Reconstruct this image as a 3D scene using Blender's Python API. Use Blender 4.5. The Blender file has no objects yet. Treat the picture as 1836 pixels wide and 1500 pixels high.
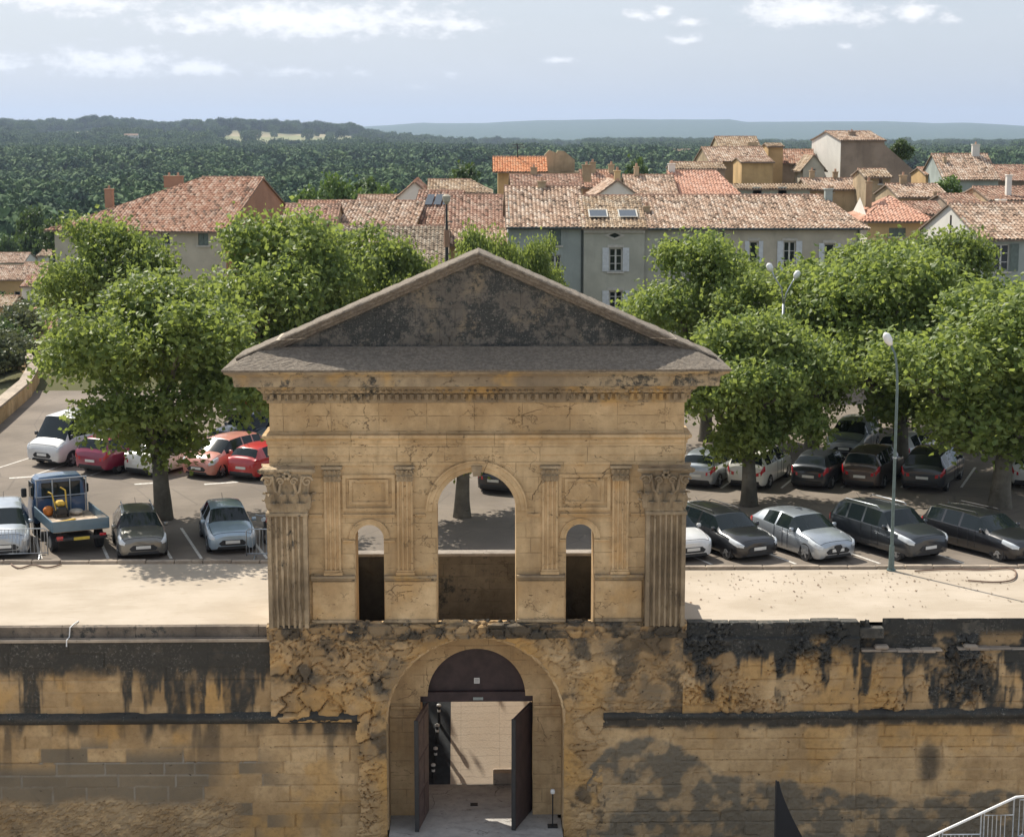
import bpy, bmesh, math, random
import numpy as np
from mathutils import Vector, Matrix, geometry
PI = math.pi
S = bpy.context.scene
C = S.collection

# ------------------------------------------------------------------ camera
F_PX, PITCH, YAW, CAMH = 3225.0, math.radians(9.0), math.radians(1.12), 15.1
cam_d = bpy.data.cameras.new('camera')
cam = bpy.data.objects.new('camera', cam_d); C.objects.link(cam)
cam.location = (0, 0, CAMH)
cam.rotation_euler = (PI/2 - PITCH, 0, -YAW)
cam_d.sensor_width = 36; cam_d.lens = 36*F_PX/1836; cam_d.clip_start = 0.5; cam_d.clip_end = 90000
S.camera = cam
S.render.resolution_x = 1024; S.render.resolution_y = 836

# ------------------------------------------------------------------ light
SUN_EL = math.radians(48)
SUN_AZ = math.atan2(-0.616, 0.788)          # direction towards the sun in the ground plane (x, y)
sdir = Vector((math.sin(SUN_AZ)*math.cos(SUN_EL), math.cos(SUN_AZ)*math.cos(SUN_EL), math.sin(SUN_EL)))
sl = bpy.data.lights.new('sun', 'SUN'); sl.energy = 3.3; sl.angle = math.radians(0.53); sl.color = (1, 0.93, 0.82)
so = bpy.data.objects.new('sun', sl); C.objects.link(so)
so.rotation_euler = (-sdir).to_track_quat('-Z', 'Y').to_euler(); so.location = (-60, 120, 150)
S.view_settings.view_transform = 'Standard'; S.view_settings.look = 'None'
S.view_settings.exposure = 1.02; S.view_settings.gamma = 1.0; S.view_settings.use_curve_mapping = False
S.cycles.max_bounces = 8; S.cycles.transparent_max_bounces = 8; S.cycles.volume_bounces = 0


class NT:
    """small helper for writing node trees"""
    def __init__(s, tree): s.t = tree; s.n = tree.nodes; s.l = tree.links
    def add(s, typ, **kw):
        n = s.n.new(typ)
        for k, v in kw.items(): setattr(n, k, v)
        return n
    def put(s, sock, v):
        if v is None: return
        if isinstance(v, bpy.types.NodeSocket): s.l.new(v, sock)
        elif isinstance(v, (tuple, list)) and len(v) == 3 and sock.type == 'RGBA': sock.default_value = (*v, 1)
        else: sock.default_value = v
    def m(s, op, a, b=None, c=None, clamp=False):
        n = s.add('ShaderNodeMath', operation=op, use_clamp=clamp)
        s.put(n.inputs[0], a); s.put(n.inputs[1], b); s.put(n.inputs[2], c)
        return n.outputs[0]
    def vm(s, op, a, b=None, out=0):
        n = s.add('ShaderNodeVectorMath', operation=op); s.put(n.inputs[0], a)
        if b is not None: s.put(n.inputs[1], b)
        return n.outputs[out]
    def rng(s, v, a, b, c=0.0, d=1.0, smooth=True):
        n = s.add('ShaderNodeMapRange', interpolation_type='SMOOTHSTEP' if smooth else 'LINEAR')
        s.put(n.inputs[0], v)
        for i, x in enumerate((a, b, c, d)): s.put(n.inputs[1+i], x)
        return n.outputs[0]
    def mix(s, f, a, b, blend='MIX'):
        n = s.add('ShaderNodeMix', data_type='RGBA', blend_type=blend)
        s.put(n.inputs[0], f); s.put(n.inputs[6], a); s.put(n.inputs[7], b)
        return n.outputs[2]
    def noise(s, vec, scale, detail=3, rough=0.55, dist=0.0):
        n = s.add('ShaderNodeTexNoise'); s.put(n.inputs['Vector'], vec)
        n.inputs['Scale'].default_value = scale; n.inputs['Detail'].default_value = detail
        n.inputs['Roughness'].default_value = rough; n.inputs['Distortion'].default_value = dist
        return n.outputs['Fac']
    def vor(s, vec, scale, out='Distance', feature='F1', rnd=1.0):
        n = s.add('ShaderNodeTexVoronoi', feature=feature); s.put(n.inputs['Vector'], vec)
        n.inputs['Scale'].default_value = scale; n.inputs['Randomness'].default_value = rnd
        return n.outputs[out]
    def white(s, vec):
        n = s.add('ShaderNodeTexWhiteNoise', noise_dimensions='3D'); s.put(n.inputs[0], vec); return n.outputs['Value']
    def sep(s, v):
        n = s.add('ShaderNodeSeparateXYZ'); s.put(n.inputs[0], v); return n.outputs
    def comb(s, x, y, z):
        n = s.add('ShaderNodeCombineXYZ'); s.put(n.inputs[0], x); s.put(n.inputs[1], y); s.put(n.inputs[2], z); return n.outputs[0]
    def obj(s): return s.add('ShaderNodeTexCoord').outputs['Object']
    def uv(s): return s.add('ShaderNodeTexCoord').outputs['UV']
    def pos(s): return s.add('ShaderNodeNewGeometry').outputs['Position']
    def attr(s, name, out='Fac'): return s.add('ShaderNodeAttribute', attribute_name=name).outputs[out]
    def bump(s, h, strength=0.5, dist=0.05, normal=None):
        n = s.add('ShaderNodeBump'); n.inputs['Strength'].default_value = strength
        n.inputs['Distance'].default_value = dist; s.put(n.inputs['Height'], h)
        if normal is not None: s.put(n.inputs['Normal'], normal)
        return n.outputs[0]


def new_mat(name):
    m = bpy.data.materials.new(name); m.use_nodes = True
    t = NT(m.node_tree); b = t.n['Principled BSDF']
    return m, t, b


def plain(name, col, rough=0.6, metal=0.0, coat=0.0, var=0.12, nscale=6.0, bump=0.0):
    m, t, b = new_mat(name)
    f = t.noise(t.obj(), nscale, 4)
    lo = tuple(c*(1-var) for c in col); hi = tuple(min(1, c*(1+var)) for c in col)
    t.put(b.inputs['Base Color'], t.mix(t.rng(f, .3, .7), lo, hi))
    b.inputs['Roughness'].default_value = rough; b.inputs['Metallic'].default_value = metal
    b.inputs['Coat Weight'].default_value = coat; b.inputs['Coat Roughness'].default_value = 0.06
    if bump: t.put(b.inputs['Normal'], t.bump(f, bump, .02))
    return m

# ------------------------------------------------------------------ sky with clouds
world = bpy.data.worlds.new('World'); S.world = world; world.use_nodes = True
w = NT(world.node_tree); bg = w.n['Background']
sky = w.add('ShaderNodeTexSky', sky_type='NISHITA'); sky.sun_disc = False
sky.sun_elevation = SUN_EL; sky.sun_rotation = SUN_AZ; sky.altitude = 300
sky.air_density = 1.0; sky.dust_density = 2.2; sky.ozone_density = 1.2
gen = w.add('ShaderNodeTexCoord').outputs['Generated']
gx, gy, gz = w.sep(gen)
az = w.m('ARCTAN2', gx, gy)                 # radians, 0 = ahead (+Y), positive to the right
el = w.m('ARCSINE', gz)
warp = w.noise(w.comb(w.m('MULTIPLY', az, 95), w.m('MULTIPLY', el, 190), 0), 1.0, 6, 0.62)
warp2 = w.noise(w.comb(w.m('MULTIPLY', az, 22), w.m('MULTIPLY', el, 60), 3.3), 1.0, 5, 0.55)
# clouds: azimuth, elevation, half width, half height (milliradians), density
CL = [(-88, 60, 88, 10, .95), (-222, 70, 70, 9, .8), (-105, 63, 50, 9, .7), (-8, 58.5, 18, 4.5, 1.0), (-193, 36.5, 36, 8, .95),
      (-153, 34.5, 24, 5, .8), (-256, 36, 22, 5, .5), (-103, 33, 14, 2.6, .4), (-81, 32, 8, 2.4, .3), (-66, 32, 8, 3, .35),
      (176, 63.5, 32, 8, 1.2), (206, 61, 16, 5, .6), (234, 62.5, 12, 5, 1.0), (252, 59.5, 9, 3.4, .45),
      (88, 63, 10, 3, .7), (100, 64.5, 7, 3, .7), (115, 58.8, 12, 2.4, .7), (114, 50, 11, 2.6, .8), (46, 39, 8, 1.8, .6), (199, 45.5, 5, 2.4, .5),
      (-14, 32, 7, 2.2, .35), (-34, 24.5, 12, 2.4, .25), (330, 60, 30, 9, .8), (-330, 66, 40, 12, .8), (60, 150, 120, 22, .9),
      (-200, 190, 120, 30, .9), (300, 240, 200, 40, .9)]
dens = None
for a, e, wa, we, k in CL:
    wa *= 1.25; we *= 1.5; k = k**.6
    dx = w.m('DIVIDE', w.m('SUBTRACT', az, a/1000), wa/1000)
    dy = w.m('DIVIDE', w.m('SUBTRACT', el, e/1000), we/1000)
    dyb = w.m('MULTIPLY', dy, w.rng(dy, -.2, .2, 1.25, 1.0))
    r = w.m('SQRT', w.m('ADD', w.m('MULTIPLY', dx, dx), w.m('MULTIPLY', dyb, dyb)))
    v = w.m('MULTIPLY', w.m('SUBTRACT', 1.0, r), k)
    dens = v if dens is None else w.m('MAXIMUM', dens, v)
cl = w.m('ADD', dens, w.m('MULTIPLY', w.m('SUBTRACT', warp, .5), 1.9))
cl = w.m('ADD', cl, w.m('MULTIPLY', w.m('SUBTRACT', warp2, .5), .9))
mask = w.rng(cl, -.08, 0.46)
veil = w.rng(w.noise(w.comb(w.m('MULTIPLY', az, 7), w.m('MULTIPLY', el, 24), 9.1), 1.0, 4), .35, .75, 0.0, .30)
mask = w.m('MAXIMUM', mask, veil)
mask = w.m('MULTIPLY', mask, w.rng(el, 0.012, 0.035))
ccol = w.mix(w.rng(cl, .1, .9), (4.7, 4.8, 4.95), (7.1, 7.0, 6.8))
scol = w.mix(.75, sky.outputs[0], (3.35, 3.6, 4.0))
w.put(bg.inputs[0], w.mix(w.m('MULTIPLY', mask, .9), scol, ccol)); bg.inputs[1].default_value = 0.09

# ------------------------------------------------------------------ helpers
def ray(px, py):
    cx, cy = (px-918)/F_PX, (750-py)/F_PX
    return Vector((math.sin(YAW)*math.cos(PITCH)+cx*math.cos(YAW)+cy*math.sin(YAW)*math.sin(PITCH),
                   math.cos(YAW)*math.cos(PITCH)-cx*math.sin(YAW)+cy*math.cos(YAW)*math.sin(PITCH),
                   -math.sin(PITCH)+cy*math.cos(PITCH)))
def at(px, py, Y):                      # surveying aid: where a photo direction meets depth Y
    d = ray(px, py); t = Y/d.y; return Vector((d.x*t, Y, CAMH+d.z*t))
def ground(px, py, z=0.0):
    d = ray(px, py); t = (z-CAMH)/d.z; return Vector((d.x*t, d.y*t, z))


def meta(o, label=None, cat=None, group=None, kind=None):
    if label: o['label'] = label
    if cat: o['category'] = cat
    if group: o['group'] = group
    if kind: o['kind'] = kind
    return o
def thing(name, label, cat, loc=(0, 0, 0), rz=0.0, group=None):
    o = bpy.data.objects.new(name, None); C.objects.link(o)
    o.location = loc; o.rotation_euler = (0, 0, rz); o.empty_display_size = .3
    return meta(o, label, cat, group)
def copy_tree(o, parent=None):
    c = o.copy(); C.objects.link(c)
    if parent: c.parent = parent
    for ch in KIDS.get(o.name, []):
        copy_tree(ch, c)
    if o.name in KIDS: KIDS[c.name] = []
    if parent: KIDS.setdefault(parent.name, []).append(c)
    return c
KIDS = {}


class MB:
    """collects geometry; build() links it as one mesh object"""
    def __init__(s): s.v = []; s.f = []; s.mi = []; s.uv = None
    def quad(s, *pts, mi=0):
        n = len(s.v); s.v += [tuple(p) for p in pts]; s.f.append(tuple(range(n, n+len(pts)))); s.mi.append(mi); return s
    def grid(s, P, mi=0, closed=False):
        """P: list of rows of points"""
        n = len(s.v); R = len(P); K = len(P[0])
        for r in P: s.v += [tuple(p) for p in r]
        for i in range(R-1):
            for j in range(K if closed else K-1):
                j2 = (j+1) % K
                s.f.append((n+i*K+j, n+i*K+j2, n+(i+1)*K+j2, n+(i+1)*K+j)); s.mi.append(mi)
        return s
    def box(s, x0, x1, y0, y1, z0, z1, mi=0, bev=0.0):
        n = len(s.v)
        if bev:
            b = bev; rings = []
            for z, o in ((z0, b), (z0+b, 0), (z1-b, 0), (z1, b)):
                rings.append([(x0+o, y0+b, z), (x0+b, y0+o, z), (x1-b, y0+o, z), (x1-o, y0+b, z), (x1-o, y1-b, z), (x1-b, y1-o, z), (x0+b, y1-o, z), (x0+o, y1-b, z)])
            s.grid(rings, mi, True)
            s.f.append(tuple(range(n+7, n-1, -1))); s.mi.append(mi); s.f.append(tuple(range(n+24, n+32))); s.mi.append(mi)
            return s
        s.v += [(x0, y0, z0), (x1, y0, z0), (x1, y1, z0), (x0, y1, z0), (x0, y0, z1), (x1, y0, z1), (x1, y1, z1), (x0, y1, z1)]
        for f in ((0, 3, 2, 1), (4, 5, 6, 7), (0, 1, 5, 4), (1, 2, 6, 5), (2, 3, 7, 6), (3, 0, 4, 7)):
            s.f.append(tuple(n+i for i in f)); s.mi.append(mi)
        return s
    def tube(s, pts, rad, seg=8, mi=0, caps=True):
        pts = [Vector(p) for p in pts]; rs = rad if isinstance(rad, (list, tuple)) else [rad]*len(pts)
        rows = []; pa = None
        for i, p in enumerate(pts):
            d = (pts[min(i+1, len(pts)-1)]-pts[max(i-1, 0)]).normalized()
            if pa is None: pa = Vector((1, 0, 0)) if abs(d.x) < .8 else Vector((0, 1, 0))
            a = pa-d*pa.dot(d)
            if a.length < 1e-4: a = d.orthogonal()
            a.normalize(); pa = a; b = d.cross(a).normalized()
            rows.append([p+a*math.cos(t)*rs[i]+b*math.sin(t)*rs[i] for t in (2*PI*k/seg for k in range(seg))])
        n = len(s.v); s.grid(rows, mi, True)
        if caps:
            s.f.append(tuple(range(n, n+seg))); s.mi.append(mi)
            s.f.append(tuple(range(n+(len(pts)-1)*seg, n+len(pts)*seg))); s.mi.append(mi)
        return s
    def prism(s, poly, axis, a, b, holes=(), mi=0):
        """2D polygon with holes extruded along axis ('y': polygon in x,z)"""
        def P(p, t):
            return (p[0], t, p[1]) if axis == 'y' else ((t, p[0], p[1]) if axis == 'x' else (p[0], p[1], t))
        loops = [list(poly)]+[list(h) for h in holes]
        tris = geometry.tessellate_polygon([[Vector((p[0], p[1], 0)) for p in l] for l in loops])
        flat = [p for l in loops for p in l]; n = len(s.v); k = len(flat)
        s.v += [P(p, a) for p in flat]+[P(p, b) for p in flat]
        for t in tris:
            s.f.append(tuple(n+i for i in t)); s.mi.append(mi); s.f.append(tuple(n+k+i for i in reversed(t))); s.mi.append(mi)
        o = n
        for l in loops:
            L = len(l)
            for i in range(L):
                j = (i+1) % L; s.f.append((o+i, o+j, o+k+j, o+k+i)); s.mi.append(mi)
            o += L
        return s
    def build(s, name, mats, parent=None, world=False, smooth=False, fix=True, auto=None):
        me = bpy.data.meshes.new(name); v = s.v
        if world and parent is not None:
            L = parent.location; v = [(p[0]-L.x, p[1]-L.y, p[2]-L.z) for p in v]
        me.from_pydata(v, [], s.f)
        mats = mats if isinstance(mats, (list, tuple)) else [mats]
        for m in mats: me.materials.append(m)
        if len(mats) > 1: me.polygons.foreach_set('material_index', s.mi)
        if s.uv is not None:
            l = me.uv_layers.new(name='UVMap'); idx = np.zeros(len(me.loops), dtype=np.int32); me.loops.foreach_get('vertex_index', idx)
            l.data.foreach_set('uv', np.array(s.uv, dtype=np.float32)[idx].ravel())
        if fix:
            bm = bmesh.new(); bm.from_mesh(me)
            if s.uv is None and not smooth: pass
            else: bmesh.ops.remove_doubles(bm, verts=bm.verts, dist=1e-5) if s.uv is None else None
            bmesh.ops.recalc_face_normals(bm, faces=bm.faces); bm.to_mesh(me); bm.free()
        if smooth: me.polygons.foreach_set('use_smooth', [True]*len(me.polygons))
        if auto and smooth: me.set_sharp_from_angle(angle=math.radians(auto))
        me.update()
        o = bpy.data.objects.new(name, me); C.objects.link(o)
        if parent is not None: o.parent = parent; KIDS.setdefault(parent.name, []).append(o)
        return o


def np_mesh(name, V, Fq, mats, parent=None, attrs=None, smooth=True, mi=None):
    me = bpy.data.meshes.new(name)
    me.vertices.add(len(V)); me.vertices.foreach_set('co', np.asarray(V, dtype=np.float32).ravel())
    Fq = np.asarray(Fq, dtype=np.int32); k = Fq.shape[1]
    me.loops.add(Fq.size); me.loops.foreach_set('vertex_index', Fq.ravel())
    me.polygons.add(len(Fq)); me.polygons.foreach_set('loop_start', np.arange(0, Fq.size, k, dtype=np.int32))
    me.polygons.foreach_set('loop_total', np.full(len(Fq), k, dtype=np.int32))
    for m in (mats if isinstance(mats, (list, tuple)) else [mats]): me.materials.append(m)
    if mi is not None: me.polygons.foreach_set('material_index', mi)
    me.update(calc_edges=True); me.validate()
    for a, arr in (attrs or {}).items():
        at_ = me.attributes.new(a, 'FLOAT', 'POINT'); at_.data.foreach_set('value', np.asarray(arr, dtype=np.float32))
    me.polygons.foreach_set('use_smooth', np.full(len(me.polygons), smooth))
    o = bpy.data.objects.new(name, me); C.objects.link(o)
    if parent is not None: o.parent = parent; KIDS.setdefault(parent.name, []).append(o)
    return o


def arc(cx, cz, r, a0, a1, n):
    return [(cx+r*math.cos(a0+(a1-a0)*i/n), cz+r*math.sin(a0+(a1-a0)*i/n)) for i in range(n+1)]


def vnoise(x, y, seed=0, octaves=4, scale=1.0, rough=.5):
    """value noise, numpy arrays"""
    out = np.zeros_like(x, dtype=float); amp = 1.0; tot = 0
    for o in range(octaves):
        fx, fy = x*scale+17.3*o+seed*3.1, y*scale-9.7*o+seed*1.7
        ix, iy = np.floor(fx).astype(np.int64), np.floor(fy).astype(np.int64); tx, ty = fx-ix, fy-iy
        tx = tx*tx*(3-2*tx); ty = ty*ty*(3-2*ty)
        def h(a, b):
            n = (a*374761393+b*668265263+seed*982451653+o*15485863) & 0x7fffffff
            n = ((n ^ (n >> 13))*1274126177) & 0x7fffffff
            return ((n ^ (n >> 16)) & 0xffff)/65535.0
        v = (h(ix, iy)*(1-tx)+h(ix+1, iy)*tx)*(1-ty)+(h(ix, iy+1)*(1-tx)+h(ix+1, iy+1)*tx)*ty
        out += v*amp; tot += amp; amp *= rough; scale *= 2.03
    return out/tot
def sst(a, b, x):
    t = np.clip((x-a)/(b-a), 0, 1); return t*t*(3-2*t)

# ------------------------------------------------------------------ materials of the setting
def blocks(t, x, z, rh=.42, bw=1.05, seed=0.0):
    """ashlar: returns (per-block random, joint mask 0..1)"""
    row = t.m('FLOOR', t.m('DIVIDE', z, rh))
    off = t.m('MULTIPLY', t.white(t.comb(row, seed, 1.7)), bw)
    xs = t.m('DIVIDE', t.m('ADD', x, off), bw); col = t.m('FLOOR', xs)
    r = t.white(t.comb(col, row, seed+.5))
    fx = t.m('ABSOLUTE', t.m('SUBTRACT', t.m('FRACT', xs), .5)); fz = t.m('ABSOLUTE', t.m('SUBTRACT', t.m('FRACT', t.m('DIVIDE', z, rh)), .5))
    jx = t.rng(fx, .5-.018/bw*.8, .5-.002); jz = t.rng(fz, .5-.018/rh*.8, .5-.002)
    return r, t.m('MAXIMUM', jx, jz)

def stone(name, lo, hi, joint=True, lichen=0.0, warm=None, rh=.42, bw=1.05, rough=.9, soot_below=None, streak=0.35):
    m, t, b = new_mat(name)
    o = t.pos(); x, y, z = t.sep(o)
    n1 = t.noise(o, .55, 5, .6); n2 = t.noise(o, 3.2, 5, .65); n3 = t.noise(o, 22, 4, .6)
    c = t.mix(t.rng(n1, .32, .68), lo, hi)
    if warm: c = t.mix(t.m('MULTIPLY', t.rng(t.noise(t.vm('ADD', o, (31, 7, 11)), .8, 4), .52, .7), .75), c, warm)
    c = t.mix(t.rng(n2, .35, .75, 0, .42), c, tuple(k*.62 for k in lo))
    h = t.m('MULTIPLY', n3, .35)
    if joint:
        r, j = blocks(t, t.m('ADD', x, t.m('MULTIPLY', n2, .03)), t.m('ADD', z, t.m('MULTIPLY', n2, .02)), rh, bw)
        c = t.mix(t.m('MULTIPLY', r, .34), c, tuple(k*.55 for k in hi))
        jn = t.m('MULTIPLY', j, t.rng(t.noise(o, 2.0, 3), .38, .6, .15, 1))
        c = t.mix(t.m('MULTIPLY', jn, .42), c, tuple(k*.25 for k in lo))
        h = t.m('SUBTRACT', h, t.m('MULTIPLY', jn, .7))
    # vertical run-off streaks
    st = t.noise(t.comb(t.m('MULTIPLY', x, 2.4), t.m('MULTIPLY', y, 2.4), t.m('MULTIPLY', z, .22)), 1.0, 5, .6)
    c = t.mix(t.rng(st, .5, .8, 0, streak), c, (lo[0]*.33, lo[1]*.30, lo[2]*.30))
    # pits
    pit = t.rng(t.noise(t.vm('MULTIPLY', o, (1, 1, 2.8)), 6.5, 4, .6), .62, .70)
    big = t.rng(t.noise(o, 1.3, 3), .5, .62)
    pit = t.m('MULTIPLY', pit, t.m('ADD', t.m('MULTIPLY', big, .8), .2))
    c = t.mix(t.m('MULTIPLY', pit, .75), c, (lo[0]*.16, lo[1]*.13, lo[2]*.13)); h = t.m('SUBTRACT', h, t.m('MULTIPLY', pit, 1.1))
    # hairline fissures, only here and there
    wv = t.vm('ADD', o, t.vm('MULTIPLY', t.comb(n1, n2, n2), (1.2, 1.2, .8)))
    ck = t.m('MULTIPLY', t.rng(t.vor(t.vm('MULTIPLY', wv, (1, 1, 1.9)), .85, 'Distance', 'DISTANCE_TO_EDGE'), 0.0, .014, 1, 0), t.rng(t.noise(t.vm('ADD', o, (9, 3, 5)), .9, 3), .52, .60))
    c = t.mix(t.m('MULTIPLY', ck, .7), c, (.07, .05, .035)); h = t.m('SUBTRACT', h, ck)
    if lichen:
        l = t.m('ADD', t.m('MULTIPLY', n1, .5), t.m('MULTIPLY', t.noise(o, 4.5, 6, .7), .5))
        lm = t.rng(l, .62-lichen*.3, .72-lichen*.3)
        spots = t.rng(t.noise(o, 16, 4, .7), .56, .68)
        lc = t.mix(spots, (.045, .048, .046), (.24, .235, .2))
        c = t.mix(t.m('MULTIPLY', lm, .93), c, lc)
    t.put(b.inputs['Base Color'], c); b.inputs['Roughness'].default_value = rough
    b.inputs['Specular IOR Level'].default_value = .2
    t.put(b.inputs['Normal'], t.bump(h, .7, .035))
    return m

FAC_LO, FAC_HI = (.47, .318, .165), (.72, .53, .305)
m_fac = stone('golden_ashlar', FAC_LO, FAC_HI, warm=(.60, .38, .17), rh=.475, bw=1.45)
m_dim = stone('shade_toned_inner_stone', (.050, .046, .038), (.105, .092, .07), joint=False, lichen=.15)  # shade behind the upper openings is darkened into this stone
m_fac_plain = stone('golden_stone', FAC_LO, FAC_HI, joint=False, warm=(.56, .35, .15))
m_carved = stone('carved_stone', (.24, .185, .12), (.54, .42, .27), joint=False, lichen=.22, streak=.75)
m_cornice = stone('weathered_stone', (.27, .21, .14), (.46, .36, .23), joint=False, lichen=.3, warm=(.58, .36, .12))
m_tymp = stone('lichen_stone', (.13, .115, .095), (.26, .23, .19), joint=True, lichen=.62, rh=.55, bw=1.2, warm=(.34, .26, .16))
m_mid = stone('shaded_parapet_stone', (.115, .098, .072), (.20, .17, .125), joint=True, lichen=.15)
m_floor_st = stone('grey_flagstone', (.24, .21, .18), (.36, .32, .27), joint=False)

def x_(t, o): return t.sep(o)[0]
def slab_mat():
    m, t, b = new_mat('granular_slab'); o = t.pos()
    n = t.noise(o, 9, 6, .78); n2 = t.noise(o, 1.1, 4); n3 = t.noise(t.vm('MULTIPLY', o, (1, 2, 1)), 2.2, 5, .65)
    c = t.mix(t.rng(n, .40, .60), (.42, .34, .25), (.84, .71, .55))
    c = t.mix(t.rng(n2, .45, .65, 0, .3), c, (.33, .29, .24)); c = t.mix(t.rng(n3, .56, .68, 0, .55), c, (.22, .19, .15))
    jr, jj = blocks(t, t.m('ADD', t.sep(o)[0], t.m('MULTIPLY', n2, .15)), t.sep(o)[2], 9.0, 1.35); c = t.mix(t.m('MULTIPLY', jj, .75), c, (.06, .05, .04)); c = t.mix(t.m('MULTIPLY', jr, .22), c, (.2, .16, .12))
    t.put(b.inputs['Base Color'], c); b.inputs['Roughness'].default_value = .95
    t.put(b.inputs['Normal'], t.bump(n, .9, .05)); return m
m_slab = slab_mat()

def attr_wall(name, lo, hi, dark, pale=(.42, .40, .35), grey=(.135, .128, .105)):
    """stone whose blocks, joints, lichen crust and patches come from mesh attributes made with its shape"""
    m, t, b = new_mat(name); o = t.pos()
    n1 = t.noise(o, .6, 5, .6); n2 = t.noise(o, 5, 5, .7); n3 = t.noise(o, 24, 4, .65)
    c = t.mix(t.rng(n1, .33, .67), lo, hi)
    c = t.mix(t.m('MULTIPLY', t.attr('tint'), .55), c, tuple(k*.5 for k in lo))
    c = t.mix(t.m('MULTIPLY', t.attr('warm'), .8), c, (.56, .33, .11))
    c = t.mix(t.rng(n2, .42, .75, 0, .45), c, tuple(k*.5 for k in lo))
    c = t.mix(t.m('MULTIPLY', t.attr('grey'), .85), c, t.mix(n2, tuple(k*.6 for k in grey), tuple(k*1.25 for k in grey)))
    c = t.mix(t.m('MULTIPLY', t.attr('joint'), .8), c, t.mix(t.attr('grey'), tuple(k*.28 for k in lo), pale))
    spots = t.rng(t.noise(o, 11, 6, .75), .52, .70)
    spots = t.m('MULTIPLY', spots, t.rng(t.noise(o, .9, 3), .4, .62, .15, 1.0))
    dk = t.mix(t.m('MULTIPLY', spots, .8), dark, (.24, .23, .20))
    dk = t.mix(t.rng(t.noise(o, 2.3, 4), .5, .75, 0, .5), dk, (.11, .095, .075))
    c = t.mix(t.attr('crust'), c, dk)
    pit = t.rng(t.noise(t.vm('MULTIPLY', o, (1, 1, 1.6)), 5.5, 3, .5), .68, .75)
    c = t.mix(t.m('MULTIPLY', pit, .8), c, (.05, .04, .035))
    t.put(b.inputs['Base Color'], c); b.inputs['Roughness'].default_value = .92; b.inputs['Specular IOR Level'].default_value = .2
    h = t.m('SUBTRACT', t.m('ADD', t.m('MULTIPLY', n3, .4), t.m('MULTIPLY', n2, .7)), t.m('MULTIPLY', pit, 1.2))
    t.put(b.inputs['Normal'], t.bump(h, .75, .04)); return m
m_wall = attr_wall('rampart_stone', (.42, .28, .14), (.64, .455, .25), (.046, .046, .042))

def sand_mat():
    m, t, b = new_mat('pale_sand'); o = t.pos()
    n = t.noise(o, .35, 5); n2 = t.noise(o, 30, 3, .7); n3 = t.noise(t.vm('MULTIPLY', o, (.4, 2.2, 1)), 1.2, 4)
    c = t.mix(t.rng(n, .35, .65), (.40, .34, .265), (.475, .41, .33)); c = t.mix(t.rng(n3, .55, .75, 0, .3), c, (.54, .475, .385))
    c = t.mix(t.rng(n2, .60, .72, 0, .35), c, (.33, .26, .19)); n5 = t.noise(t.vm('MULTIPLY', o, (.35, 1.6, 1)), 3.2, 6, .7); c = t.mix(t.rng(n5, .52, .68, 0, .38), c, (.34, .275, .205)); n6 = t.noise(o, 1.6, 5, .7); c = t.mix(t.rng(n6, .58, .70, 0, .4), c, (.36, .30, .22))
    t.put(b.inputs['Base Color'], c); b.inputs['Roughness'].default_value = .95; b.inputs['Specular IOR Level'].default_value = .1
    t.put(b.inputs['Normal'], t.bump(n2, .3, .02)); return m
m_sand = sand_mat()

def asphalt_mat():
    m, t, b = new_mat('old_asphalt'); o = t.pos()
    n = t.noise(o, .22, 5, .6); n2 = t.noise(o, 18, 3, .7); n3 = t.noise(o, 2.2, 5, .6)
    c = t.mix(t.rng(n, .35, .65), (.155, .13, .105), (.22, .185, .15))
    c = t.mix(t.rng(n3, .45, .75, 0, .4), c, (.15, .13, .11)); c = t.mix(t.rng(n2, .5, .75, 0, .3), c, (.28, .24, .19))
    cr = t.rng(t.vor(t.vm('ADD', o, (0, 0, 0)), .28, 'Distance', 'DISTANCE_TO_EDGE'), .0, .012, 1, 0)
    c = t.mix(t.m('MULTIPLY', cr, .45), c, (.09, .08, .07))
    t.put(b.inputs['Base Color'], c); b.inputs['Roughness'].default_value = .9; b.inputs['Specular IOR Level'].default_value = .25
    t.put(b.inputs['Normal'], t.bump(n2, .4, .02)); return m
m_asph = asphalt_mat()

def pavement_mat():
    m, t, b = new_mat('ramp_paving'); o = t.pos(); x, y, z = t.sep(o)
    n = t.noise(o, 1.2, 5); n2 = t.noise(o, 16, 4)
    c = t.mix(n, (.58, .47, .35), (.70, .59, .46)); c = t.mix(t.rng(n2, .55, .75, 0, .4), c, (.30, .23, .16))
    j = t.rng(t.m('ABSOLUTE', t.m('SUBTRACT', t.m('FRACT', t.m('ADD', t.m('DIVIDE', x, 1.33), .45)), .5)), .485, .498)
    c = t.mix(t.m('MULTIPLY', j, .25), c, (.2, .15, .1))
    q = t.rng(t.m('ABSOLUTE', t.m('SUBTRACT', t.m('FRACT', t.m('DIVIDE', t.m('ADD', y, t.m('MULTIPLY', n, .16)), .21)), .5)), .44, .50)
    c = t.mix(t.m('MULTIPLY', q, t.rng(t.noise(t.vm('MULTIPLY', o, (1, 4, 4)), 1.1, 3), .35, .6, .12, .6)), c, (.25, .18, .12))
    t.put(b.inputs['Base Color'], c); b.inputs['Roughness'].default_value = .9
    t.put(b.inputs['Normal'], t.bump(n2, .4, .02)); return m
m_pave = pavement_mat()
m_wood = plain('dark_door_wood', (.050, .030, .030), .6, var=.3, nscale=3)
m_doorin = plain('door_leaf_wood', (.10, .065, .058), .6, var=.3, nscale=4)
m_white = plain('white_paint', (.78, .78, .76), .5, var=.06)
m_road_white = plain('worn_road_paint', (.55, .52, .47), .8, var=.3, nscale=9)
m_black = plain('black_rubber', (.018, .018, .019), .75, var=.2)
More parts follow.
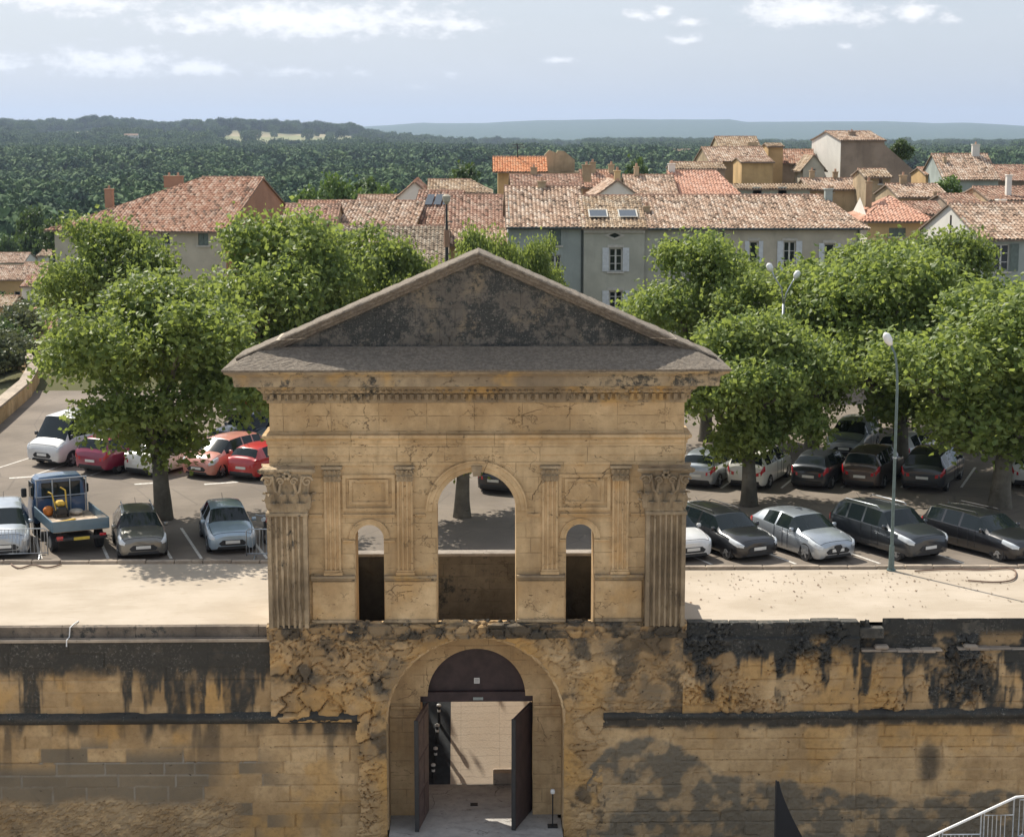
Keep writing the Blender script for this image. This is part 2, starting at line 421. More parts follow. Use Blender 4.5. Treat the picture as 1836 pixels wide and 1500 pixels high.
m_steel = plain('galvanised_steel', (.42, .45, .48), .4, metal=.7, var=.15)
m_pgreen = plain('grey_green_post_paint', (.11, .155, .15), .5, var=.15)
m_kerb = stone('kerb_stone', (.30, .25, .20), (.48, .40, .31), joint=False)

# ------------------------------------------------------------------ displaced stone faces
rs = np.random.RandomState(5)
def cells(X, Z, n, box, seed, aniso=1.6, chunk=4000):
    """irregular stones: returns id, gap distance, for points; stones are flatter than tall"""
    r = np.random.RandomState(seed)
    sx = r.uniform(box[0], box[1], n); sz = r.uniform(box[2], box[3], n)
    idx = np.empty(X.size, dtype=int); gap = np.empty(X.size)
    xf, zf = X.ravel(), Z.ravel()
    for i in range(0, X.size, chunk):
        d = (xf[i:i+chunk, None]-sx)**2+((zf[i:i+chunk, None]-sz)*aniso)**2
        p = np.argpartition(d, 1, axis=1)[:, :2]; dd = np.sqrt(np.take_along_axis(d, p, 1)); o = np.argsort(dd, 1)
        p = np.take_along_axis(p, o, 1); dd = np.take_along_axis(dd, o, 1)
        idx[i:i+chunk] = p[:, 0]; gap[i:i+chunk] = dd[:, 1]-dd[:, 0]
    return idx.reshape(X.shape), gap.reshape(X.shape), sx, sz

def ashlar_np(X, Z, rh, bw, seed):
    r = np.random.RandomState(seed)
    nr = 60; hs = r.uniform(.8, 1.2, nr)*rh; ed = np.cumsum(hs)-8.5
    row = np.searchsorted(ed, Z); lo = np.where(row > 0, ed[np.clip(row-1, 0, nr-1)], ed[0]-1); hi = ed[np.clip(row, 0, nr-1)]
    ids = np.zeros(X.shape, int); jx = np.zeros(X.shape)
    for k in np.unique(row):
        w_ = r.uniform(.6, 1.5, 90)*bw; ex = np.cumsum(w_)-40; mk = row == k; xs = X[mk]
        c = np.searchsorted(ex, xs); ids[mk] = c*97+k
        l = ex[np.clip(c-1, 0, 89)]; h = ex[np.clip(c, 0, 89)]; jx[mk] = np.minimum(xs-l, h-xs)
    jz = np.minimum(Z-lo, hi-Z)
    return ids, np.minimum(jx, jz)
def hash01(i, s=0): return ((np.sin(i*12.9898+s*78.233)*43758.5453) % 1.0)

def stone_face(name, parent, x0, x1, z0, z1, res, fn, keep=None, y=54.0):
    nx = int(round((x1-x0)/res))+1; nz = int(round((z1-z0)/res))+1
    X, Z = np.meshgrid(np.linspace(x0, x1, nx), np.linspace(z0, z1, nz))
    D, A = fn(X, Z)                                  # D: how far towards the viewer
    V = np.stack([X, y-D, Z], -1).reshape(-1, 3)-np.array(parent.location)
    i = np.arange(nx*nz).reshape(nz, nx)
    Fq = np.stack([i[:-1, :-1], i[:-1, 1:], i[1:, 1:], i[1:, :-1]], -1).reshape(-1, 4)
    if keep is not None:
        cx = (X[:-1, :-1]+X[1:, 1:])/2; cz = (Z[:-1, :-1]+Z[1:, 1:])/2; Fq = Fq[keep(cx, cz).ravel()]
    return np_mesh(name, V, Fq, m_wall, parent, {k: v.ravel() for k, v in A.items()}, smooth=False)

# ------------------------------------------------------------------ grounds
FLOOR = -6.6
COURT = -7.25
mb = MB(); mb.quad((-90, -70, COURT), (90, -70, COURT), (90, 64.2, COURT), (-90, 64.2, COURT))
meta(mb.build('courtyard_ground', m_sand), kind='structure')
CUT = 2.55; CY0, CY1 = 57.65, 63.8
def sheet(poly, hole, z, name, mat):
    t = geometry.tessellate_polygon([[Vector((*p, 0)) for p in poly]]+([[Vector((*p, 0)) for p in hole]] if hole else []))
    fl = list(poly)+list(hole or []); mb = MB(); mb.v = [(p[0], p[1], z) for p in fl]; mb.f = [tuple(f) for f in t]; mb.mi = [0]*len(t)
    o = mb.build(name, mat)
    for p in o.data.polygons:
        if p.normal.z < 0: p.flip()
    return meta(o, kind='structure')
CL_ = 4.4
hole = [(-CL_, CY0), (CUT, CY0), (CUT, CY1), (-CUT, CY1)]
sheet([(6.3, 54.4), (60, 54.4), (60, 61.0), (30, 61.25), (7, 61.35), (3, 62.1), (CUT, 62.3), (CUT, CY0), (6.3, CY0)], None, 0.004, 'terrace_sand', m_sand)
sheet([(-60, 54.4), (-6.3, 54.4), (-6.3, CY0), (-CL_, CY0), (-CL_, 62.42), (-7.5, 62.5), (-17, 62.68), (-60, 63.4)], None, 0.004, 'terrace_sand', m_sand)
parking = [(-60, 60.6), (-CUT, 60.6), (-CUT, CY1), (CUT, CY1), (CUT, 60.6), (60, 60.6), (60, 104), (-27.5, 104), (-26.6, 96), (-60, 80)]
parking = [(-30, 60.6), (-CL_, 60.6), (-CL_, CY1), (CUT, CY1), (CUT, 60.6), (60, 60.6), (60, 106.4), (-27.0, 106.4), (-26.4, 100), (-25.7, 94), (-26.2, 86), (-28, 76), (-30, 70)]
sheet(parking, None, 0.0, 'parking_ground', m_asph)

# kerb between terrace and car park
def kerb(x0, x1, ya, yb, name='kerb'):
    mb = MB(); n = int(abs(x1-x0)/1.0)
    for i in range(n):
        a = x0+(x1-x0)*i/n; b = x0+(x1-x0)*(i+1)/n; y_ = ya+(yb-ya)*i/n; j = random.Random(i*7+int(x0)).uniform
        mb.box(a+.012, b-.012, y_+j(-.015, .015), y_+.2+j(-.01, .01), -.05, .12+j(-.02, .015), bev=.02)
    return meta(mb.build(name, m_kerb), kind='structure')
kerb(-30, -3.7, 62.75, 62.45); kerb(7.0, 40, 61.30, 61.15)
# ramp cut behind the gate
mb = MB()
mb.box(-CL_-.4, -CL_, 57.66, 64.2, FLOOR, -.01); mb.box(CUT, CUT+.4, 57.66, 64.2, FLOOR, -.01)
mb.box(-CL_, CUT, CY1, CY1+.4, FLOOR, -.01); mb.box(-CL_+.01, CUT-.01, 57.61, 60.5, -3.2, -2.9)  # last box: unseen passage roof, added to keep sun off the near floor
meta(mb.build('ramp_walls_shade_roof', m_fac_plain), kind='structure')
mb = MB(); mb.box(-2.8, 2.64, 52.2, 55.0, COURT-.1, FLOOR+.006); mb.box(-CL_, CUT, 55.0, 58.1, FLOOR-.2, FLOOR+.006)
mb.build('passage_paving', stone('pale_flagstone', (.34, .33, .31), (.46, .44, .41), joint=False))['kind'] = 'structure'
RS = .86
def ramp(name, x0, x1, mat, dz=0.0):
    m_ = MB(); n = 40; rows = []
    for i in range(n+1):
        y = 58.1+(63.8-58.1)*i/n; rows.append([(x0, y, FLOOR+.006+dz+RS*(y-58.1)), (x1, y, FLOOR+.006+dz+RS*(y-58.1))])
    m_.grid(rows); m_.quad(rows[0][0], rows[0][1], (x1, 58.1, FLOOR-.1), (x0, 58.1, FLOOR-.1))
    return meta(m_.build(name, mat), kind='structure')
ramp('ramp', -.95, CUT, m_pave); ramp('ramp_shade_strip', -CL_, -.95, plain('dark_shade_paving', (.035, .04, .045), .85, var=.3, nscale=4), -.03)  # dark paving strip; its colour also fills out the side wall's shadow

# painted bay lines
mb = MB()
def line(x0, y0, x1, y1, w_=.11, z=.006):
    d = Vector((x1-x0, y1-y0, 0)).normalized(); p = Vector((-d.y, d.x, 0))*w_/2
    mb.quad((x0-p.x, y0-p.y, z), (x1-p.x, y1-p.y, z), (x1+p.x, y1+p.y, z), (x0+p.x, y0+p.y, z))
for px in (75, 195, 308, 362, 480): 
    g = ground(px, 1000); line(g.x, g.y-.1, g.x-1.55, g.y+5.0)
for i in range(7):
    x = 8.3+i*3.0; line(x, 62.1, x-2.25, 67.2)
for i in range(9):
    x = -22.5+i*2.6; line(x, 79.4, x-1.3+2.8, 84.2)
for i in range(9):
    x = 10.5+i*2.6; line(x, 75.9, x+1.9, 80.6)
for px, py in ((45, 857), (270, 868), (395, 868)):
    g = ground(px, py); line(g.x-.7, g.y, g.x+.7, g.y+.5, .25)
meta(mb.build('bay_markings', m_road_white), kind='structure')

# ================================================================== THE GATE
gate = thing('stone_gateway', 'monumental golden stone gateway with a pointed pediment, carved capitals and an arched door below', 'gateway', (0, 54, FLOOR))
HW = 6.28                                    # half width of the upper storey
Yf, Yb = 54.0, 55.25
def gpart(mb, name, mat, **k): return mb.build(name, mat, gate, world=True, **k)

# upper facade, a screen wall with three openings
def arch_hole(cx, w_, zb, zs, n=24): return [(cx-w_, zb), (cx+w_, zb)]+arc(cx, zs, w_, 0, PI, n)
mb = MB()
mb.prism([(-HW, -.195), (HW, -.195), (HW, 5.12), (-HW, 5.12)], 'y', Yf, Yb,
         [arch_hole(-.03, 1.21, -.17, 3.70), arch_hole(-3.315, .435, -.17, 2.83, 14), arch_hole(3.15, .43, -.17, 2.83, 14)])
gpart(mb, 'facade', m_fac)
# arch surrounds
def archivolt(cx, zs, r0, r1, y, proud, name, ends=True):
    prof = [(r0, 0), (r0, proud*.55), (r0+(r1-r0)*.38, proud*.55), (r0+(r1-r0)*.42, proud*.8), (r0+(r1-r0)*.8, proud*.8), (r0+(r1-r0)*.84, proud), (r1, proud), (r1, 0)]
    n = 30; rows = []
    for i in range(n+1):
        a = PI*i/n; rows.append([(cx+r*math.cos(a), y-p+.002, zs+r*math.sin(a)) for r, p in prof])
    m_ = MB(); m_.grid(rows); return gpart(m_, name, m_fac_plain)
archivolt(-.03, 3.70, 1.21, 1.56, Yf, .11, 'arch_surround')
archivolt(-3.315, 2.83, .435, .62, Yf, .07, 'arch_surround')
archivolt(3.15, 2.83, .43, .615, Yf, .07, 'arch_surround')
mb = MB()   # keystone
mb.prism([(-.13, 4.80), (.09, 4.80), (.15, 5.10), (-.19, 5.10)], 'y', Yf-.2, Yf+.1); gpart(mb, 'keystone', m_carved)

def rough_fill(x0, x1, name):
    X = np.linspace(x0, x1, max(8, int((x1-x0)/.06))); Yy = np.linspace(54.02, 55.24, 20); XX, YY = np.meshgrid(X, Yy)
    i1, g1, _, _ = cells(XX, YY, 700, (-5, 5, 53.9, 55.4), 96, 1.0)
    ZZ = -.155+hash01(i1, 3)*.12-np.clip(.06-g1, 0, .06)+(vnoise(XX, YY, 15, 3, 5.)-.5)*.06
    V = np.stack([XX, YY, np.maximum(ZZ, -.165)], -1).reshape(-1, 3)-np.array(gate.location); ny, nx = XX.shape; i = np.arange(nx*ny).reshape(ny, nx)
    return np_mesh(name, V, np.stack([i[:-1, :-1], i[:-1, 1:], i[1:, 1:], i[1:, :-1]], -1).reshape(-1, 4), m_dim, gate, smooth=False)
for a, b in ((-1.235, 1.175), (-3.745, -2.885), (2.725, 3.575)): rough_fill(a, b, 'sill_shade_cover')  # added dark rough cover that tones the sunlit sills down to shade

# moulding helper for straight runs on the facade
def run(mb, x0, x1, z0, z1, proud, y=Yf):
    h = z1-z0; rows = []
    for x in (x0, x1):
        rows.append([(x, y+.02, z0), (x, y-proud*.4, z0), (x, y-proud*.45, z0+h*.3), (x, y-proud*.8, z0+h*.45), (x, y-proud, z0+h*.6), (x, y-proud, z1), (x, y+.02, z1)])
    n = len(mb.v); mb.grid(rows)
    mb.f.append(tuple(range(n, n+7))); mb.mi.append(0); mb.f.append(tuple(range(n+7, n+14))); mb.mi.append(0)
# string courses: at springing of the central arch, at the side arches, and the pedestal cap
SP = [(-4.71, -4.16), (-2.49, -1.95), (1.95, 2.49), (4.10, 4.66)]      # small pilasters
mb = MB()
for a, b in ((-5.15, -4.75), (-4.12, -2.53), (-1.91, -1.60), (1.54, 1.91), (2.53, 4.06), (4.70, 5.12)): mb = MB(); run(mb, a, b, 3.50, 3.60, .075); gpart(mb, 'impost_band', m_fac_plain)
for a, b in ((-4.12, -3.76), (-2.87, -2.53), (2.53, 2.71), (3.59, 4.06)): mb = MB(); run(mb, a, b, 2.70, 2.79, .06); gpart(mb, 'impost_band', m_fac_plain)
mb = MB()
for a, b in ((-5.12, -3.76), (-2.87, -1.26), (1.20, 2.70), (3.60, 5.10)): mb = MB(); run(mb, a, b, 1.52, 1.69, .19); gpart(mb, 'pedestal_cap', m_cornice)
mb = MB()
for a, b in ((-5.10, -3.77), (-2.86, -1.27), (1.21, 2.69), (3.61, 5.08)): mb = MB(); mb.box(a, b, Yf-.09, Yf+.05, .26, 1.50, bev=.03); gpart(mb, 'pedestal', m_fac_plain)
mb = MB()
for a, b in ((-5.10, -3.77), (-2.86, -1.27), (1.21, 2.69), (3.61, 5.08)): mb = MB(); run(mb, a, b, .10, .30, .17); gpart(mb, 'base_moulding', m_carved)

# framed panels
def panel(cx):
    for (w_, z0, z1, pr, th) in ((.80, 3.70, 4.83, .06, .10), (.60, 3.90, 4.68, .05, .09)):
        m_ = MB(); m_.prism([(cx-w_, z0), (cx+w_, z0), (cx+w_, z1), (cx-w_, z1)], 'y', Yf-pr, Yf+.02, [[(cx-w_+th, z0+th), (cx+w_-th, z0+th), (cx+w_-th, z1-th), (cx-w_+th, z1-th)]])
        o = gpart(m_, 'panel_frame', m_fac_plain)
    m_ = MB(); m_.box(cx-.51, cx+.51, Yf-.012, Yf+.02, 3.99, 4.59); gpart(m_, 'panel_field', m_fac_plain)
panel(-3.32); panel(3.27)

# fluted shafts
def fluted(mb, x0, x1, z0, z1, yfront, yback, nfl, depth, erode=0.0, seed=0, zres=.25):
    wd = x1-x0; marg = wd*.08; fw = (wd-2*marg)/nfl; prof = [(x0, yback), (x0, yfront)]
    for k in range(nfl):
        a = x0+marg+k*fw+fw*.14; b = a+fw*.72
        for i in range(7): 
            t = i/6; prof.append((a+(b-a)*t, yfront+depth*math.sin(PI*t)**.7))
    prof += [(x1, yfront), (x1, yback)]
    nz = max(2, int((z1-z0)/zres)); r = random.Random(seed); rows = []
    for i in range(nz+1):
        z = z0+(z1-z0)*i/nz; e = erode*(1-i/nz)
        rows.append([(x+(r.uniform(-e, e) if 1 < j < len(prof)-2 else 0), y+r.uniform(0, e)*1.2, z) for j, (x, y) in enumerate(prof)])
    n = len(mb.v); K = len(prof); mb.grid(rows)
    mb.f.append(tuple(range(n, n+K))); mb.mi.append(0); mb.f.append(tuple(range(n+nz*K, n+(nz+1)*K))); mb.mi.append(0)
for s in (-1, 1):
    mb = MB(); a, b = (-6.40, -5.18) if s < 0 else (5.14, 6.36)
    fluted(mb, a, b, .12, 3.62, Yf-.42, Yf+.3, 6, .11, .03 if s < 0 else .015, 3)
    mb.box(a-.03, b+.03, Yf-.46, Yf+.3, 3.62, 3.74, bev=.02)
    gpart(mb, 'corner_pilaster', m_carved)
for k, (a, b) in enumerate(SP):
    mb = MB(); fluted(mb, a+.03, b-.03, 1.86, 4.62, Yf-.10, Yf+.02, 3, .055, .004, k)
    mb.box(a-.02, b+.02, Yf-.16, Yf+.02, 1.70, 1.80, bev=.015); mb.box(a, b, Yf-.13, Yf+.02, 1.80, 1.86, bev=.015)
    o = gpart(mb, 'small_pilaster', m_fac_plain)
    mb = MB(); mb.box(a-.05, b+.05, Yf-.2, Yf+.02, 5.02, 5.10, bev=.01); mb.box(a+.03, b-.03, Yf-.10, Yf+.02, 4.62, 5.02)
    for j in range(4):
        x = a+.06+j*(b-a-.12)/3
        for z, s_ in ((4.66, 1), (4.84, 1.2)):
            mb.grid([[(x-.055*s_, Yf-.10, z), (x, Yf-.13, z), (x+.055*s_, Yf-.10, z)], [(x-.06*s_, Yf-.12, z+.1), (x, Yf-.17, z+.1), (x+.06*s_, Yf-.12, z+.1)], [(x-.035, Yf-.2, z+.16), (x, Yf-.24, z+.15), (x+.035, Yf-.2, z+.16)], [(x-.02, Yf-.22, z+.11), (x, Yf-.25, z+.1), (x+.02, Yf-.22, z+.11)]])
    gpart(mb, 'small_capital', m_carved)

# large corinthian capitals with acanthus leaves
def leaf(mb, x, z, wd, h, y, out, lean=0.0, back=False):
    rows = []; n = 8
    for i in range(n+1):
        t = i/n; ww = wd*(0.75+.55*math.sin(PI*min(t*1.05, 1))**.8)*(1-t**3*.55)
        o = out*(t**1.6); zz = z+h*t
        if t > .7: zz = z+h*(.7+(t-.7)*.5)-(t-.7)**2*h*2.2; o = out*(.7**1.6)+out*(t-.7)*2.0
        lob = .10*math.sin(t*PI*6)*wd
        rows.append([(x+lean*t-ww-lob, y-o+.035, zz-.02), (x+lean*t-ww*.55, y-o-.01, zz), (x+lean*t, y-o-.045, zz+.01), (x+lean*t+ww*.55, y-o-.01, zz), (x+lean*t+ww+lob, y-o+.035, zz-.02)])
    mb.grid(rows)
def capital(cx, name_seed):
    mb = MB(); zb, zt = 3.74, 4.98; y0 = Yf-.42
    # bell
    rows = []
    for t in (0, .3, .6, .85, 1.0):
        f = .16*t**2.2; hw = .58+f; rows.append([(cx-hw, Yf+.3, zb+(zt-zb)*t), (cx-hw, y0-f, zb+(zt-zb)*t), (cx+hw, y0-f, zb+(zt-zb)*t), (cx+hw, Yf+.3, zb+(zt-zb)*t)])
    mb.grid(rows)
    for k in range(3): leaf(mb, cx-.40+.40*k, zb+.02, .155, .42, y0-.02, .15)
    for k in range(4): leaf(mb, cx-.54+.36*k, zb+.12, .13, .68, y0-.02, .20)
    for sx in (-1, 1):                      # side leaves wrap the corner
        for k in range(2):
            r_ = MB(); leaf(r_, 0, 0, .13, .45+.25*k, 0, .16); 
            for vx in r_.v: mb.v.append((cx+sx*(.60-vx[1]), y0+.12+.24*k+vx[0], zb+.05+vx[2]))
            n0 = len(mb.v)-len(r_.v); mb.f += [tuple(n0+i for i in f) for f in r_.f]; mb.mi += r_.mi
        for (rr, xx, zz, tw) in ((.17, .60, 4.74, 2.1), (.12, .20, 4.74, 1.9)):   # volutes
            pts = []; N = 22
            for i in range(N):
                a = i/N*2*PI*tw*.72; r = rr*(1-i/N*.85); pts.append((cx+sx*(xx+r*math.cos(a+.2)), y0-.20-.05*i/N, zz+r*math.sin(a+.2)))
            stem = [(cx+sx*(.10+.05*j+.08*j*j*(xx/.6)*.5), y0-.08-.03*j, 4.15+.14*j) for j in range(4)]
            mb.tube(pts[::-1]+[], [.016+.022*i/N for i in range(N)], 6)
            mb.tube([stem[0], stem[1], stem[2], (cx+sx*(xx*.75), y0-.18, zz+rr*.9), (cx+sx*(xx+rr*.6), y0-.2, zz+rr*.75)], [.03, .04, .05, .05, .03], 6)
    # rosette
    for k in range(6):
        a = k*PI/3; mb.box(cx+.09*math.cos(a)-.045, cx+.09*math.cos(a)+.045, y0-.30, y0-.16, 4.92+.09*math.sin(a)-.045, 4.92+.09*math.sin(a)+.045, bev=.015)
    # abacus
    rows = []
    for z, e in ((4.98, 0), (5.03, .05), (5.05, .07), (5.12, .07)):
        L = []
        for (ax, ay, bx, by) in ((-1, .3, -1, -1), (-1, -1, 1, -1), (1, -1, 1, .3)):
            for i in range(7):
                t = i/7; hx = .80+e; px_ = (ax+(bx-ax)*t)*hx; py_ = (ay+(by-ay)*t)
                cv = .10*math.sin(PI*t)
                if ax != bx: L.append((cx+px_, y0-.27-e+cv, z))
                else: L.append((cx+px_-ax*cv, (y0-.27-e)*(1-(py_-.3)/-1.3*-1) if False else (Yf+.3+(y0-.27-e-Yf-.3)*((.3-py_)/1.3)), z))
        L.append((cx+.80+e, Yf+.3, z)); rows.append(L)
    n = len(mb.v); mb.grid(rows); K = len(rows[0]); mb.f.append(tuple(range(n+3*K, n+4*K))); mb.mi.append(0)
    return gpart(mb, 'carved_capital', m_carved, smooth=True, auto=38)
capital(-5.74, 1); capital(5.70, 2)

# entablature and cornice, mitred round all four sides
def ring_loft(name, prof, mat, cap_bottom=True, cap_top=True, hw=HW, yf=Yf, yb=Yb):
    mb = MB(); rows = []
    for o_, z in prof:
        n = 1; rows.append([(-hw-o_, yf-o_, z), (hw+o_, yf-o_, z), (hw+o_, yb+o_, z), (-hw-o_, yb+o_, z)])
    mb.grid(rows, 0, True)
    if cap_bottom: mb.f.append((0, 1, 2, 3)); mb.mi.append(0)
    if cap_top: n = len(mb.v); mb.f.append((n-4, n-3, n-2, n-1)); mb.mi.append(0)
    return gpart(mb, name, mat)
ring_loft('architrave', [(.05, 5.12), (.05, 5.44), (.085, 5.44), (.085, 5.78), (.12, 5.80), (.12, 5.90), (.24, 5.99), (.24, 6.07), (.02, 6.09)], m_fac)
ring_loft('frieze', [(.02, 6.091), (.02, 7.04)], m_fac)
ring_loft('cornice', [(.07, 7.04), (.09, 7.09), (.09, 7.34), (.22, 7.36), (.24, 7.42), (.34, 7.50), (.36, 7.56), (.44, 7.60), (.95, 7.66), (.95, 7.70), (.98, 7.96), (1.04, 7.98), (1.10, 8.03), (1.20, 8.07), (1.22, 8.11), (1.22, 8.14)], m_cornice)
mb = MB(); r = random.Random(4)
xs = -HW+.02; k = 0
while xs < HW-.05:
    if r.random() > .03: mb.box(xs, xs+.125, Yf-.21, Yf-.06, 7.13+r.uniform(0, .03), 7.335, bev=.012)
    xs += .222
for sx in (-1, 1):
    ys = Yf
    while ys < Yb: mb.box(*sorted((sx*(HW+.06), sx*(HW+.21))), ys, ys+.125, 7.13, 7.335, bev=.012); ys += .222
gpart(mb, 'dentil_band', m_cornice)
mb = MB(); xs = -HW-.1
while xs < HW+.1:                           # egg and dart, worn
    if r.random() > .12:
        s_ = r.uniform(.75, 1); mb.box(xs, xs+.12*s_, Yf-.36, Yf-.22, 7.40, 7.50, bev=.035)
    xs += .19
gpart(mb, 'egg_band', m_carved)

# weathered slab sloping up from the cornice lip to the foot of the pediment
rr_ = np.random.RandomState(8)
def slab():
    mb = MB(); NX, NV = 150, 14; rows = []
    for side in range(4):
        pass
    prof = [(1.25, 8.142), (1.27, 8.20)]+[(1.27-1.22*(i/NV), 8.20+.55*(i/NV)) for i in range(1, NV+1)]
    for k, (o_, z) in enumerate(prof):
        L = []
        for (x0, y0, x1, y1, n) in ((-1, -1, 1, -1, NX), (1, -1, 1, 1, 24), (1, 1, -1, 1, NX), (-1, 1, -1, -1, 24)):
            for i in range(n):
                t = i/n; X = (x0+(x1-x0)*t)*(HW+o_); sy = y0+(y1-y0)*t
                yy = (Yf-o_)+(Yb-Yf+2*o_)*(sy+1)/2; j = rr_.uniform(-.012, .012) if k > 1 else rr_.uniform(-.006, .006)
                L.append((X, yy, z+j))
        rows.append(L)
    mb.grid(rows, 0, True); return gpart(mb, 'cornice_slab', m_slab)
slab()
# core under the pediment
mb = MB(); mb.box(-HW, HW, Yf+.01, Yb-.01, 8.0, 8.74); gpart(mb, 'pediment_base', m_slab)
# tympanum
mb = MB(); mb.prism([(-6.35, 8.72), (6.35, 8.72), (0.05, 11.44)], 'y', 54.12, 55.2); gpart(mb, 'tympanum', m_tymp)
# raking cornices, moulded
def rake(s):
    mb = MB(); N = 60
    A = Vector((s*7.25, 0, 8.42)); B = Vector((0.05, 0, 11.60)); d = (B-A).normalized(); nrm = Vector((-d.z*s*-1, 0, abs(d.x))) 
    nrm = Vector((s*abs(d.z), 0, abs(d.x)))
    prof = [(54.13, -.30), (53.97, -.27), (53.93, -.20), (53.84, -.17), (53.80, -.09), (53.74, -.05), (53.74, 0.0), (53.82, .03), (55.45, .03), (55.5, -.06), (55.3, -.20), (55.15, -.30)]
    rows = []; r = random.Random(11+s)
    for i in range(N+1):
        t = i/N; P = A+(B-A)*t; L = []
        for y, o_ in prof:
            q = P+nrm*(o_+(r.uniform(-.015, .012) if i not in (0, N) else 0))
            if i == N:               # mitre at the ridge
                k = -(q.x-.05)/d.x; q = q+d*k
            if i == 0: q.z = max(q.z, 8.22); 
            L.append((q.x, y+(r.uniform(-.012, .012) if o_ < .03 else 0), max(q.z, 8.20)))
        rows.append(L)
    mb.grid(rows, 0, True); n = len(mb.v); K = len(prof); mb.f.append(tuple(range(K))); mb.mi.append(0); mb.f.append(tuple(range(n-K, n))); mb.mi.append(0)
    return gpart(mb, 'raking_cornice', m_slab)
rake(-1); rake(1)

# ---- back parapet, floor of the upper storey
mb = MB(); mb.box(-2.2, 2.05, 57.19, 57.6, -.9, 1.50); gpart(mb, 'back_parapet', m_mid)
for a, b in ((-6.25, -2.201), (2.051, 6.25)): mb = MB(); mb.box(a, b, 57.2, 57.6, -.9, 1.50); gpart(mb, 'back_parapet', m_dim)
mb = MB(); mb.box(-6.3, 6.3, 57.14, 57.66, 1.50, 1.61, bev=.02); gpart(mb, 'parapet_coping', m_floor_st)
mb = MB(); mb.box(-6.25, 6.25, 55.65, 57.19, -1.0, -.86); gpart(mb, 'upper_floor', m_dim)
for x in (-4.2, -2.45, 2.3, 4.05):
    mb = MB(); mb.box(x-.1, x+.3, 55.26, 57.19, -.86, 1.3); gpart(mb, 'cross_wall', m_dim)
for s in (-1, 1):
    mb = MB(); mb.box(*sorted((s*5.8, s*6.24)), 55.26, 57.19, -.86, 1.5); gpart(mb, 'end_wall', m_fac_plain)

# ---- lower block with the great recessed arch
OR, OZ = 2.74, -3.05
arcp = arc(-.08, OZ, OR, 0, PI, 36)
mb = MB()
mb.prism([(-6.3, FLOOR), (-.08-OR, FLOOR), (-.08-OR, OZ)]+arcp[::-1][1:-1]+[(-.08+OR, OZ), (-.08+OR, FLOOR), (6.3, FLOOR), (6.3, -.2), (-6.3, -.2)], 'y', 54.12, 55.32)
gpart(mb, 'gate_arch', m_fac)
# recess wall with the door opening (shouldered: wide below, arched above)
DZ = -2.62
op = [(-.05-1.80, FLOOR), (-.05-1.80, DZ), (-.05-1.56, DZ)]+arc(-.05, DZ, 1.56, PI, 0, 28)[1:-1]+[(-.05+1.56, DZ), (-.05+1.80, DZ), (-.05+1.80, FLOOR)]
mb = MB(); mb.prism([(-6.3, FLOOR)]+op+[(6.3, FLOOR), (6.3, -.215), (-6.3, -.215)], 'y', 55.33, 55.64); gpart(mb, 'recess_wall', m_fac)
mb = MB(); mb.prism([(-6.3, FLOOR)]+op+[(6.3, FLOOR), (6.3, -1.001), (-6.3, -1.001)], 'y', 55.645, 57.6); gpart(mb, 'passage_wall', m_fac)
for a, b in ((-2.80, -1.87), (1.77, 2.64)):
    mb = MB()
    for z0, z1, p in ((-3.02, -2.93, .10), (-3.30, -3.24, .05)): mb.box(a, b, 55.33-p, 55.36, z0, z1, bev=.015)
    gpart(mb, 'impost', m_fac_plain)
# timber lunette, lintel and leaves
mb = MB(); mb.prism([(p[0], p[1]) for p in arc(-.05, DZ, 1.555, 0, PI, 28)], 'y', 55.86, 55.94)
for k in range(-7, 8):
    x = -.05+k*.2; h = math.sqrt(max(0, 1.53**2-(k*.2)**2)); mb.box(x-.004, x+.004, 55.85, 55.87, DZ, DZ+h)
for rad in (1.0,):
    pass
gpart(mb, 'lunette', m_wood)
mb = MB(); mb.box(-1.86, 1.76, 55.70, 55.98, -2.93, -2.60, bev=.015); mb.box(-1.95, 1.85, 55.74, 55.96, -2.78, -2.66); gpart(mb, 'lintel', m_wood)
def door_leaf(hx, ang, inner):
    """hinged at hx on the door plane, swung out towards the court"""
    a = math.radians(ang); u = Vector((math.sin(a), -math.cos(a), 0)); n_ = Vector((u.y*-1, u.x, 0))*inner
    O = Vector((hx, 55.72, 0))
    def bx(mb, s0, s1, t0, t1, z0, z1):
        q = [O+u*s+n_*t for s, t in ((s0, t0), (s1, t0), (s1, t1), (s0, t1))]
        mb.prism([(p.x, p.y) for p in q], 'z', z0, z1)
    mb = MB(); bx(mb, 0, 1.82, -.05, .04, FLOOR+.03, -2.95); lo = gpart(mb, 'door_leaf', m_doorin if inner > 0 else m_wood)
    mb = MB(); bx(mb, 1.80, 1.86, -.07, .06, FLOOR+.03, -2.95)
    o = mb.build('leaf_edge', m_trim0, lo); o.location = [-c for c in gate.location]
    for s0, s1 in ((.12, .86), (.98, 1.72)):
        for z0, z1 in ((-6.4, -5.5), (-5.35, -4.3), (-4.15, -3.1)):
            mb = MB(); bx(mb, s0, s1, .042, .062, z0, z1); o = mb.build('leaf_panel', m_doorin if inner > 0 else m_wood, lo); o.location = [-c for c in gate.location]
m_trim0 = plain('iron_edging', (.03, .03, .03), .6)
door_leaf(-1.64, -9, 1); door_leaf(1.70, -19, -1)
# small plates over the door
mb = MB(); mb.box(-.13, .05, 55.83, 55.855, -2.36, -2.18); p_ = gpart(mb, 'number_plate', m_white)
mb = MB()
for z in (-2.31, -2.27, -2.23): mb.box(-.11, .03, 55.825, 55.832, z-.006, z+.006)
p2_ = mb.build('plate_marks', m_black, p_); p2_.location = [-c for c in gate.location]
mb = MB(); mb.box(-.16, .16, 55.685, 55.702, -2.87, -2.78); gpart(mb, 'door_sign', plain('sign_grey', (.35, .40, .38)))

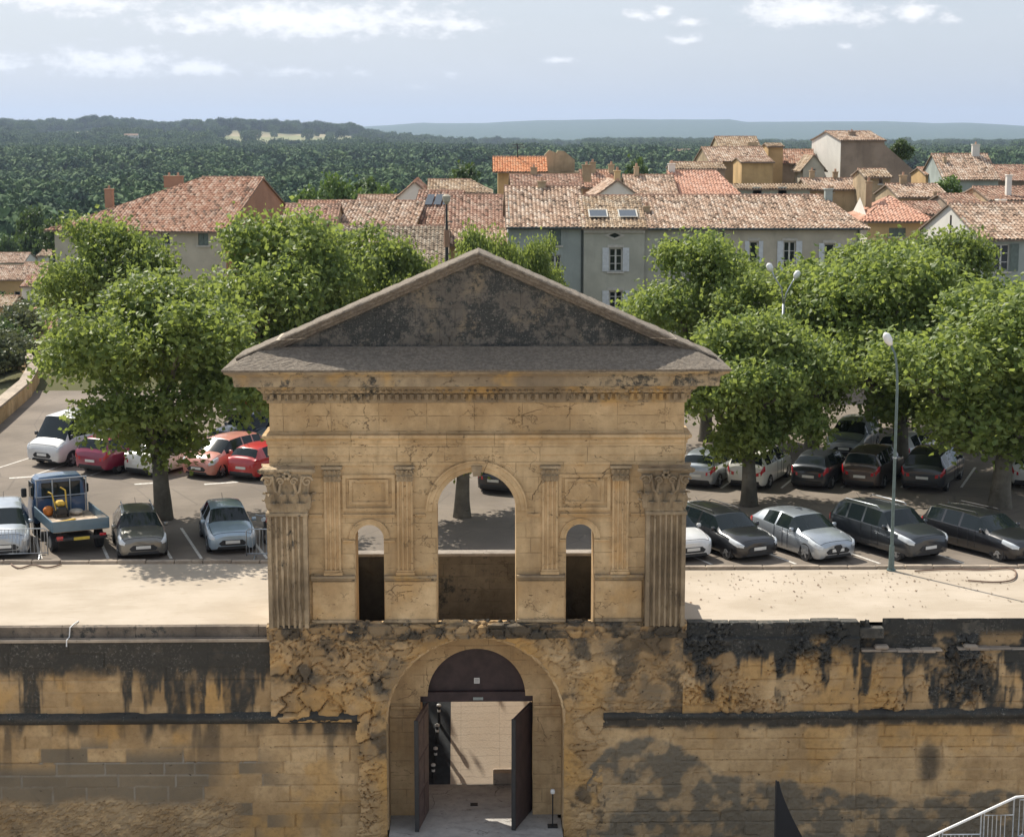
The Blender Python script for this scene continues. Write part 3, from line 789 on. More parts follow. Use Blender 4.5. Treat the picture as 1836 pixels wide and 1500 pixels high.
# ---- rough broken masonry round the arch (real relief)
def rough_fn(X, Z):
    n = vnoise(X, Z, 3, 4, 1.1); n2 = vnoise(X, Z, 9, 4, 5.0)
    wx = X+(n2-.5)*.25+(vnoise(X, Z, 4, 3, 1.6)-.5)*.8; wz = Z+(vnoise(X, Z, 6, 3, 2.0)-.5)*.5
    i1, g1, sx, sz = cells(wx, wz, 230, (-7, 7, -7, .6), 21, 1.3)
    i2, g2, _, _ = cells(wx, wz, 1500, (-7, 7, -7, .6), 22, 1.8)
    h1 = hash01(i1, 1)*.42; ax = (hash01(i1, 2)-.5)*1.1; azz = (hash01(i1, 3)-.5)*1.1
    big = h1+np.clip(ax*(wx-sx[i1]), -.12, .12)+np.clip(azz*(wz-sz[i1]), -.12, .12)-np.clip(.10-g1, 0, .1)*2.0
    small = .12+hash01(i2, 4)*.20-np.clip(.045-g2, 0, .045)*3
    a = sst(.42, .58, vnoise(X, Z, 12, 3, .75))
    right = sst(1.2, 3.2, X)                                    # thin courses on the right
    i3, g3 = ashlar_np(wx, Z+(n2-.5)*.12, .115, .42, 4)
    thin = .10+hash01(i3, 2)*.16-np.clip(.02-g3, 0, .02)*4
    D = big*(1-a)+small*a; D = D*(1-.55*right)+thin*.6*right
    D = D+(n-.5)*.22+(n2-.5)*.07
    tint = hash01(i1, 5)*(1-a)+hash01(i2, 6)*a
    joint = np.clip(1-g1/.04, 0, 1)*(1-a)*.55+np.clip(1-g2/.03, 0, 1)*a*.45
    rad = np.hypot(X+.08, np.maximum(Z-OZ, 0)); edge = sst(.0, .55, rad-OR)
    D = D*(.25+.75*edge)*.62+.04
    warm = sst(.50, .64, vnoise(X, Z, 31, 3, .8))*.6+(1-edge)*.5
    top = sst(-.25, .25, Z+.0)*.6
    cr = sst(.60, .70, vnoise(X, Z, 40, 5, 1.3))*.75
    cr = np.maximum(cr, sst(-.75, .1, Z+(n2-.5)*1.2+(n-.5))*.75*sst(.46, .62, vnoise(X, Z, 44, 5, 2.2)))
    cr = np.maximum(cr, sst(3.2, 5.2, X)*sst(-2.4, -.6, Z+(n-.5)*2)*.7*sst(.4, .55, vnoise(X, Z, 47, 4, 1.8)))
    pale = sst(.55, .68, vnoise(X, Z, 52, 4, .9))
    # low part: broken jambs
    return D, dict(tint=tint, joint=np.clip(joint, 0, 1), warm=warm, crust=np.clip(cr, 0, 1), grey=pale*.55)
def rough_keep(x, z):
    out = np.hypot(x+.08, z-OZ) > OR+.02
    out = np.where(z < OZ, np.abs(x+.08) > OR+.02, out)
    jag = (vnoise(x*0+3.3, z, 61, 3, 2.1)-.5)*.7
    low = (z > -2.95) | ((x > -3.72+jag*.5) & (x < 3.95+jag*.6)) 
    return out & low
stone_face('broken_masonry', gate, -6.42, 6.42, COURT, .16, .045, rough_fn, rough_keep, 53.98)
# top of the broken masonry: rough, uneven, running up to the feet of the pilasters
def ledge():
    nx, nk = 330, 16; X = np.linspace(-6.5, 6.45, nx); rows = []; T = np.linspace(0, 1, nk)
    XX, TT = np.meshgrid(X, T); i1, g1, sx, sz = cells(XX+(vnoise(XX, TT, 5, 3, 3.)-.5)*.3, TT*.9, 130, (-7, 7, -.2, 1.2), 91, 1.2)
    hh = hash01(i1, 2)*.16-np.clip(.07-g1, 0, .07)*1.6+(vnoise(XX, TT, 77, 4, 6.0)-.5)*.08
    Yy = np.where(TT < .4, 53.86-TT*.3, 53.74+(TT-.4)*.5)-hh*np.where(TT < .55, 1, .3)
    Zz = np.where(TT < .4, -.30+TT*.85, .04+(TT-.4)*.20)+hh*np.where(TT > .3, .75, 0)
    V = np.stack([XX, Yy, Zz], -1).reshape(-1, 3)-np.array(gate.location); i = np.arange(nx*nk).reshape(nk, nx)
    F = np.stack([i[:-1, :-1], i[:-1, 1:], i[1:, 1:], i[1:, :-1]], -1).reshape(-1, 4)
    cr = sst(.48, .60, vnoise(XX, TT, 81, 5, 1.6))*.85
    return np_mesh('broken_ledge', V, F, m_wall, gate, dict(tint=hash01(i1, 5).ravel(), joint=np.clip(1-g1/.05, 0, 1).ravel(), warm=(hash01(i1, 8)*.3).ravel(), crust=cr.ravel(), grey=(hash01(i1, 4)*.7).ravel()), smooth=False)
ledge()
# stone ring round the great arch
rows = []
for r0, y in ((OR-.006, 54.13), (OR-.006, 53.93), (OR+.05, 53.90), (OR+.11, 53.97)):
    rows.append([(-.08+(r0+.012*math.sin(k*2.7))*math.cos(PI*k/60), y+.01*math.sin(k*1.9), OZ+(r0+.012*math.sin(k*2.7))*math.sin(PI*k/60)) for k in range(61)])
mb = MB(); mb.grid(rows); gpart(mb, 'arch_rim', m_fac_plain)
# post with a floodlight in the right of the doorway, drain in the floor
fl = thing('ground_spotlight', 'small white spotlight on a thin dark post by the right jamb of the gate', 'spotlight', (2.35, 54.3, FLOOR))
MB().tube([(0, 0, 0), (0, 0, 1.1)], .02, 6).build('post', m_black, fl); MB().box(-.07, .07, -.09, .06, 1.1, 1.24, bev=.03).build('lamp_head', m_white, fl)
MB().box(-.16, .16, -.16, .16, 0, .04, bev=.01).build('base', m_black, fl)
dr = ground(850, 1442, FLOOR)
meta(MB().box(dr.x-.12, dr.x+.12, dr.y-.12, dr.y+.12, FLOOR, FLOOR+.03, bev=.008).build('floor_drain', m_black), 'small black floor drain in the paving of the gate passage', 'drain')
bl = at(900, 1402, 58.3)
meta(MB().box(bl.x-.3, bl.x+.35, 58.0, 58.5, FLOOR+.01, FLOOR+.42, bev=.03).build('stone_block', m_kerb), 'low grey stone block at the foot of the ramp stairs inside the gate', 'block')
# white-capped bollards up the left side of the ramp
proto = None
for k, (px, py) in enumerate(((777, 1396), (781, 1355), (784, 1315), (787, 1278))):
    y = 58.15+.3; best = None
    for i in range(120):
        yy = 58.15+i*.04; zz = FLOOR-.02+RS*(yy-58.1); p = at(px, py, yy)
        if best is None or abs(p.z-zz-.35) < best[0]: best = (abs(p.z-zz-.35), p.x, yy, zz)
    lab = ('white-capped bollard nearest the door, at the foot of the ramp', 'second white-capped bollard up the ramp from the door', 'third white-capped bollard up the ramp from the door', 'farthest white-capped bollard at the top of the ramp seen through the door')[k]
    if proto is None:
        proto = thing('bollard', lab, 'bollard', group='bollards along the gate ramp')
        MB().tube([(0, 0, 0), (0, 0, .62)], .05, 8).build('post', m_black, proto)
        MB().tube([(0, 0, .62), (0, 0, .68), (0, 0, .71)], [.075, .075, .03], 10).build('cap', m_white, proto)
        MB().tube([(0, 0, .42), (0, 0, .50)], .056, 8).build('band', m_white, proto); b = proto
    else:
        b = copy_tree(proto); b['label'] = lab
    b.location = (best[1], best[2], best[3])

# ================================================================== RAMPART WALLS
def wall_left_fn(X, Z):
    n = vnoise(X, Z, 103, 5, .9); n2 = vnoise(X, Z, 105, 4, 4.0)
    ids, g = ashlar_np(X+(n2-.5)*.03, Z+(n2-.5)*.02, .47, 1.25, 31)
    D = hash01(ids, 3)*.03-np.clip(.02-g, 0, .02)*2+(n-.5)*.05
    # the low rubble band at the foot
    foot = sst(-5.35, -5.75, Z+(n-.5)*.5+.02*X*0)*sst(-6.9, -8.6, X+(n-.5)*2)
    wx = X+(n2-.5)*.4; wz = Z+(n2-.5)*.25; i2, g2, _, _ = cells(wx, wz, 1600, (-18, -6, -7, -4.8), 33, 2.0)
    D = D*(1-foot)+foot*(hash01(i2, 1)*.07-np.clip(.04-g2, 0, .04)*.8-.02)
    stk = vnoise(X*1.0, Z*.10, 107, 5, 1.9, .6); low = -1.35-1.5*sst(.40, .62, stk)
    fs = vnoise(X*1.0, Z*.25, 131, 5, 7.0, .6); crust = sst(-.42, .22, Z-low-(n2-.5)*.5)*(.55+.45*sst(.25, .6, fs+sst(-1.6, -.8, Z)*.5))*.97
    belt = sst(.17, .06, np.abs(Z+2.88))*.95
    under = sst(-3.45, -2.95, Z+(vnoise(X, Z*.2, 109, 4, 3.)-.5)*1.5)*(Z < -2.9)*.9*sst(.38, .56, vnoise(X, Z*.15, 110, 4, 1.4))
    drip = sst(.69, .78, vnoise(X, Z*.06, 111, 4, 2.2))*sst(-5.2, -3.0, Z)*(Z < -2.9)*.75
    crust = np.maximum.reduce([crust, belt, under, drip])
    grey = sst(-3.7, -4.3, Z+(hash01(ids, 12)-.5)*.8)*sst(-6.6, -8.2, X+(hash01(ids, 9)-.5)*2.6)
    joint = np.clip(1-g/.026, 0, 1)*(1-foot)*np.where(Z < -3.0, 1, .35)*(.35+.65*grey)
    return D, dict(tint=hash01(ids, 7)*.8*(1-foot)+foot*hash01(i2, 5)*.7, joint=joint, warm=sst(.5, .66, n)*.7*(1-grey), crust=np.clip(np.maximum(crust*(1-foot), foot*.10*sst(.5, .62, vnoise(X, Z, 115, 4, 1.9))), 0, 1), grey=np.clip(grey*.85*(1-foot)+foot*.45*hash01(i2, 8), 0, 1))
wl = thing('rampart_wall', 'long rampart wall left of the gate with black streaks running down below its straight coping', 'wall', (-12, 54, FLOOR))
stone_face('wall_face', wl, -19.4, -6.36, COURT, -.28, .05, wall_left_fn, None, 54.0)
stone_face('wall_face', wl, -44, -19.4, COURT, -.28, .16, wall_left_fn, None, 54.0)
stone_face('wall_face', wl, -6.9, -3.3, COURT, -2.86, .05, wall_left_fn, None, 54.0)
mb = MB(); mb.box(-44, -6.4, 54.3, 55.0, FLOOR, -.42); mb.build('wall_core', m_fac_plain, wl, world=True)
m_coping = stone('brown_coping', (.12, .10, .08), (.26, .21, .16), joint=False, lichen=.35)
mb = MB(); x = -44.0; r = random.Random(3)
while x < -6.5:
    L = r.uniform(1.4, 2.6); b = min(x+L, -6.42)
    mb.box(x+.003, b-.003, 54.16, 54.44, -.40, .03+r.uniform(-.006, .006), bev=.012); x = b
mb.build('coping', m_coping, wl, world=True)
mb = MB(); mb.box(-44, -6.42, 53.92, 54.15, -.40, -.30, bev=.012); mb.build('ledge', m_kerb, wl, world=True)
def belt_mesh(x0, x1, parent, seed):
    X = np.linspace(x0, x1, int((x1-x0)/.09)); rows = []
    for k, (d, z) in enumerate(((-.02, -3.06), (.10, -3.0), (.22, -2.9), (.26, -2.82), (.24, -2.76), (-.02, -2.66))):
        n = vnoise(X, X*0+k*.21, seed, 5, 1.7)-.5; rows.append([(float(a), 54-d-float(q)*.16, z+float(q)*.06) for a, q in zip(X, n)])
    m_ = MB(); m_.grid(rows); return m_.build('belt_course', m_belt, parent, world=True, smooth=True)
m_belt = stone('blackened_belt', (.045, .045, .042), (.10, .09, .075), joint=False, lichen=.5)
belt_mesh(-44, -3.75, wl, 5)
# cable hanging over the coping
mb = MB(); mb.tube([(-12.50, 54.9, .03), (-12.55, 54.45, .05), (-12.6, 54.13, .03), (-12.63, 54.12, -.26), (-12.66, 53.88, -.30), (-12.67, 53.88, -.5)], .02, 6)
meta(mb.build('cable', m_white), 'thin pale cable hanging over the coping of the streaked wall', 'cable')

def top_right(X):
    t = .13+(vnoise(X, X*0, 201, 3, .9)-.5)*.10
    t = np.where((X > 8.45) & (X < 9.15), -.10, t); t = np.where((X > 12.2) & (X < 12.9), -.18+np.abs(X-12.5)*.5, t)
    return t
def wall_right_fn(X, Z):
    n = vnoise(X, Z, 203, 5, .9); n2 = vnoise(X, Z, 205, 4, 4.0)
    ids, g = ashlar_np(X+(n2-.5)*.05, Z+(n2-.5)*.05, .40, .95, 41)
    wx = X+(n2-.5)*.3; wz = Z+(n2-.5)*.2; i2, g2, _, _ = cells(wx, wz, 2600, (6, 20, -7, .3), 43, 1.6)
    up = sst(-2.9, -2.7, Z); rg = sst(.47, .58, vnoise(X, Z, 207, 3, .8))*up
    D = (hash01(ids, 3)*.05-np.clip(.02-g, 0, .02)*2)*(1-rg)+rg*(hash01(i2, 1)*.20-np.clip(.05-g2, 0, .05)*2)+(n-.5)*.10
    # lost facing: the top courses stand back in steps
    step = np.where(X > 11.9, np.where(X < 14.6, -.85, -.80), 9.0); step = np.where((X > 14.6) & (X < 15.0), -1.25, step)
    D = D-.34*(Z > step+.04*(n2-.5))*(X > 11.9)
    D = D+.12*(Z < -.35+.1*(n-.5))*(X < 11.9)
    stk = vnoise(X, Z*.12, 209, 5, 1.5, .6); low = -.95-2.1*sst(.38, .62, stk)
    fs = vnoise(X*1.0, Z*.3, 231, 5, 7.0, .6); crust = sst(-.42, .25, Z-low-(n2-.5)*.7-(n-.5)*.9)*(.5+.5*sst(.25, .6, fs+sst(-1.4, -.6, Z)*.5))
    crust *= 1-.75*sst(.56, .66, vnoise(X, Z, 212, 5, 1.3))*sst(-.2, -.6, Z)
    belt = sst(.34, .12, np.abs(Z+2.98)+(n2-.5)*.3)*.95
    blob = sst(.75, .25, np.hypot((X-14.2)*1.5, (Z+4.4)*.8)+(n2-.5)*.5)*.8
    drip = sst(.62, .74, vnoise(X, Z*.1, 211, 4, .9))*sst(-3.7, -3.0, Z+(n-.5))*(Z < -2.9)*.85
    crust = np.maximum.reduce([crust*up, belt, drip, blob])
    # grey lime render patch low, its edge rising in an arc
    e = -4.35-1.1*sst(5.5, 12.5, X)+.9*sst(2.5, 5.0, X)*sst(8.0, 5.2, X)-.7*sst(4.2, 2.9, X)
    grey = sst(.12, -.12, Z-e-(n-.5)*.9-(n2-.5)*.25)
    D = D+grey*(.03+(vnoise(X, Z, 221, 5, 6.0)-.5)*.10)*(1-up)
    joint = np.clip(1-g/.022, 0, 1)*(1-rg)*.28*(1-grey)*sst(.42, .6, n)
    return D, dict(tint=hash01(ids, 7)*.45*(1-grey)+.2*grey, joint=joint, warm=sst(.52, .66, n)*.6*(1-grey), crust=np.clip(crust, 0, 1), grey=np.clip(grey*(.35+.9*sst(.35, .6, vnoise(X, Z, 225, 5, 2.2))), 0, 1))
wr = thing('rampart_wall', 'ruined rampart wall right of the gate, blackened and crumbling along its uneven top', 'wall', (12, 54, FLOOR))
stone_face('wall_face', wr, 6.36, 20.2, COURT, .22, .05, wall_right_fn, lambda x, z: z < top_right(x), 54.0)
stone_face('wall_face', wr, 3.4, 6.36, COURT, -2.86, .05, wall_right_fn, None, 54.0)
stone_face('wall_face', wr, 20.2, 44, COURT, .22, .16, wall_right_fn, lambda x, z: z < top_right(x), 54.0)
mb = MB(); mb.box(6.4, 44, 54.38, 55.0, FLOOR, -.42); mb.build('wall_core', m_fac_plain, wr, world=True)
belt_mesh(3.9, 44, wr, 6)
def top_stones():
    mb = MB(); r = random.Random(9); x = 6.5
    while x < 44:
        L = r.uniform(.5, 1.2); t = float(top_right(np.array([x+L/2]))[0])
        if t > -1: mb.box(x+.01, x+L-.01, 54.015+r.uniform(-.01, .03)+(.34 if x > 11.9 else 0), 54.42+r.uniform(-.02, .02), -.42, t-.01+r.uniform(-.04, .01), bev=.02)
        x += L
    return mb
top_stones().build('top_stones', stone('blackened_top_stones', (.06, .06, .055), (.22, .19, .15), joint=False, lichen=.55), wr, world=True)
mb = MB(); r = random.Random(19)
for x0, x1, z in ((11.95, 14.5, -.83), (15.0, 20.0, -.80)):
    x = x0
    while x < x1: L = r.uniform(.3, .8); mb.box(x, min(x+L, x1), 54.0+r.uniform(-.03, .06), 54.36, z-.05+r.uniform(-.02, .02), z+.03+r.uniform(-.03, .04), bev=.02); x += L
for x in (12.6, 15.4, 17.4): mb.box(x-.22, x+.22, 54.0, 54.3, -.8, -.66, bev=.05)
mb.build('exposed_ledge', m_kerb, wr, world=True)

# hoses / cables lying on the terrace edge
def snake(name, pts, rad, mat, lab):
    mb = MB(); P = []
    for i in range(len(pts)-1):
        a, b = Vector(pts[i]), Vector(pts[i+1])
        p0 = Vector(pts[max(i-1, 0)]); p3 = Vector(pts[min(i+2, len(pts)-1)])
        for k in range(6):
            t = k/6; P.append(.5*((2*a)+(b-p0)*t+(2*p0-5*a+4*b-p3)*t*t+(3*a-p0-3*b+p3)*t**3))
    P.append(Vector(pts[-1])); mb.tube(P, rad, 6); return meta(mb.build(name, mat, smooth=True), lab, 'hose')
m_hose = plain('brown_hose', (.16, .10, .07), .7)
g = lambda px, py: tuple(ground(px, py, .05))
snake('hose', [g(1640, 1023), g(1700, 1020), g(1760, 1021), g(1812, 1019), g(1822, 1030), g(1812, 1040), g(1780, 1043), g(1735, 1040)], .028, m_hose, 'brown hose looped on the sand near the right end of the kerb')
snake('hose', [g(20, 1011), g(35, 1018), g(60, 1012), g(85, 1017), g(110, 1011)], .028, m_hose, 'short curl of brown hose on the sand at the left edge')

# ================================================================== PLANE TREES
def leaf_mat(name, c0, c1, trans=.45, far=False):
    m, t, b = new_mat(name)
    r = t.add('ShaderNodeNewGeometry').outputs['Random Per Island']
    inf = t.add('ShaderNodeObjectInfo').outputs['Random']
    c = t.mix(r, c0, c1)
    c = t.mix(t.m('MULTIPLY', inf, .45), c, tuple(k*.62 for k in c0))
    n = t.noise(t.obj(), .9, 2); c = t.mix(t.rng(n, .4, .65, 0, .35), c, (c1[0]*1.15, c1[1]*1.05, c1[2]*.9))
    t.put(b.inputs['Base Color'], c); b.inputs['Roughness'].default_value = .5; b.inputs['Specular IOR Level'].default_value = .4
    if trans:
        tr = t.add('ShaderNodeBsdfTranslucent'); t.put(tr.inputs[0], t.mix(.5, c, (c1[0]*1.3, c1[1]*1.2, c1[2]*.6)))
        mx = t.add('ShaderNodeMixShader'); mx.inputs[0].default_value = trans
        t.l.new(b.outputs[0], mx.inputs[1]); t.l.new(tr.outputs[0], mx.inputs[2]); t.l.new(mx.outputs[0], t.n['Material Output'].inputs[0])
    return m
m_leaf = leaf_mat('plane_leaf', (.080, .145, .040), (.305, .385, .120), .5)
m_leaf2 = leaf_mat('dark_leaf', (.045, .09, .036), (.11, .17, .055), .3)
m_leaf3 = leaf_mat('olive_leaf', (.075, .105, .055), (.14, .16, .08), .25)
m_bark = stone('plane_bark', (.10, .09, .07), (.22, .20, .16), joint=False)

def crown_np(seed, lobes, nclump, per, csize, lsize, zsq=1.0):
    r = np.random.RandomState(seed); L = np.array(lobes)
    vol = L[:, 3]**2; pick = r.choice(len(L), nclump, p=vol/vol.sum())
    d = r.normal(size=(nclump, 3)); d /= np.linalg.norm(d, axis=1)[:, None]
    d[:, 2] = np.where(d[:, 2] < -.35, -d[:, 2]*.6, d[:, 2])
    rad = L[pick, 3]*(r.uniform(.5, 1.06, nclump)**.45)
    c = L[pick, :3]+d*rad[:, None]*np.array([1, 1, zsq])
    # drop clumps buried inside another lobe
    inside = np.zeros(nclump, bool)
    for l in L: inside |= np.linalg.norm((c-l[:3])/np.array([1, 1, zsq]), axis=1) < l[3]*.62
    c = c[~inside]; dd = d[~inside]
    n = len(c)*per
    out = np.repeat(dd, per, 0)
    off = r.normal(size=(n, 3))*csize*.5; p = np.repeat(c, per, 0)+off
    nrm = out*.7+r.normal(size=(n, 3))*.75+np.array([0, 0, .35]); nrm /= np.linalg.norm(nrm, axis=1)[:, None]
    a = np.cross(nrm, r.normal(size=(n, 3))); a /= np.linalg.norm(a, axis=1)[:, None]; b = np.cross(nrm, a)
    s = (lsize*r.uniform(.55, 1.25, n))[:, None]
    dip = nrm*s*.16
    V = np.stack([p-a*s*.55, p-b*s*.42-dip+a*s*.02, p+a*s*.55, p+b*s*.42-dip+a*s*.02], 1).reshape(-1, 3)
    F = np.arange(len(V)).reshape(-1, 4)
    return V, F
def limb(mb, p0, p1, r0, r1, sag=.15, n=5, seed=0):
    r = random.Random(seed); p0, p1 = Vector(p0), Vector(p1); pts = []
    for i in range(n+1):
        t = i/n; q = p0.lerp(p1, t); q.z += sag*math.sin(PI*t); 
        if 0 < i < n: q += Vector((r.uniform(-.1, .1), r.uniform(-.1, .1), 0))
        pts.append(q)
    mb.tube(pts, [r0+(r1-r0)*i/n for i in range(n+1)], 8)
def plane_tree_proto(seed, R, zlo, zhi, nl=34, lsize=.235, dens=1.45, topbias=.0, tr=.33):
    r = random.Random(seed); lobes = []; Hc = zhi-zlo
    lobes.append((0, 0, zlo+Hc*.55, R*.50))
    for k in range(nl):
        a = 2*PI*k/nl*2.4+r.uniform(-.4, .4); t = (k+.5)/nl; z = zlo+Hc*(.10+.78*t)
        prof = (.20+.80*float(sst(0.0, .46, t)))*(1-.55*float(sst(.62, 1.0, t)))
        rr = R*prof*r.uniform(.45, .86); s = R*r.uniform(.17, .33)*(.70+.35*prof)
        z = min(z, zhi-s*.85); lobes.append((rr*math.cos(a), rr*math.sin(a), z, s))
    for k in range(3): lobes.append((r.uniform(-.25, .25)*R, r.uniform(-.25, .25)*R, zhi-R*r.uniform(.28, .36), R*.30))
    for k in range(nl):                                     # small outer sprigs roughen the outline
        b = lobes[r.randrange(1, len(lobes)-3)]; a = r.uniform(0, 2*PI)
        s = b[3]*.46; lobes.append((b[0]+b[3]*math.cos(a)*.98, b[1]+b[3]*math.sin(a)*.98, b[2]+r.uniform(-.2, .9)*b[3], s))
    V, F = crown_np(seed, lobes, int(1500*dens), 17, .62, lsize)
    mb = MB(); top = Vector((r.uniform(-.15, .15), r.uniform(-.15, .15), zlo+.7))
    mb.tube([(0, 0, -.3), (0, 0, .25), (.01, 0, .7), (top.x*.4, top.y*.4, 1.3), (top.x, top.y, top.z)], [tr*1.35, tr*1.15, tr, tr*.9, tr*.8], 12)
    for k in range(9):
        b = lobes[1+(k*5) % nl]; end = Vector(b[:3])*.92+top*.08
        mid = top.lerp(end, .45)+Vector((0, 0, .25))
        limb(mb, top-Vector((0, 0, .15)), mid, tr*.5, tr*.3, .1, 4, k); limb(mb, mid, end, tr*.3, .04, .1, 4, k+20)
        for j in range(2):
            e2 = end+Vector((r.uniform(-1, 1), r.uniform(-1, 1), r.uniform(.2, .9)))*b[3]*.8; limb(mb, mid.lerp(end, .6), e2, .06, .015, .05, 3, k+40)
    return V, F, mb
TV = []; TX = []
def make_variant(seed, **k):
    V, F, mb = plane_tree_proto(seed, **k)
    cr = np_mesh('crown', V, F, m_leaf, None, smooth=False); tk = mb.build('trunk', m_bark, smooth=True)
    TV.append((cr.data, tk.data)); TX.append((float(np.percentile(np.abs(V[:, :2]), 98.5)), float(np.percentile(V[:, 2], 99.7)))); bpy.data.objects.remove(cr); bpy.data.objects.remove(tk)
make_variant(1, R=4.4, zlo=1.7, zhi=9.3)
make_variant(2, R=4.0, zlo=1.5, zhi=8.0)
make_variant(3, R=4.2, zlo=1.6, zhi=9.8)
make_variant(4, R=4.6, zlo=1.6, zhi=8.8)
def tree(loc, var, scale, rz, label, group='plane trees in the car park', sc3=None, mat=None):
    t = thing('plane_tree', label, 'tree', loc, rz, group); t.scale = sc3 or (scale, scale, scale)
    for nm, me in (('trunk', TV[var][1]), ('crown', TV[var][0])):
        o = bpy.data.objects.new(nm, me); C.objects.link(o); o.parent = t; KIDS.setdefault(t.name, []).append(o)
    return t
TREES = [
 # px of trunk, Y, variant, top pixel row, width in px, rz, label
 (288, 70.1, 0, 498, 410, .3, 'leafy plane tree nearest the gate on its left, among the front row of cars'),
 (828, 70.3, 1, 590, 350, 1.3, 'plane tree standing behind the gateway, its trunk seen through the upper arch'),
 (1345, 72.3, 1, 570, 350, 2.1, 'plane tree just right of the gateway above the black estate car'),
 (1797, 71.6, 3, 515, 470, .8, 'plane tree by the right edge with its trunk beside the last black car'),
 (212, 90, 2, 396, 262, .2, 'plane tree below the big left-hand tiled roof, behind the foremost left tree'),
 (505, 90, 3, 386, 350, 1.9, 'broad plane tree left of the pediment, in front of the brown gable'),
 (705, 96, 1, 434, 205, 2.6, 'small plane tree just left of the pediment peak, in front of the ribbed olive roof'),
 (865, 94, 1, 416, 170, .9, 'plane tree whose top rises directly behind the pediment peak'),
 (960, 97, 2, 432, 110, 3.1, 'narrow plane tree right of the pediment peak, against the grey house'),
 (1265, 88, 2, 424, 265, 1.1, 'plane tree in front of the grey house with white shutters, left of the twin-headed lamp'),
 (1455, 84, 1, 492, 320, .4, 'low plane tree behind the black cars, just below the twin-headed lamp'),
 (1560, 92, 2, 430, 290, 2.2, 'plane tree in front of the yellow house with the hipped roof'),
 (1688, 88, 0, 418, 262, 4.0, 'tall plane tree in front of the white gable house, the highest crown on the right'),
 (1862, 86, 3, 515, 290, 5.1, 'plane tree cut by the right edge of the picture, below the house with dark shutters'),
 (1615, 79.5, 3, 452, 400, 3.6, 'plane tree behind the tall green lamp post'),
]
VZ = [9.3, 8.0, 9.8, 8.8]; VR = [4.4, 4.0, 4.2, 4.6]
for px, Y, v, ytop, wpx, rz, lab in TREES:
    b = at(px, 800, Y); zt = at(px, ytop, Y-1).z; wd = wpx/F_PX*Y/2
    tree((b.x, Y, 0), v, 1, rz, lab, sc3=(wd/TX[v][0], wd/TX[v][0], zt/TX[v][1]))

# ================================================================== CARS
def paint(name, col, metal=.0, rough=.32):
    m, t, b = new_mat(name); n = t.noise(t.obj(), 3, 3)
    t.put(b.inputs['Base Color'], t.mix(t.rng(n, .3, .7), tuple(c*.9 for c in col), col)); b.inputs['Roughness'].default_value = rough
    b.inputs['Metallic'].default_value = metal; b.inputs['Coat Weight'].default_value = .8; b.inputs['Coat Roughness'].default_value = .05
    return m
def glass_mat():
    m, t, b = new_mat('car_glass'); b.inputs['Base Color'].default_value = (.012, .018, .02, 1); b.inputs['Roughness'].default_value = .04
    b.inputs['Specular IOR Level'].default_value = .35; return m
m_glass = glass_mat()
m_trim = plain('black_trim', (.022, .023, .025), .55, var=.15)
m_rim = plain('alloy_rim', (.45, .46, .47), .35, metal=.6, var=.1)
m_hl = plain('headlight_glass', (.62, .66, .68), .12, coat=1, var=.1)
m_tl = plain('taillight_red', (.50, .012, .02), .2, coat=1, var=.1)
m_plate = plain('plate_white', (.70, .70, .66), .4, var=.05)

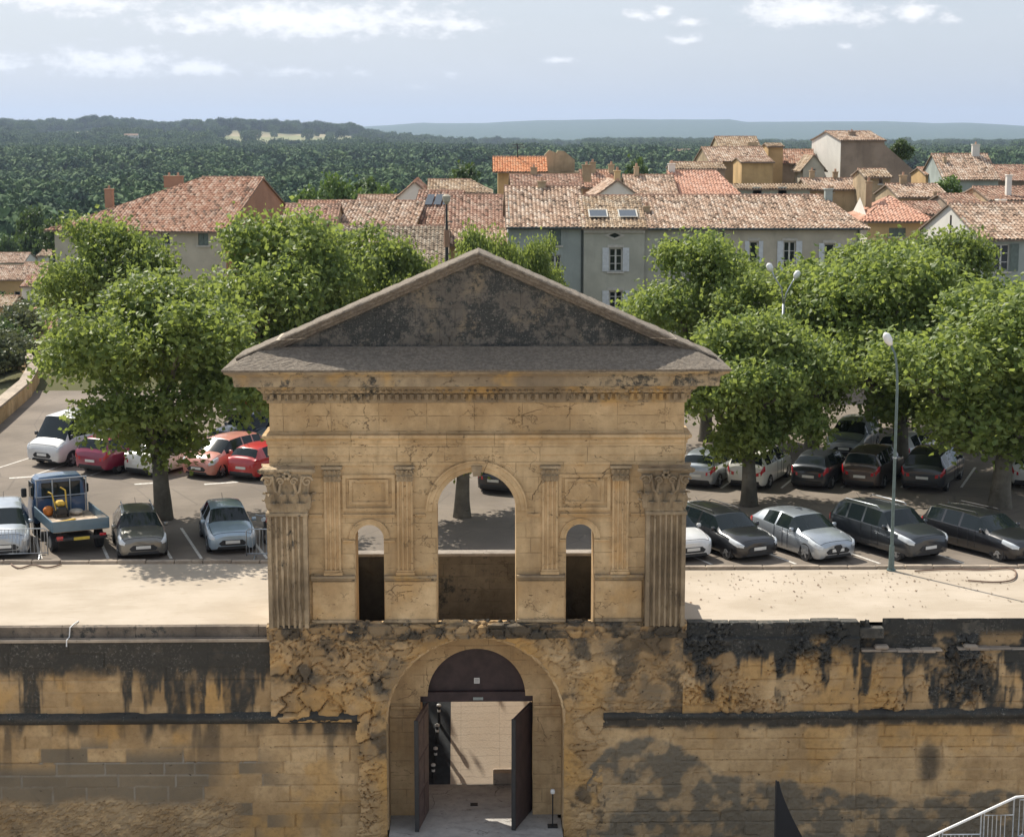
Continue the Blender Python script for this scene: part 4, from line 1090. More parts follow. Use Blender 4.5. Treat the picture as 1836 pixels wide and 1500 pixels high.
# stations: t (0 nose .. 1 tail), z_bottom, z_belt, z_top, halfwidth(belt), halfwidth(top); flags per band
def car_shape(kind):
    if kind == 'hatch':   # L,W,H
        return (4.0, 1.74, 1.47, [(0, .24, .60, .68, .62, .50), (.018, .20, .68, .76, .76, .58), (.05, .18, .74, .83, .84, .64), (.13, .18, .82, .95, .87, .68), (.235, .18, .88, 1.02, .87, .70),
            (.255, .18, .89, 1.03, .87, .70), (.40, .18, .93, 1.41, .87, .60), (.42, .18, .93, 1.43, .87, .60), (.59, .18, .95, 1.47, .87, .59), (.615, .18, .95, 1.47, .87, .59), (.80, .18, .97, 1.44, .86, .57), (.86, .18, .98, 1.40, .85, .55),
            (.875, .18, .98, 1.38, .85, .55), (.955, .20, .98, 1.08, .80, .60), (.985, .24, .90, .98, .74, .58), (1, .30, .72, .80, .66, .52)], dict(hood=5, ws=(5, 6), side=[(5, 7), (7, 8), (9, 10), ], rear=(12, 13)), .31)
    if kind == 'estate':
        return (4.7, 1.80, 1.46, [(0, .24, .58, .66, .62, .50), (.015, .20, .66, .73, .78, .58), (.045, .17, .71, .80, .86, .66), (.13, .17, .79, .91, .90, .72), (.255, .17, .86, .98, .90, .73),
            (.27, .17, .87, .99, .90, .73), (.40, .17, .91, 1.38, .90, .62), (.42, .17, .91, 1.41, .90, .62), (.56, .17, .92, 1.45, .90, .62), (.58, .17, .92, 1.46, .90, .62), (.74, .17, .94, 1.45, .89, .61), (.76, .17, .94, 1.45, .89, .61), (.915, .17, .95, 1.40, .87, .58),
            (.93, .18, .95, 1.37, .86, .58), (.972, .20, .95, 1.04, .82, .62), (.99, .24, .86, .94, .76, .6), (1, .30, .70, .78, .70, .55)], dict(hood=5, ws=(5, 6), side=[(5, 7), (7, 8), (9, 10), (11, 12)], rear=(13, 14)), .32)
    if kind == 'suv':
        return (4.6, 1.86, 1.68, [(0, .32, .74, .82, .68, .54), (.015, .28, .82, .90, .82, .62), (.045, .26, .90, .98, .89, .70), (.14, .26, .97, 1.09, .93, .74), (.245, .26, 1.02, 1.15, .93, .75),
            (.26, .26, 1.03, 1.16, .93, .75), (.37, .26, 1.06, 1.60, .93, .66), (.39, .26, 1.06, 1.64, .93, .66), (.56, .26, 1.08, 1.68, .93, .66), (.58, .26, 1.08, 1.68, .93, .66), (.75, .26, 1.09, 1.67, .92, .65), (.77, .26, 1.09, 1.66, .92, .65), (.90, .26, 1.10, 1.60, .90, .62),
            (.915, .27, 1.10, 1.57, .90, .62), (.97, .28, 1.08, 1.18, .86, .68), (.99, .32, .96, 1.04, .80, .62), (1, .38, .80, .88, .72, .58)], dict(hood=5, ws=(5, 6), side=[(5, 7), (7, 8), (9, 10), (11, 12)], rear=(13, 14)), .36)
    if kind == 'coupe':   # low sleek hatch with round tail
        return (4.35, 1.80, 1.46, [(0, .22, .56, .63, .58, .46), (.015, .18, .64, .71, .76, .56), (.045, .16, .70, .79, .86, .66), (.13, .16, .80, .92, .89, .70), (.24, .16, .88, 1.00, .89, .71),
            (.26, .16, .89, 1.01, .89, .71), (.41, .16, .93, 1.40, .89, .60), (.43, .16, .94, 1.42, .89, .60), (.58, .16, .96, 1.46, .90, .58), (.60, .16, .96, 1.46, .90, .58), (.76, .16, 1.0, 1.42, .90, .56), (.84, .16, 1.02, 1.36, .88, .54),
            (.855, .17, 1.02, 1.34, .88, .54), (.95, .20, 1.0, 1.10, .82, .60), (.985, .24, .92, 1.0, .74, .56), (1, .30, .74, .82, .66, .52)], dict(hood=5, ws=(5, 6), side=[(5, 7), (7, 8), (9, 10)], rear=(12, 13)), .33)
    if kind == 'mpv':
        return (4.3, 1.78, 1.62, [(0, .24, .66, .74, .62, .5), (.018, .20, .76, .84, .78, .6), (.05, .18, .84, .94, .86, .66), (.11, .18, .92, 1.04, .89, .70), (.175, .18, .97, 1.10, .89, .71),
            (.19, .18, .98, 1.11, .89, .71), (.37, .18, 1.02, 1.55, .89, .62), (.39, .18, 1.02, 1.58, .89, .62), (.56, .18, 1.03, 1.62, .89, .62), (.58, .18, 1.03, 1.62, .89, .62), (.74, .18, 1.04, 1.60, .88, .61), (.76, .18, 1.04, 1.60, .88, .61), (.90, .18, 1.05, 1.54, .86, .59),
            (.915, .18, 1.05, 1.50, .86, .58), (.97, .20, 1.03, 1.12, .80, .62), (.99, .24, .92, 1.0, .74, .58), (1, .30, .74, .82, .68, .54)], dict(hood=5, ws=(5, 6), side=[(5, 7), (7, 8), (9, 10), (11, 12)], rear=(13, 14)), .31)
    if kind == 'van':
        return (5.0, 1.90, 2.05, [(0, .30, .70, .78, .78, .62), (.01, .26, .80, .88, .88, .72), (.03, .24, .88, .97, .92, .77), (.06, .24, .94, 1.05, .94, .79), (.095, .24, .98, 1.11, .94, .79),
            (.105, .24, 1.0, 1.13, .94, .79), (.225, .24, 1.16, 1.93, .94, .76), (.265, .24, 1.16, 1.98, .94, .76), (.42, .24, 1.18, 2.04, .95, .77), (.44, .24, 1.18, 2.05, .95, .77), (.60, .24, 1.18, 2.05, .95, .77), (.80, .24, 1.18, 2.05, .95, .77), (.955, .24, 1.18, 2.03, .95, .76),
            (.965, .24, 1.18, 2.0, .94, .76), (.99, .26, 1.16, 1.86, .92, .74), (.996, .3, 1.0, 1.2, .9, .72), (1, .34, .8, .95, .88, .7)], dict(hood=5, ws=(5, 6), side=[(5, 7), (7, 8)], rear=(13, 14)), .33)

def car_proto(kind, m_body, label, group, roof_mat=None, rear_glass=True, fancy=None):
    L, W, Hh, st, fl, wr_ = car_shape(kind)
    root = thing('parked_'+('van' if kind == 'van' else 'car'), label, 'van' if kind == 'van' else 'car', group=group)
    K = W/2/.87 if kind != 'van' else 1.0
    SUB = 3; T = []
    def ci(a, b, c, d, t): 
        m1 = (c-a)*.5; m2 = (d-b)*.5
        if (c-b) == 0: return b
        m1 = max(min(m1, 3*abs(c-b)), -3*abs(c-b)); m2 = max(min(m2, 3*abs(c-b)), -3*abs(c-b))
        return (2*t**3-3*t*t+1)*b+(t**3-2*t*t+t)*m1+(-2*t**3+3*t*t)*c+(t**3-t*t)*m2
    stn = []; band = []
    for i in range(len(st)-1):
        a = st[max(i-1, 0)]; b = st[i]; c = st[i+1]; d = st[min(i+2, len(st)-1)]
        for k in range(SUB):
            t = k/SUB; stn.append([b[0]+(c[0]-b[0])*t]+[b[j]+(c[j]-b[j])*t if (j == 3 and i == 5) else ci(a[j], b[j], c[j], d[j], t) for j in range(1, 6)]); band.append(i)
    stn.append(list(st[-1]))
    rows = []
    for t, zb, zs, zt, w_, wt in stn:
        w_ *= K; wt *= K; x = L/2-t*L; cab = min(1, max(0, (zt-zs-.14)/.3))
        h = [(w_*.90, zb), (w_*.985, zb+.12), (w_*1.0, zb+(zs-zb)*.55), (w_*.985, zs-.03), (w_*.955, zs+.012), (wt+(w_*.95-wt)*(.35-.35*cab)+.02, zt-.05-.02*(1-cab)), (wt*.86, zt-.012), (wt*.45, zt+.008), (0, zt+.012)]
        rows.append([(x, y, z) for y, z in h]+[(x, -y, z) for y, z in h[-2::-1]])
    J = len(rows[0]); mid = 8
    V = [p for r in rows for p in r]
    parts = {'body': [], 'windscreen': [], 'rear_window': []}; side = {}
    for i in range(len(rows)-1):
        bnd = band[i]
        for j in range(J-1):
            f = (i*J+j, i*J+j+1, (i+1)*J+j+1, (i+1)*J+j); key = 'body'
            jj = j if j < mid else J-2-j
            if fl['ws'][0] <= bnd < fl['ws'][1] and jj >= 5: key = 'windscreen'
            if rear_glass and fl['rear'][0] <= bnd < fl['rear'][1] and jj >= 5: key = 'rear_window'
            if jj == 4:
                for q, (a, b) in enumerate(fl['side']):
                    if a <= bnd < b and not (bnd == 5 and i-5*SUB < 1): key = ('s', q, j < mid)
            if isinstance(key, tuple): side.setdefault(key, []).append(f)
            else: parts[key].append(f)
    def sub(name, faces, mat, par, shell=0.0):
        ids = sorted({v for f in faces for v in f}); mp = {v: k for k, v in enumerate(ids)}
        m_ = MB(); m_.v = [V[v] for v in ids]; m_.f = [tuple(mp[v] for v in f) for f in faces]; m_.mi = [0]*len(faces)
        return m_
    b = sub('body', parts['body'], m_body, root); n = len(b.v)
    for r_ in (rows[0], rows[-1]): b.quad(*r_)
    # dark sill, wheel arches, underside
    n0 = len(b.f); zb = st[4][1]
    b.box(-L*.46, L*.46, -W*.40, W*.40, zb-.02, zb+.25, mi=1)
    wb = L*.31; tr = W/2-.10
    for sx in (1, -1):
        for sy in (1, -1):
            cx = sx*wb+(.02*L if sx > 0 else -.0); R_ = wr_+.065
            ang = [PI*k/12 for k in range(13)]
            outer = [(cx+R_*math.cos(a), zb*.9+.06+R_*math.sin(a)*1.0 if a not in (0, PI) else zb*.9) for a in ang]
            y0_, y1_ = sorted((sy*(W/2-.12), sy*(W/2+.006))); b.prism(outer, 'y', y0_, y1_, mi=1)
    Nn = len(rows)                                  # panel gaps of doors and bonnet
    for q in [fl['side'][0][0]+.9]+[s_[1]+.5 for s_ in fl['side'][:2]]:
        i = min(int(round(q*SUB)), Nn-2)
        for mir in (-1, 1): b.tube([(rows[i][k][0], mir*(rows[i][k][1]+.002), rows[i][k][2]) for k in (1, 2, 3, 4)], .010, 4, mi=1)
    i0, i1 = int(1.6*SUB), int(4.9*SUB)
    for mir in (-1, 1): b.tube([(rows[i][5][0], mir*rows[i][5][1], rows[i][5][2]+.001) for i in range(i0, i1)], .010, 4, mi=1)
    b.tube([(rows[i0][k][0], rows[i0][k][1], rows[i0][k][2]+.001) for k in range(5, J-5)], .010, 4, mi=1)
    bo = b.build('body', [m_body, m_trim], root, smooth=True, auto=42)
    sub('', parts['windscreen'], 0, 0).build('windscreen', m_glass, root, smooth=True)
    if parts['rear_window']: sub('', parts['rear_window'], 0, 0).build('rear_window', m_glass, root, smooth=True)
    for k, fs in side.items(): sub('', fs, 0, 0).build('side_window', m_glass, root, smooth=True)
    for sx in (1, -1):
        for sy in (1, -1):
            cx = sx*wb+(.02*L if sx > 0 else 0); yy = sy*(W/2-.075)
            m_ = MB(); rows_ = []
            for dy, r_ in ((-.10, wr_*.7), (-.10, wr_*.95), (-.07, wr_), (.07, wr_), (.095, wr_*.95), (.09, wr_*.66)):
                rows_.append([(wr_*0+r_*math.cos(a), dy*sy, r_*math.sin(a)) for a in (2*PI*k/20 for k in range(20))])
            m_.grid(rows_, 0, True); wh = m_.build('wheel', m_black, root, smooth=True, auto=40); wh.location = (cx, yy, wr_)
            m_ = MB(); R2 = wr_*.67
            m_.tube([(0, sy*.03, 0), (0, sy*.06, 0)], R2, 20)
            for q in range(5):
                a = q*2*PI/5; d = Vector((math.cos(a), 0, math.sin(a))); e = Vector((-d.z, 0, d.x))
                m_.quad(d*R2*.1+e*.05+Vector((0, sy*.10, 0)), d*R2*.98+e*.035+Vector((0, sy*.088, 0)), d*R2*.98-e*.035+Vector((0, sy*.088, 0)), d*R2*.1-e*.05+Vector((0, sy*.10, 0)))
            m_.build('rim', m_rim, wh)
    nose = st[2]; zl = nose[2]; wn = nose[4]*K
    for sy in (1, -1):
        m_ = MB(); rows_ = []
        for i in range(int(.5*SUB), int(3.6*SUB)):
            r_ = rows[i]; a, b_ = Vector(r_[3]), Vector(r_[5]); c_ = Vector(r_[2])
            f = 1-abs((i-SUB)/(2.4*SUB)-.3)*.8; q = [a.lerp(c_, .55*f), a, Vector(r_[4]), Vector(r_[4]).lerp(b_, .95*f)]
            rows_.append([(p.x+.006, p.y*1.008*sy, p.z+.005) for p in q])
        m_.grid(rows_); m_.build('headlight', m_hl, root, smooth=True)
        m_ = MB(); rows_ = []
        N = len(rows); zt_ = st[-3][2]
        for i in range(N-1-int(2.6*SUB), N-1-0*SUB):
            r_ = rows[i]; a, b_, c_ = Vector(r_[3]), Vector(r_[2]), Vector(r_[4])
            rows_.append([(p.x-.008, p.y*1.012*sy, p.z) for p in (a.lerp(b_, .55), a.lerp(b_, .15), a, c_)])
        r_ = rows[N-1]; a, b_ = Vector(r_[3]), Vector(r_[2]); x = r_[0][0]-.008
        rows_.append([(x, a.y*.72*sy, a.z-.10), (x, a.y*.72*sy, a.z-.06), (x, a.y*.72*sy, a.z-.0), (x, a.y*.72*sy, a.z+.04)])
        m_.grid(rows_); m_.build('taillight', m_tl, root, smooth=True)
        xm = L/2-L*(st[6][0]-.07); zm = st[6][2]+.06
        m_ = MB(); m_.box(xm-.05, xm+.06, *sorted((sy*(W/2-.02), sy*(W/2+.15))), zm-.06, zm+.09, bev=.03); m_.build('wing_mirror', m_body if kind != 'van' else m_trim, root, smooth=True, auto=50)
    xf = L/2+.004; zf = st[0][1]
    m_ = MB(); m_.prism([(-.42*K, zf+.10), (.42*K, zf+.10), (.50*K, zf+.19), (.36*K, zf+.30), (-.36*K, zf+.30), (-.50*K, zf+.19)], 'x', xf-.06, xf+.012); m_.build('grille', m_trim, root)
    m_ = MB(); m_.prism([(-.58*K, zf-.02), (.58*K, zf-.02), (.52*K, zf+.07), (-.52*K, zf+.07)], 'x', xf-.1, xf+.006); m_.build('air_intake', m_trim, root)
    m_ = MB(); m_.box(xf+.0, xf+.025, -.26, .26, zf+.17, zf+.28); m_.build('number_plate', m_plate, root)
    zr = st[-1][1]; m_ = MB(); m_.box(-L/2-.03, -L/2+.02, -.26, .26, zr+.22, zr+.33); m_.build('number_plate', m_plate, root)
    m_ = MB(); m_.box(-L/2-.02, -L/2+.1, -W*.36, W*.36, zr-.04, zr+.10, bev=.03); m_.build('bumper_trim', m_trim, root)
    zz = st[8][2]
    for sy in (1, -1):
        m_ = MB()
        for q in (.50, .68):
            if kind == 'van' and q > .6: continue
            x = L/2-L*q; m_.box(x-.09, x+.05, *sorted((sy*(W/2-.03), sy*(W/2+.018))), zz-.13, zz-.10)
        m_.build('door_handle', m_body if fancy != 'chrome' else m_rim, root)
        if fancy == 'rails' or fancy == 'chrome':
            m_ = MB(); yv = sy*(st[8][5]*K-.06)
            m_.tube([(L/2-L*.44, yv, st[8][3]-.02), (L/2-L*.47, yv, st[8][3]+.05), (L/2-L*.84, yv, st[8][3]+.04), (L/2-L*.87, yv, st[8][3]-.04)], .018, 6); m_.build('roof_rail', m_steel if fancy == 'chrome' else m_trim, root, smooth=True)
    if fancy == 'V':     # shield grille
        m_ = MB(); m_.prism([(0, zf+.04), (.17, zf+.34), (.10, zf+.42), (-.10, zf+.42), (-.17, zf+.34)], 'x', xf-.1, xf+.03); m_.build('shield_grille', m_trim, root)
    m_ = MB(); m_.tube([(-L*.33, 0, st[10][3]-.01), (-L*.38, 0, st[10][3]+.16)], .008, 4); m_.build('aerial', m_trim, root)
    return root, L

def place_car(root, L, px, py, deg, front=True, end='near'):
    """deg: heading turned from straight-at-viewer towards the right; the end nearest the viewer meets the ground under (px, py)"""
    g_ = ground(px, py); a = math.radians(deg); near = Vector((math.sin(a), -math.cos(a), 0))
    c_ = Vector((g_.x, g_.y, 0))-near*(L/2)
    h = near if front else -near
    root.location = (c_.x, c_.y, .008); root.rotation_euler = (0, 0, math.atan2(h.y, h.x))

P_white = paint('white_car_paint', (.72, .72, .70)); P_silver = paint('silver_car_paint', (.42, .46, .50), .55, .3); P_sblue = paint('pale_blue_silver_paint', (.36, .46, .54), .4)
P_grey = paint('taupe_grey_paint', (.20, .195, .175), .5); P_black = paint('black_car_paint', (.012, .013, .016)); P_dgrey = paint('dark_grey_paint', (.045, .052, .060), .4)
P_red = paint('red_car_paint', (.55, .035, .035)); P_maroon = paint('maroon_car_paint', (.26, .018, .055)); P_pink = paint('salmon_car_paint', (.62, .26, .20)); P_cream = paint('cream_car_paint', (.74, .73, .66))
P_brown = paint('brown_car_paint', (.11, .085, .075), .4); P_blue = paint('blue_cab_paint', (.045, .10, .20)); P_dblue = paint('dark_blue_paint', (.02, .03, .06))
GF, GB = 'cars parked along the terrace edge', 'cars parked in the rows beyond'
CARS = [
 ('mpv', P_silver, 8, 1003, 14, 1, GF, None, 'silver car cut by the left edge of the picture, behind a crowd barrier'),
 ('hatch', P_grey, 258, 1004, 15, 1, GF, 'chrome', 'taupe grey hatchback facing the terrace, between the blue flatbed truck and the tree trunk'),
 ('hatch', P_sblue, 418, 994, 14, 1, GF, None, 'pale blue silver hatchback in the front row, nearest the left side of the gateway'),
 ('hatch', P_white, 1243, 1008, 22, 1, GF, None, 'white hatchback half hidden by the right side of the gateway'),
 ('estate', P_black, 1362, 1006, 27, 1, GF, 'rails', 'glossy black estate car between the white hatchback and the silver coupe'),
 ('coupe', P_silver, 1502, 1008, 27, 1, GF, 'V', 'pale silver sporty hatchback with a dark shield grille, left of the tall lamp post'),
 ('suv', P_dgrey, 1668, 1008, 29, 1, GF, 'chrome', 'dark grey off-road car with roof rails right behind the tall lamp post'),
 ('estate', P_black, 1850, 1008, 32, 1, GF, 'rails', 'black car in tree shade at the right edge of the picture'),
 ('van', P_white, 76, 838, -30, 1, GB, None, 'white delivery van with a long roof at the left of the second row'),
 ('suv', P_maroon, 162, 852, -29, 0, GB, None, 'maroon car parked right beside the white van'),
 ('coupe', P_cream, 246, 855, -29, 0, GB, None, 'cream low car half under the front plane tree, left of its trunk'),
 ('mpv', P_pink, 352, 858, -29, 1, GB, None, 'salmon pink car with a white roof glare just right of the tree trunk'),
 ('hatch', P_red, 432, 862, -29, 0, GB, None, 'bright red small hatchback close to the left capital of the gateway'),
 ('suv', P_dblue, 395, 812, -38, 1, GB, None, 'dark off-road car in the row behind the salmon and red cars'),
 ('mpv', P_black, 418, 752, -25, 0, GB, None, 'black people carrier deep in shade, highest of the cars on the left'),
 ('hatch', P_silver, 466, 812, -30, 1, GB, None, 'silver car glimpsed between the dark off-road car and the gateway'),
 ('hatch', P_red, 214, 822, -40, 1, GB, None, 'small dark red car behind the maroon and cream cars'),
 ('hatch', P_silver, 1246, 876, -25, 0, GB, None, 'grey car partly hidden by the right capital of the gateway, in the second row'),
 ('mpv', P_cream, 1335, 878, -26, 0, GB, None, 'cream car behind the trunk of the tree right of the gateway'),
 ('hatch', P_dgrey, 1448, 878, -28, 0, GB, None, 'dark green-black hatchback with red rear lights, left of the brown people carrier'),
 ('mpv', P_brown, 1540, 878, -28, 0, GB, None, 'dark brown people carrier in the second row left of the lamp post'),
 ('suv', P_dgrey, 1652, 884, -26, 0, GB, None, 'dark grey estate with red tail lights just right of the lamp post'),
 ('mpv', P_silver, 1512, 822, -24, 1, GB, None, 'grey people carrier with a large windscreen behind the brown one'),
 ('hatch', P_white, 1596, 840, -35, 0, GB, None, 'small white car behind the lamp post, between two dark cars'),
 ('hatch', P_white, 1845, 878, -25, 0, GB, None, 'white car beyond the right-hand tree trunk at the picture edge'),
 ('hatch', P_black, 884, 886, -25, 0, GB, None, 'dark car seen through the top of the upper arch'),
]
for kind, pm, px, py, deg, fr, grp, fancy, lab in CARS:
    r_, L_ = car_proto(kind, pm, lab, grp, rear_glass=(kind != 'van'), fancy=fancy)
    if kind == 'van': r_.scale = (1.1, 1.08, 1.13); L_ *= 1.1
    place_car(r_, L_, px, py, deg, bool(fr))

# flatbed truck seen from behind
tk = thing('flatbed_truck', 'small blue flatbed truck seen from behind with tools and sacks on its open bed', 'truck')
st_b = m_tb = paint('faded_blue_bed', (.10, .17, .22), rough=.55); m_planks = plain('bed_planks', (.46, .36, .26), .8, var=.25, nscale=5)
mb = MB(); rows = []
for x, zb, zt, w_ in ((.85, .55, 2.0, .80), (.95, .50, 2.10, .86), (1.6, .45, 2.12, .88), (1.75, .45, 2.05, .88), (2.15, .45, 1.35, .90), (2.32, .40, 1.15, .88), (2.36, .42, .8, .84)):
    rows.append([(x, -w_, zb), (x, -w_*1.02, (zb+zt)/2-.1), (x, -w_*.93, zt-.12), (x, -w_*.8, zt), (x, 0, zt+.02), (x, w_*.8, zt), (x, w_*.93, zt-.12), (x, w_*1.02, (zb+zt)/2-.1), (x, w_, zb)])
mb.grid(rows); mb.quad(*rows[0]); mb.quad(*rows[-1]); mb.build('cab', P_blue, tk, smooth=True, auto=35)
MB().box(.835, .85, -.66, .66, 1.38, 1.92, bev=.006).build('rear_window', m_glass, tk)
MB().quad((1.80, -.76, 2.0), (1.80, .76, 2.0), (2.15, .80, 1.39), (2.15, -.80, 1.39)).build('windscreen', m_glass, tk)
for s in (-1, 1):
    MB().box(1.15, 1.8, *sorted((s*.86, s*.905)), 1.32, 1.88).build('side_window', m_glass, tk)
    MB().box(1.75, 1.88, *sorted((s*.98, s*1.16)), 1.3, 1.62, bev=.03).build('wing_mirror', m_trim, tk)
    MB().box(-2.12, -2.05, *sorted((s*.60, s*.82)), .52, .66, bev=.01).build('taillight', m_tl, tk)
mb = MB(); mb.box(-2.05, .78, -.90, .90, .78, .86); mb.build('bed_floor', m_planks, tk)
for nm, bx in (('tailgate', (-2.10, -2.05, -.93, .93, .80, 1.16)), ('side_board', (-2.05, .78, -.95, -.90, .80, 1.16)), ('side_board', (-2.05, .78, .90, .95, .80, 1.16))):
    m_ = MB(); m_.box(*bx, bev=.012)
    if nm == 'tailgate': m_.box(-2.115, -2.10, -.9, .9, .94, 1.0)
    m_.build(nm, st_b, tk)
mb = MB(); 
for y in (-.85, -.3, .3, .85): mb.tube([(.78, y, .86), (.78, y, 2.05)], .025, 6)
mb.tube([(.78, -.88, 2.05), (.78, .88, 2.05)], .03, 6); mb.tube([(.78, -.88, 1.45), (.78, .88, 1.45)], .02, 6); mb.build('headboard_frame', m_steel, tk)
mb = MB(); mb.box(-2.0, 2.1, -.35, .35, .45, .62); mb.box(-2.12, -2.02, -.85, .85, .48, .60, bev=.02); mb.build('chassis', m_trim, tk)
MB().box(-2.13, -2.12, -.26, .26, .50, .60).build('number_plate', plain('yellow_plate', (.6, .45, .06), .5), tk)
for x in (-1.25, 1.55):
    for s in (-1, 1):
        w_o = MB(); w_o.tube([(0, -.1, 0), (0, .1, 0)], .33, 20); o = w_o.build('wheel', m_black, tk, smooth=True, auto=40); o.location = (x, s*.76, .33)
        MB().tube([(0, s*.09, 0), (0, s*.115, 0)], .2, 16).build('rim', m_rim, o)
g_ = ground(148, 998); tk.scale = (1.1, 1.1, 1.1); a = math.radians(25); near = Vector((math.sin(a), -math.cos(a), 0)); tk.location = Vector((g_.x-.1, g_.y+.4, .008))-near*2.3; tk.rotation_euler = (0, 0, math.atan2(-near.y, -near.x))
bpy.context.view_layer.update()
def on_bed(x, y, z=.86):
    c_, s_ = math.cos(tk.rotation_euler.z), math.sin(tk.rotation_euler.z); return (tk.location.x+1.1*(x*c_-y*s_), tk.location.y+1.1*(x*s_+y*c_), z*1.1+.008)
m_orange = plain('orange_plastic', (.62, .20, .03), .5); m_yel = plain('yellow_painted_steel', (.55, .36, .05), .5, var=.3); m_sack = plain('pale_sack', (.50, .45, .38), .9, var=.2)
def blob(rx, ry, rz, seed, n=10):
    r = random.Random(seed); mb = MB(); rows = []
    for i in range(n+1):
        a = PI*i/n-PI/2; rows.append([(rx*math.cos(a)*math.cos(b)*(1+.12*r.uniform(-1, 1)), ry*math.cos(a)*math.sin(b)*(1+.12*r.uniform(-1, 1)), rz*(1+math.sin(a))) for b in (2*PI*k/12 for k in range(12))])
    return mb.grid(rows, 0, True)
o = meta(blob(.2, .2, .2, 3).build('bucket', m_orange, smooth=True), 'orange round tub in the front corner of the truck bed', 'tub'); o.location = on_bed(.35, .55)
mbk = MB(); mbk.tube([(0, 0, 0), (0, 0, .34)], [.14, .18], 14); o = meta(mbk.build('bucket', m_sack), 'pale bucket standing beside the orange tub on the truck bed', 'bucket'); o.location = on_bed(.3, .15)
o = meta(blob(.28, .22, .12, 5).build('sack', m_sack, smooth=True), 'white sack lying on the right of the truck bed', 'sack'); o.location = on_bed(.2, -.35)
ct = thing('garden_machine', 'yellow and dark garden machine with raised handles on the truck bed behind the cab', 'machine', on_bed(.0, .2), tk.rotation_euler.z)
MB().box(-.25, .25, -.2, .2, .12, .42, bev=.05).build('engine', m_trim, ct); mbx = MB(); mbx.tube([(-.1, -.2, .3), (.3, -.25, .95), (.45, -.1, 1.05)], .03, 6); mbx.tube([(-.1, .2, .3), (.3, .25, .85), (.5, .35, .9)], .03, 6); mbx.build('handlebar', m_yel, ct)
MB().box(-.12, .3, -.16, .16, .42, .62, bev=.06).build('tank', m_yel, ct)
for s in (-1, 1): MB().tube([(0, s*.22, .15), (0, s*.28, .15)], .15, 14).build('wheel', m_black, ct)
mb = MB(); mb.box(-.5, .5, -.06, .06, 0, .08, bev=.01); o = meta(mb.build('beam', m_yel), 'short yellow beam lying on the truck bed near the tailgate', 'beam'); o.location = on_bed(-.9, .3); o.rotation_euler = (0, 0, .9)

# motorcycle beside the gateway
mc = thing('motorcycle', 'dark motorcycle with a reddish tank between the pale blue hatchback and the gateway', 'motorcycle')
for x in (-.68, .68):
    rows = []
    for k in range(24):
        a = 2*PI*k/24; rows.append([(x+(.27+.05*math.cos(b))*math.cos(a), .05*math.sin(b), .32+(.27+.05*math.cos(b))*math.sin(a)) for b in (2*PI*q/6 for q in range(6))])
    rows.append(rows[0]); MB().grid(rows, 0, True).build('wheel', m_black, mc, smooth=True)
mb = MB(); mb.tube([(.68, 0, .32), (.5, 0, .8), (.42, 0, 1.0)], .03, 6); mb.tube([(-.68, 0, .32), (-.2, 0, .45), (.3, 0, .45), (.45, 0, .85)], .03, 6); mb.box(-.2, .3, -.14, .14, .28, .62, bev=.05); mb.build('frame', m_trim, mc)
blob(.28, .16, .11, 8).build('tank', P_red, mc, smooth=True).location = (.12, 0, .68)
MB().box(-.7, -.05, -.13, .13, .70, .80, bev=.04).build('seat', m_trim, mc); MB().tube([(.35, -.36, 1.08), (.42, -.1, 1.02), (.42, .1, 1.02), (.35, .36, 1.08)], .018, 6).build('handlebar', m_steel, mc)
MB().tube([(.5, 0, .9), (.6, 0, .9)], [.09, .08], 12).build('headlight', m_hl, mc)
g_ = ground(478, 985); mc.location = (g_.x, g_.y+1.6, .01); mc.rotation_euler = (math.radians(8), 0, math.radians(-100))

# crowd barriers
def barrier():
    b = thing('crowd_barrier', 'grey steel crowd barrier standing in front of the silver car at the left edge', 'barrier', group='crowd barriers')
    mb = MB(); mb.tube([(-1.1, 0, .12), (-1.1, 0, 1.02), (-1.0, 0, 1.1), (1.0, 0, 1.1), (1.1, 0, 1.02), (1.1, 0, .12)], .022, 6); mb.tube([(-1.1, 0, .2), (1.1, 0, .2)], .02, 6); mb.build('frame', m_steel, b, smooth=True)
    mb = MB()
    for k in range(17): mb.tube([(-1.0+k*.125, 0, .2), (-1.0+k*.125, 0, 1.08)], .009, 5)
    mb.build('bars', m_steel, b)
    for x in (-.8, .8): mb = MB(); mb.tube([(x, -.3, .02), (x, 0, .12), (x, .3, .02)], .02, 5); mb.build('foot', m_steel, b)
    return b
b1 = barrier(); g_ = ground(30, 1002); b1.location = (g_.x, g_.y, 0); b1.rotation_euler = (0, 0, .12)
b2 = copy_tree(b1); b2['label'] = 'grey steel crowd barrier beside the left pilaster of the gateway'; g_ = ground(487, 1002); b2.location = (g_.x+.2, g_.y, 0); b2.rotation_euler = (0, 0, -.05)

# lamp posts
l1 = thing('lamp_post', 'tall grey-green lamp post on the terrace edge with a single pale drop-shaped head', 'lamp post', (14.46, 61.05, 0))
top = at(1578, 598, 61.05)-Vector((14.46, 61.05, 0)); hz = top.z-.35
mb = MB(); mb.tube([(0, 0, 0), (0, 0, .9), (0, 0, hz-1.6), (-.03, 0, hz-.9), (-.12, 0, hz-.35), (-.30, 0, hz)], [.07, .062, .048, .043, .038, .034], 10); mb.build('pole', m_pgreen, l1, smooth=True)
mb = MB(); mb.tube([(0, 0, 0), (0, 0, .06)], .16, 12); mb.tube([(0, 0, .06), (0, 0, .9)], [.11, .09], 12); mb.build('pole_base', m_pgreen, l1)
mb = MB(); mb.tube([(-.27, 0, hz-.05), (-.36, 0, hz+.12), (-.45, 0, hz+.30), (-.50, 0, hz+.38)], [.07, .15, .13, .04], 12); mb.build('lamp_head', m_white, l1, smooth=True)
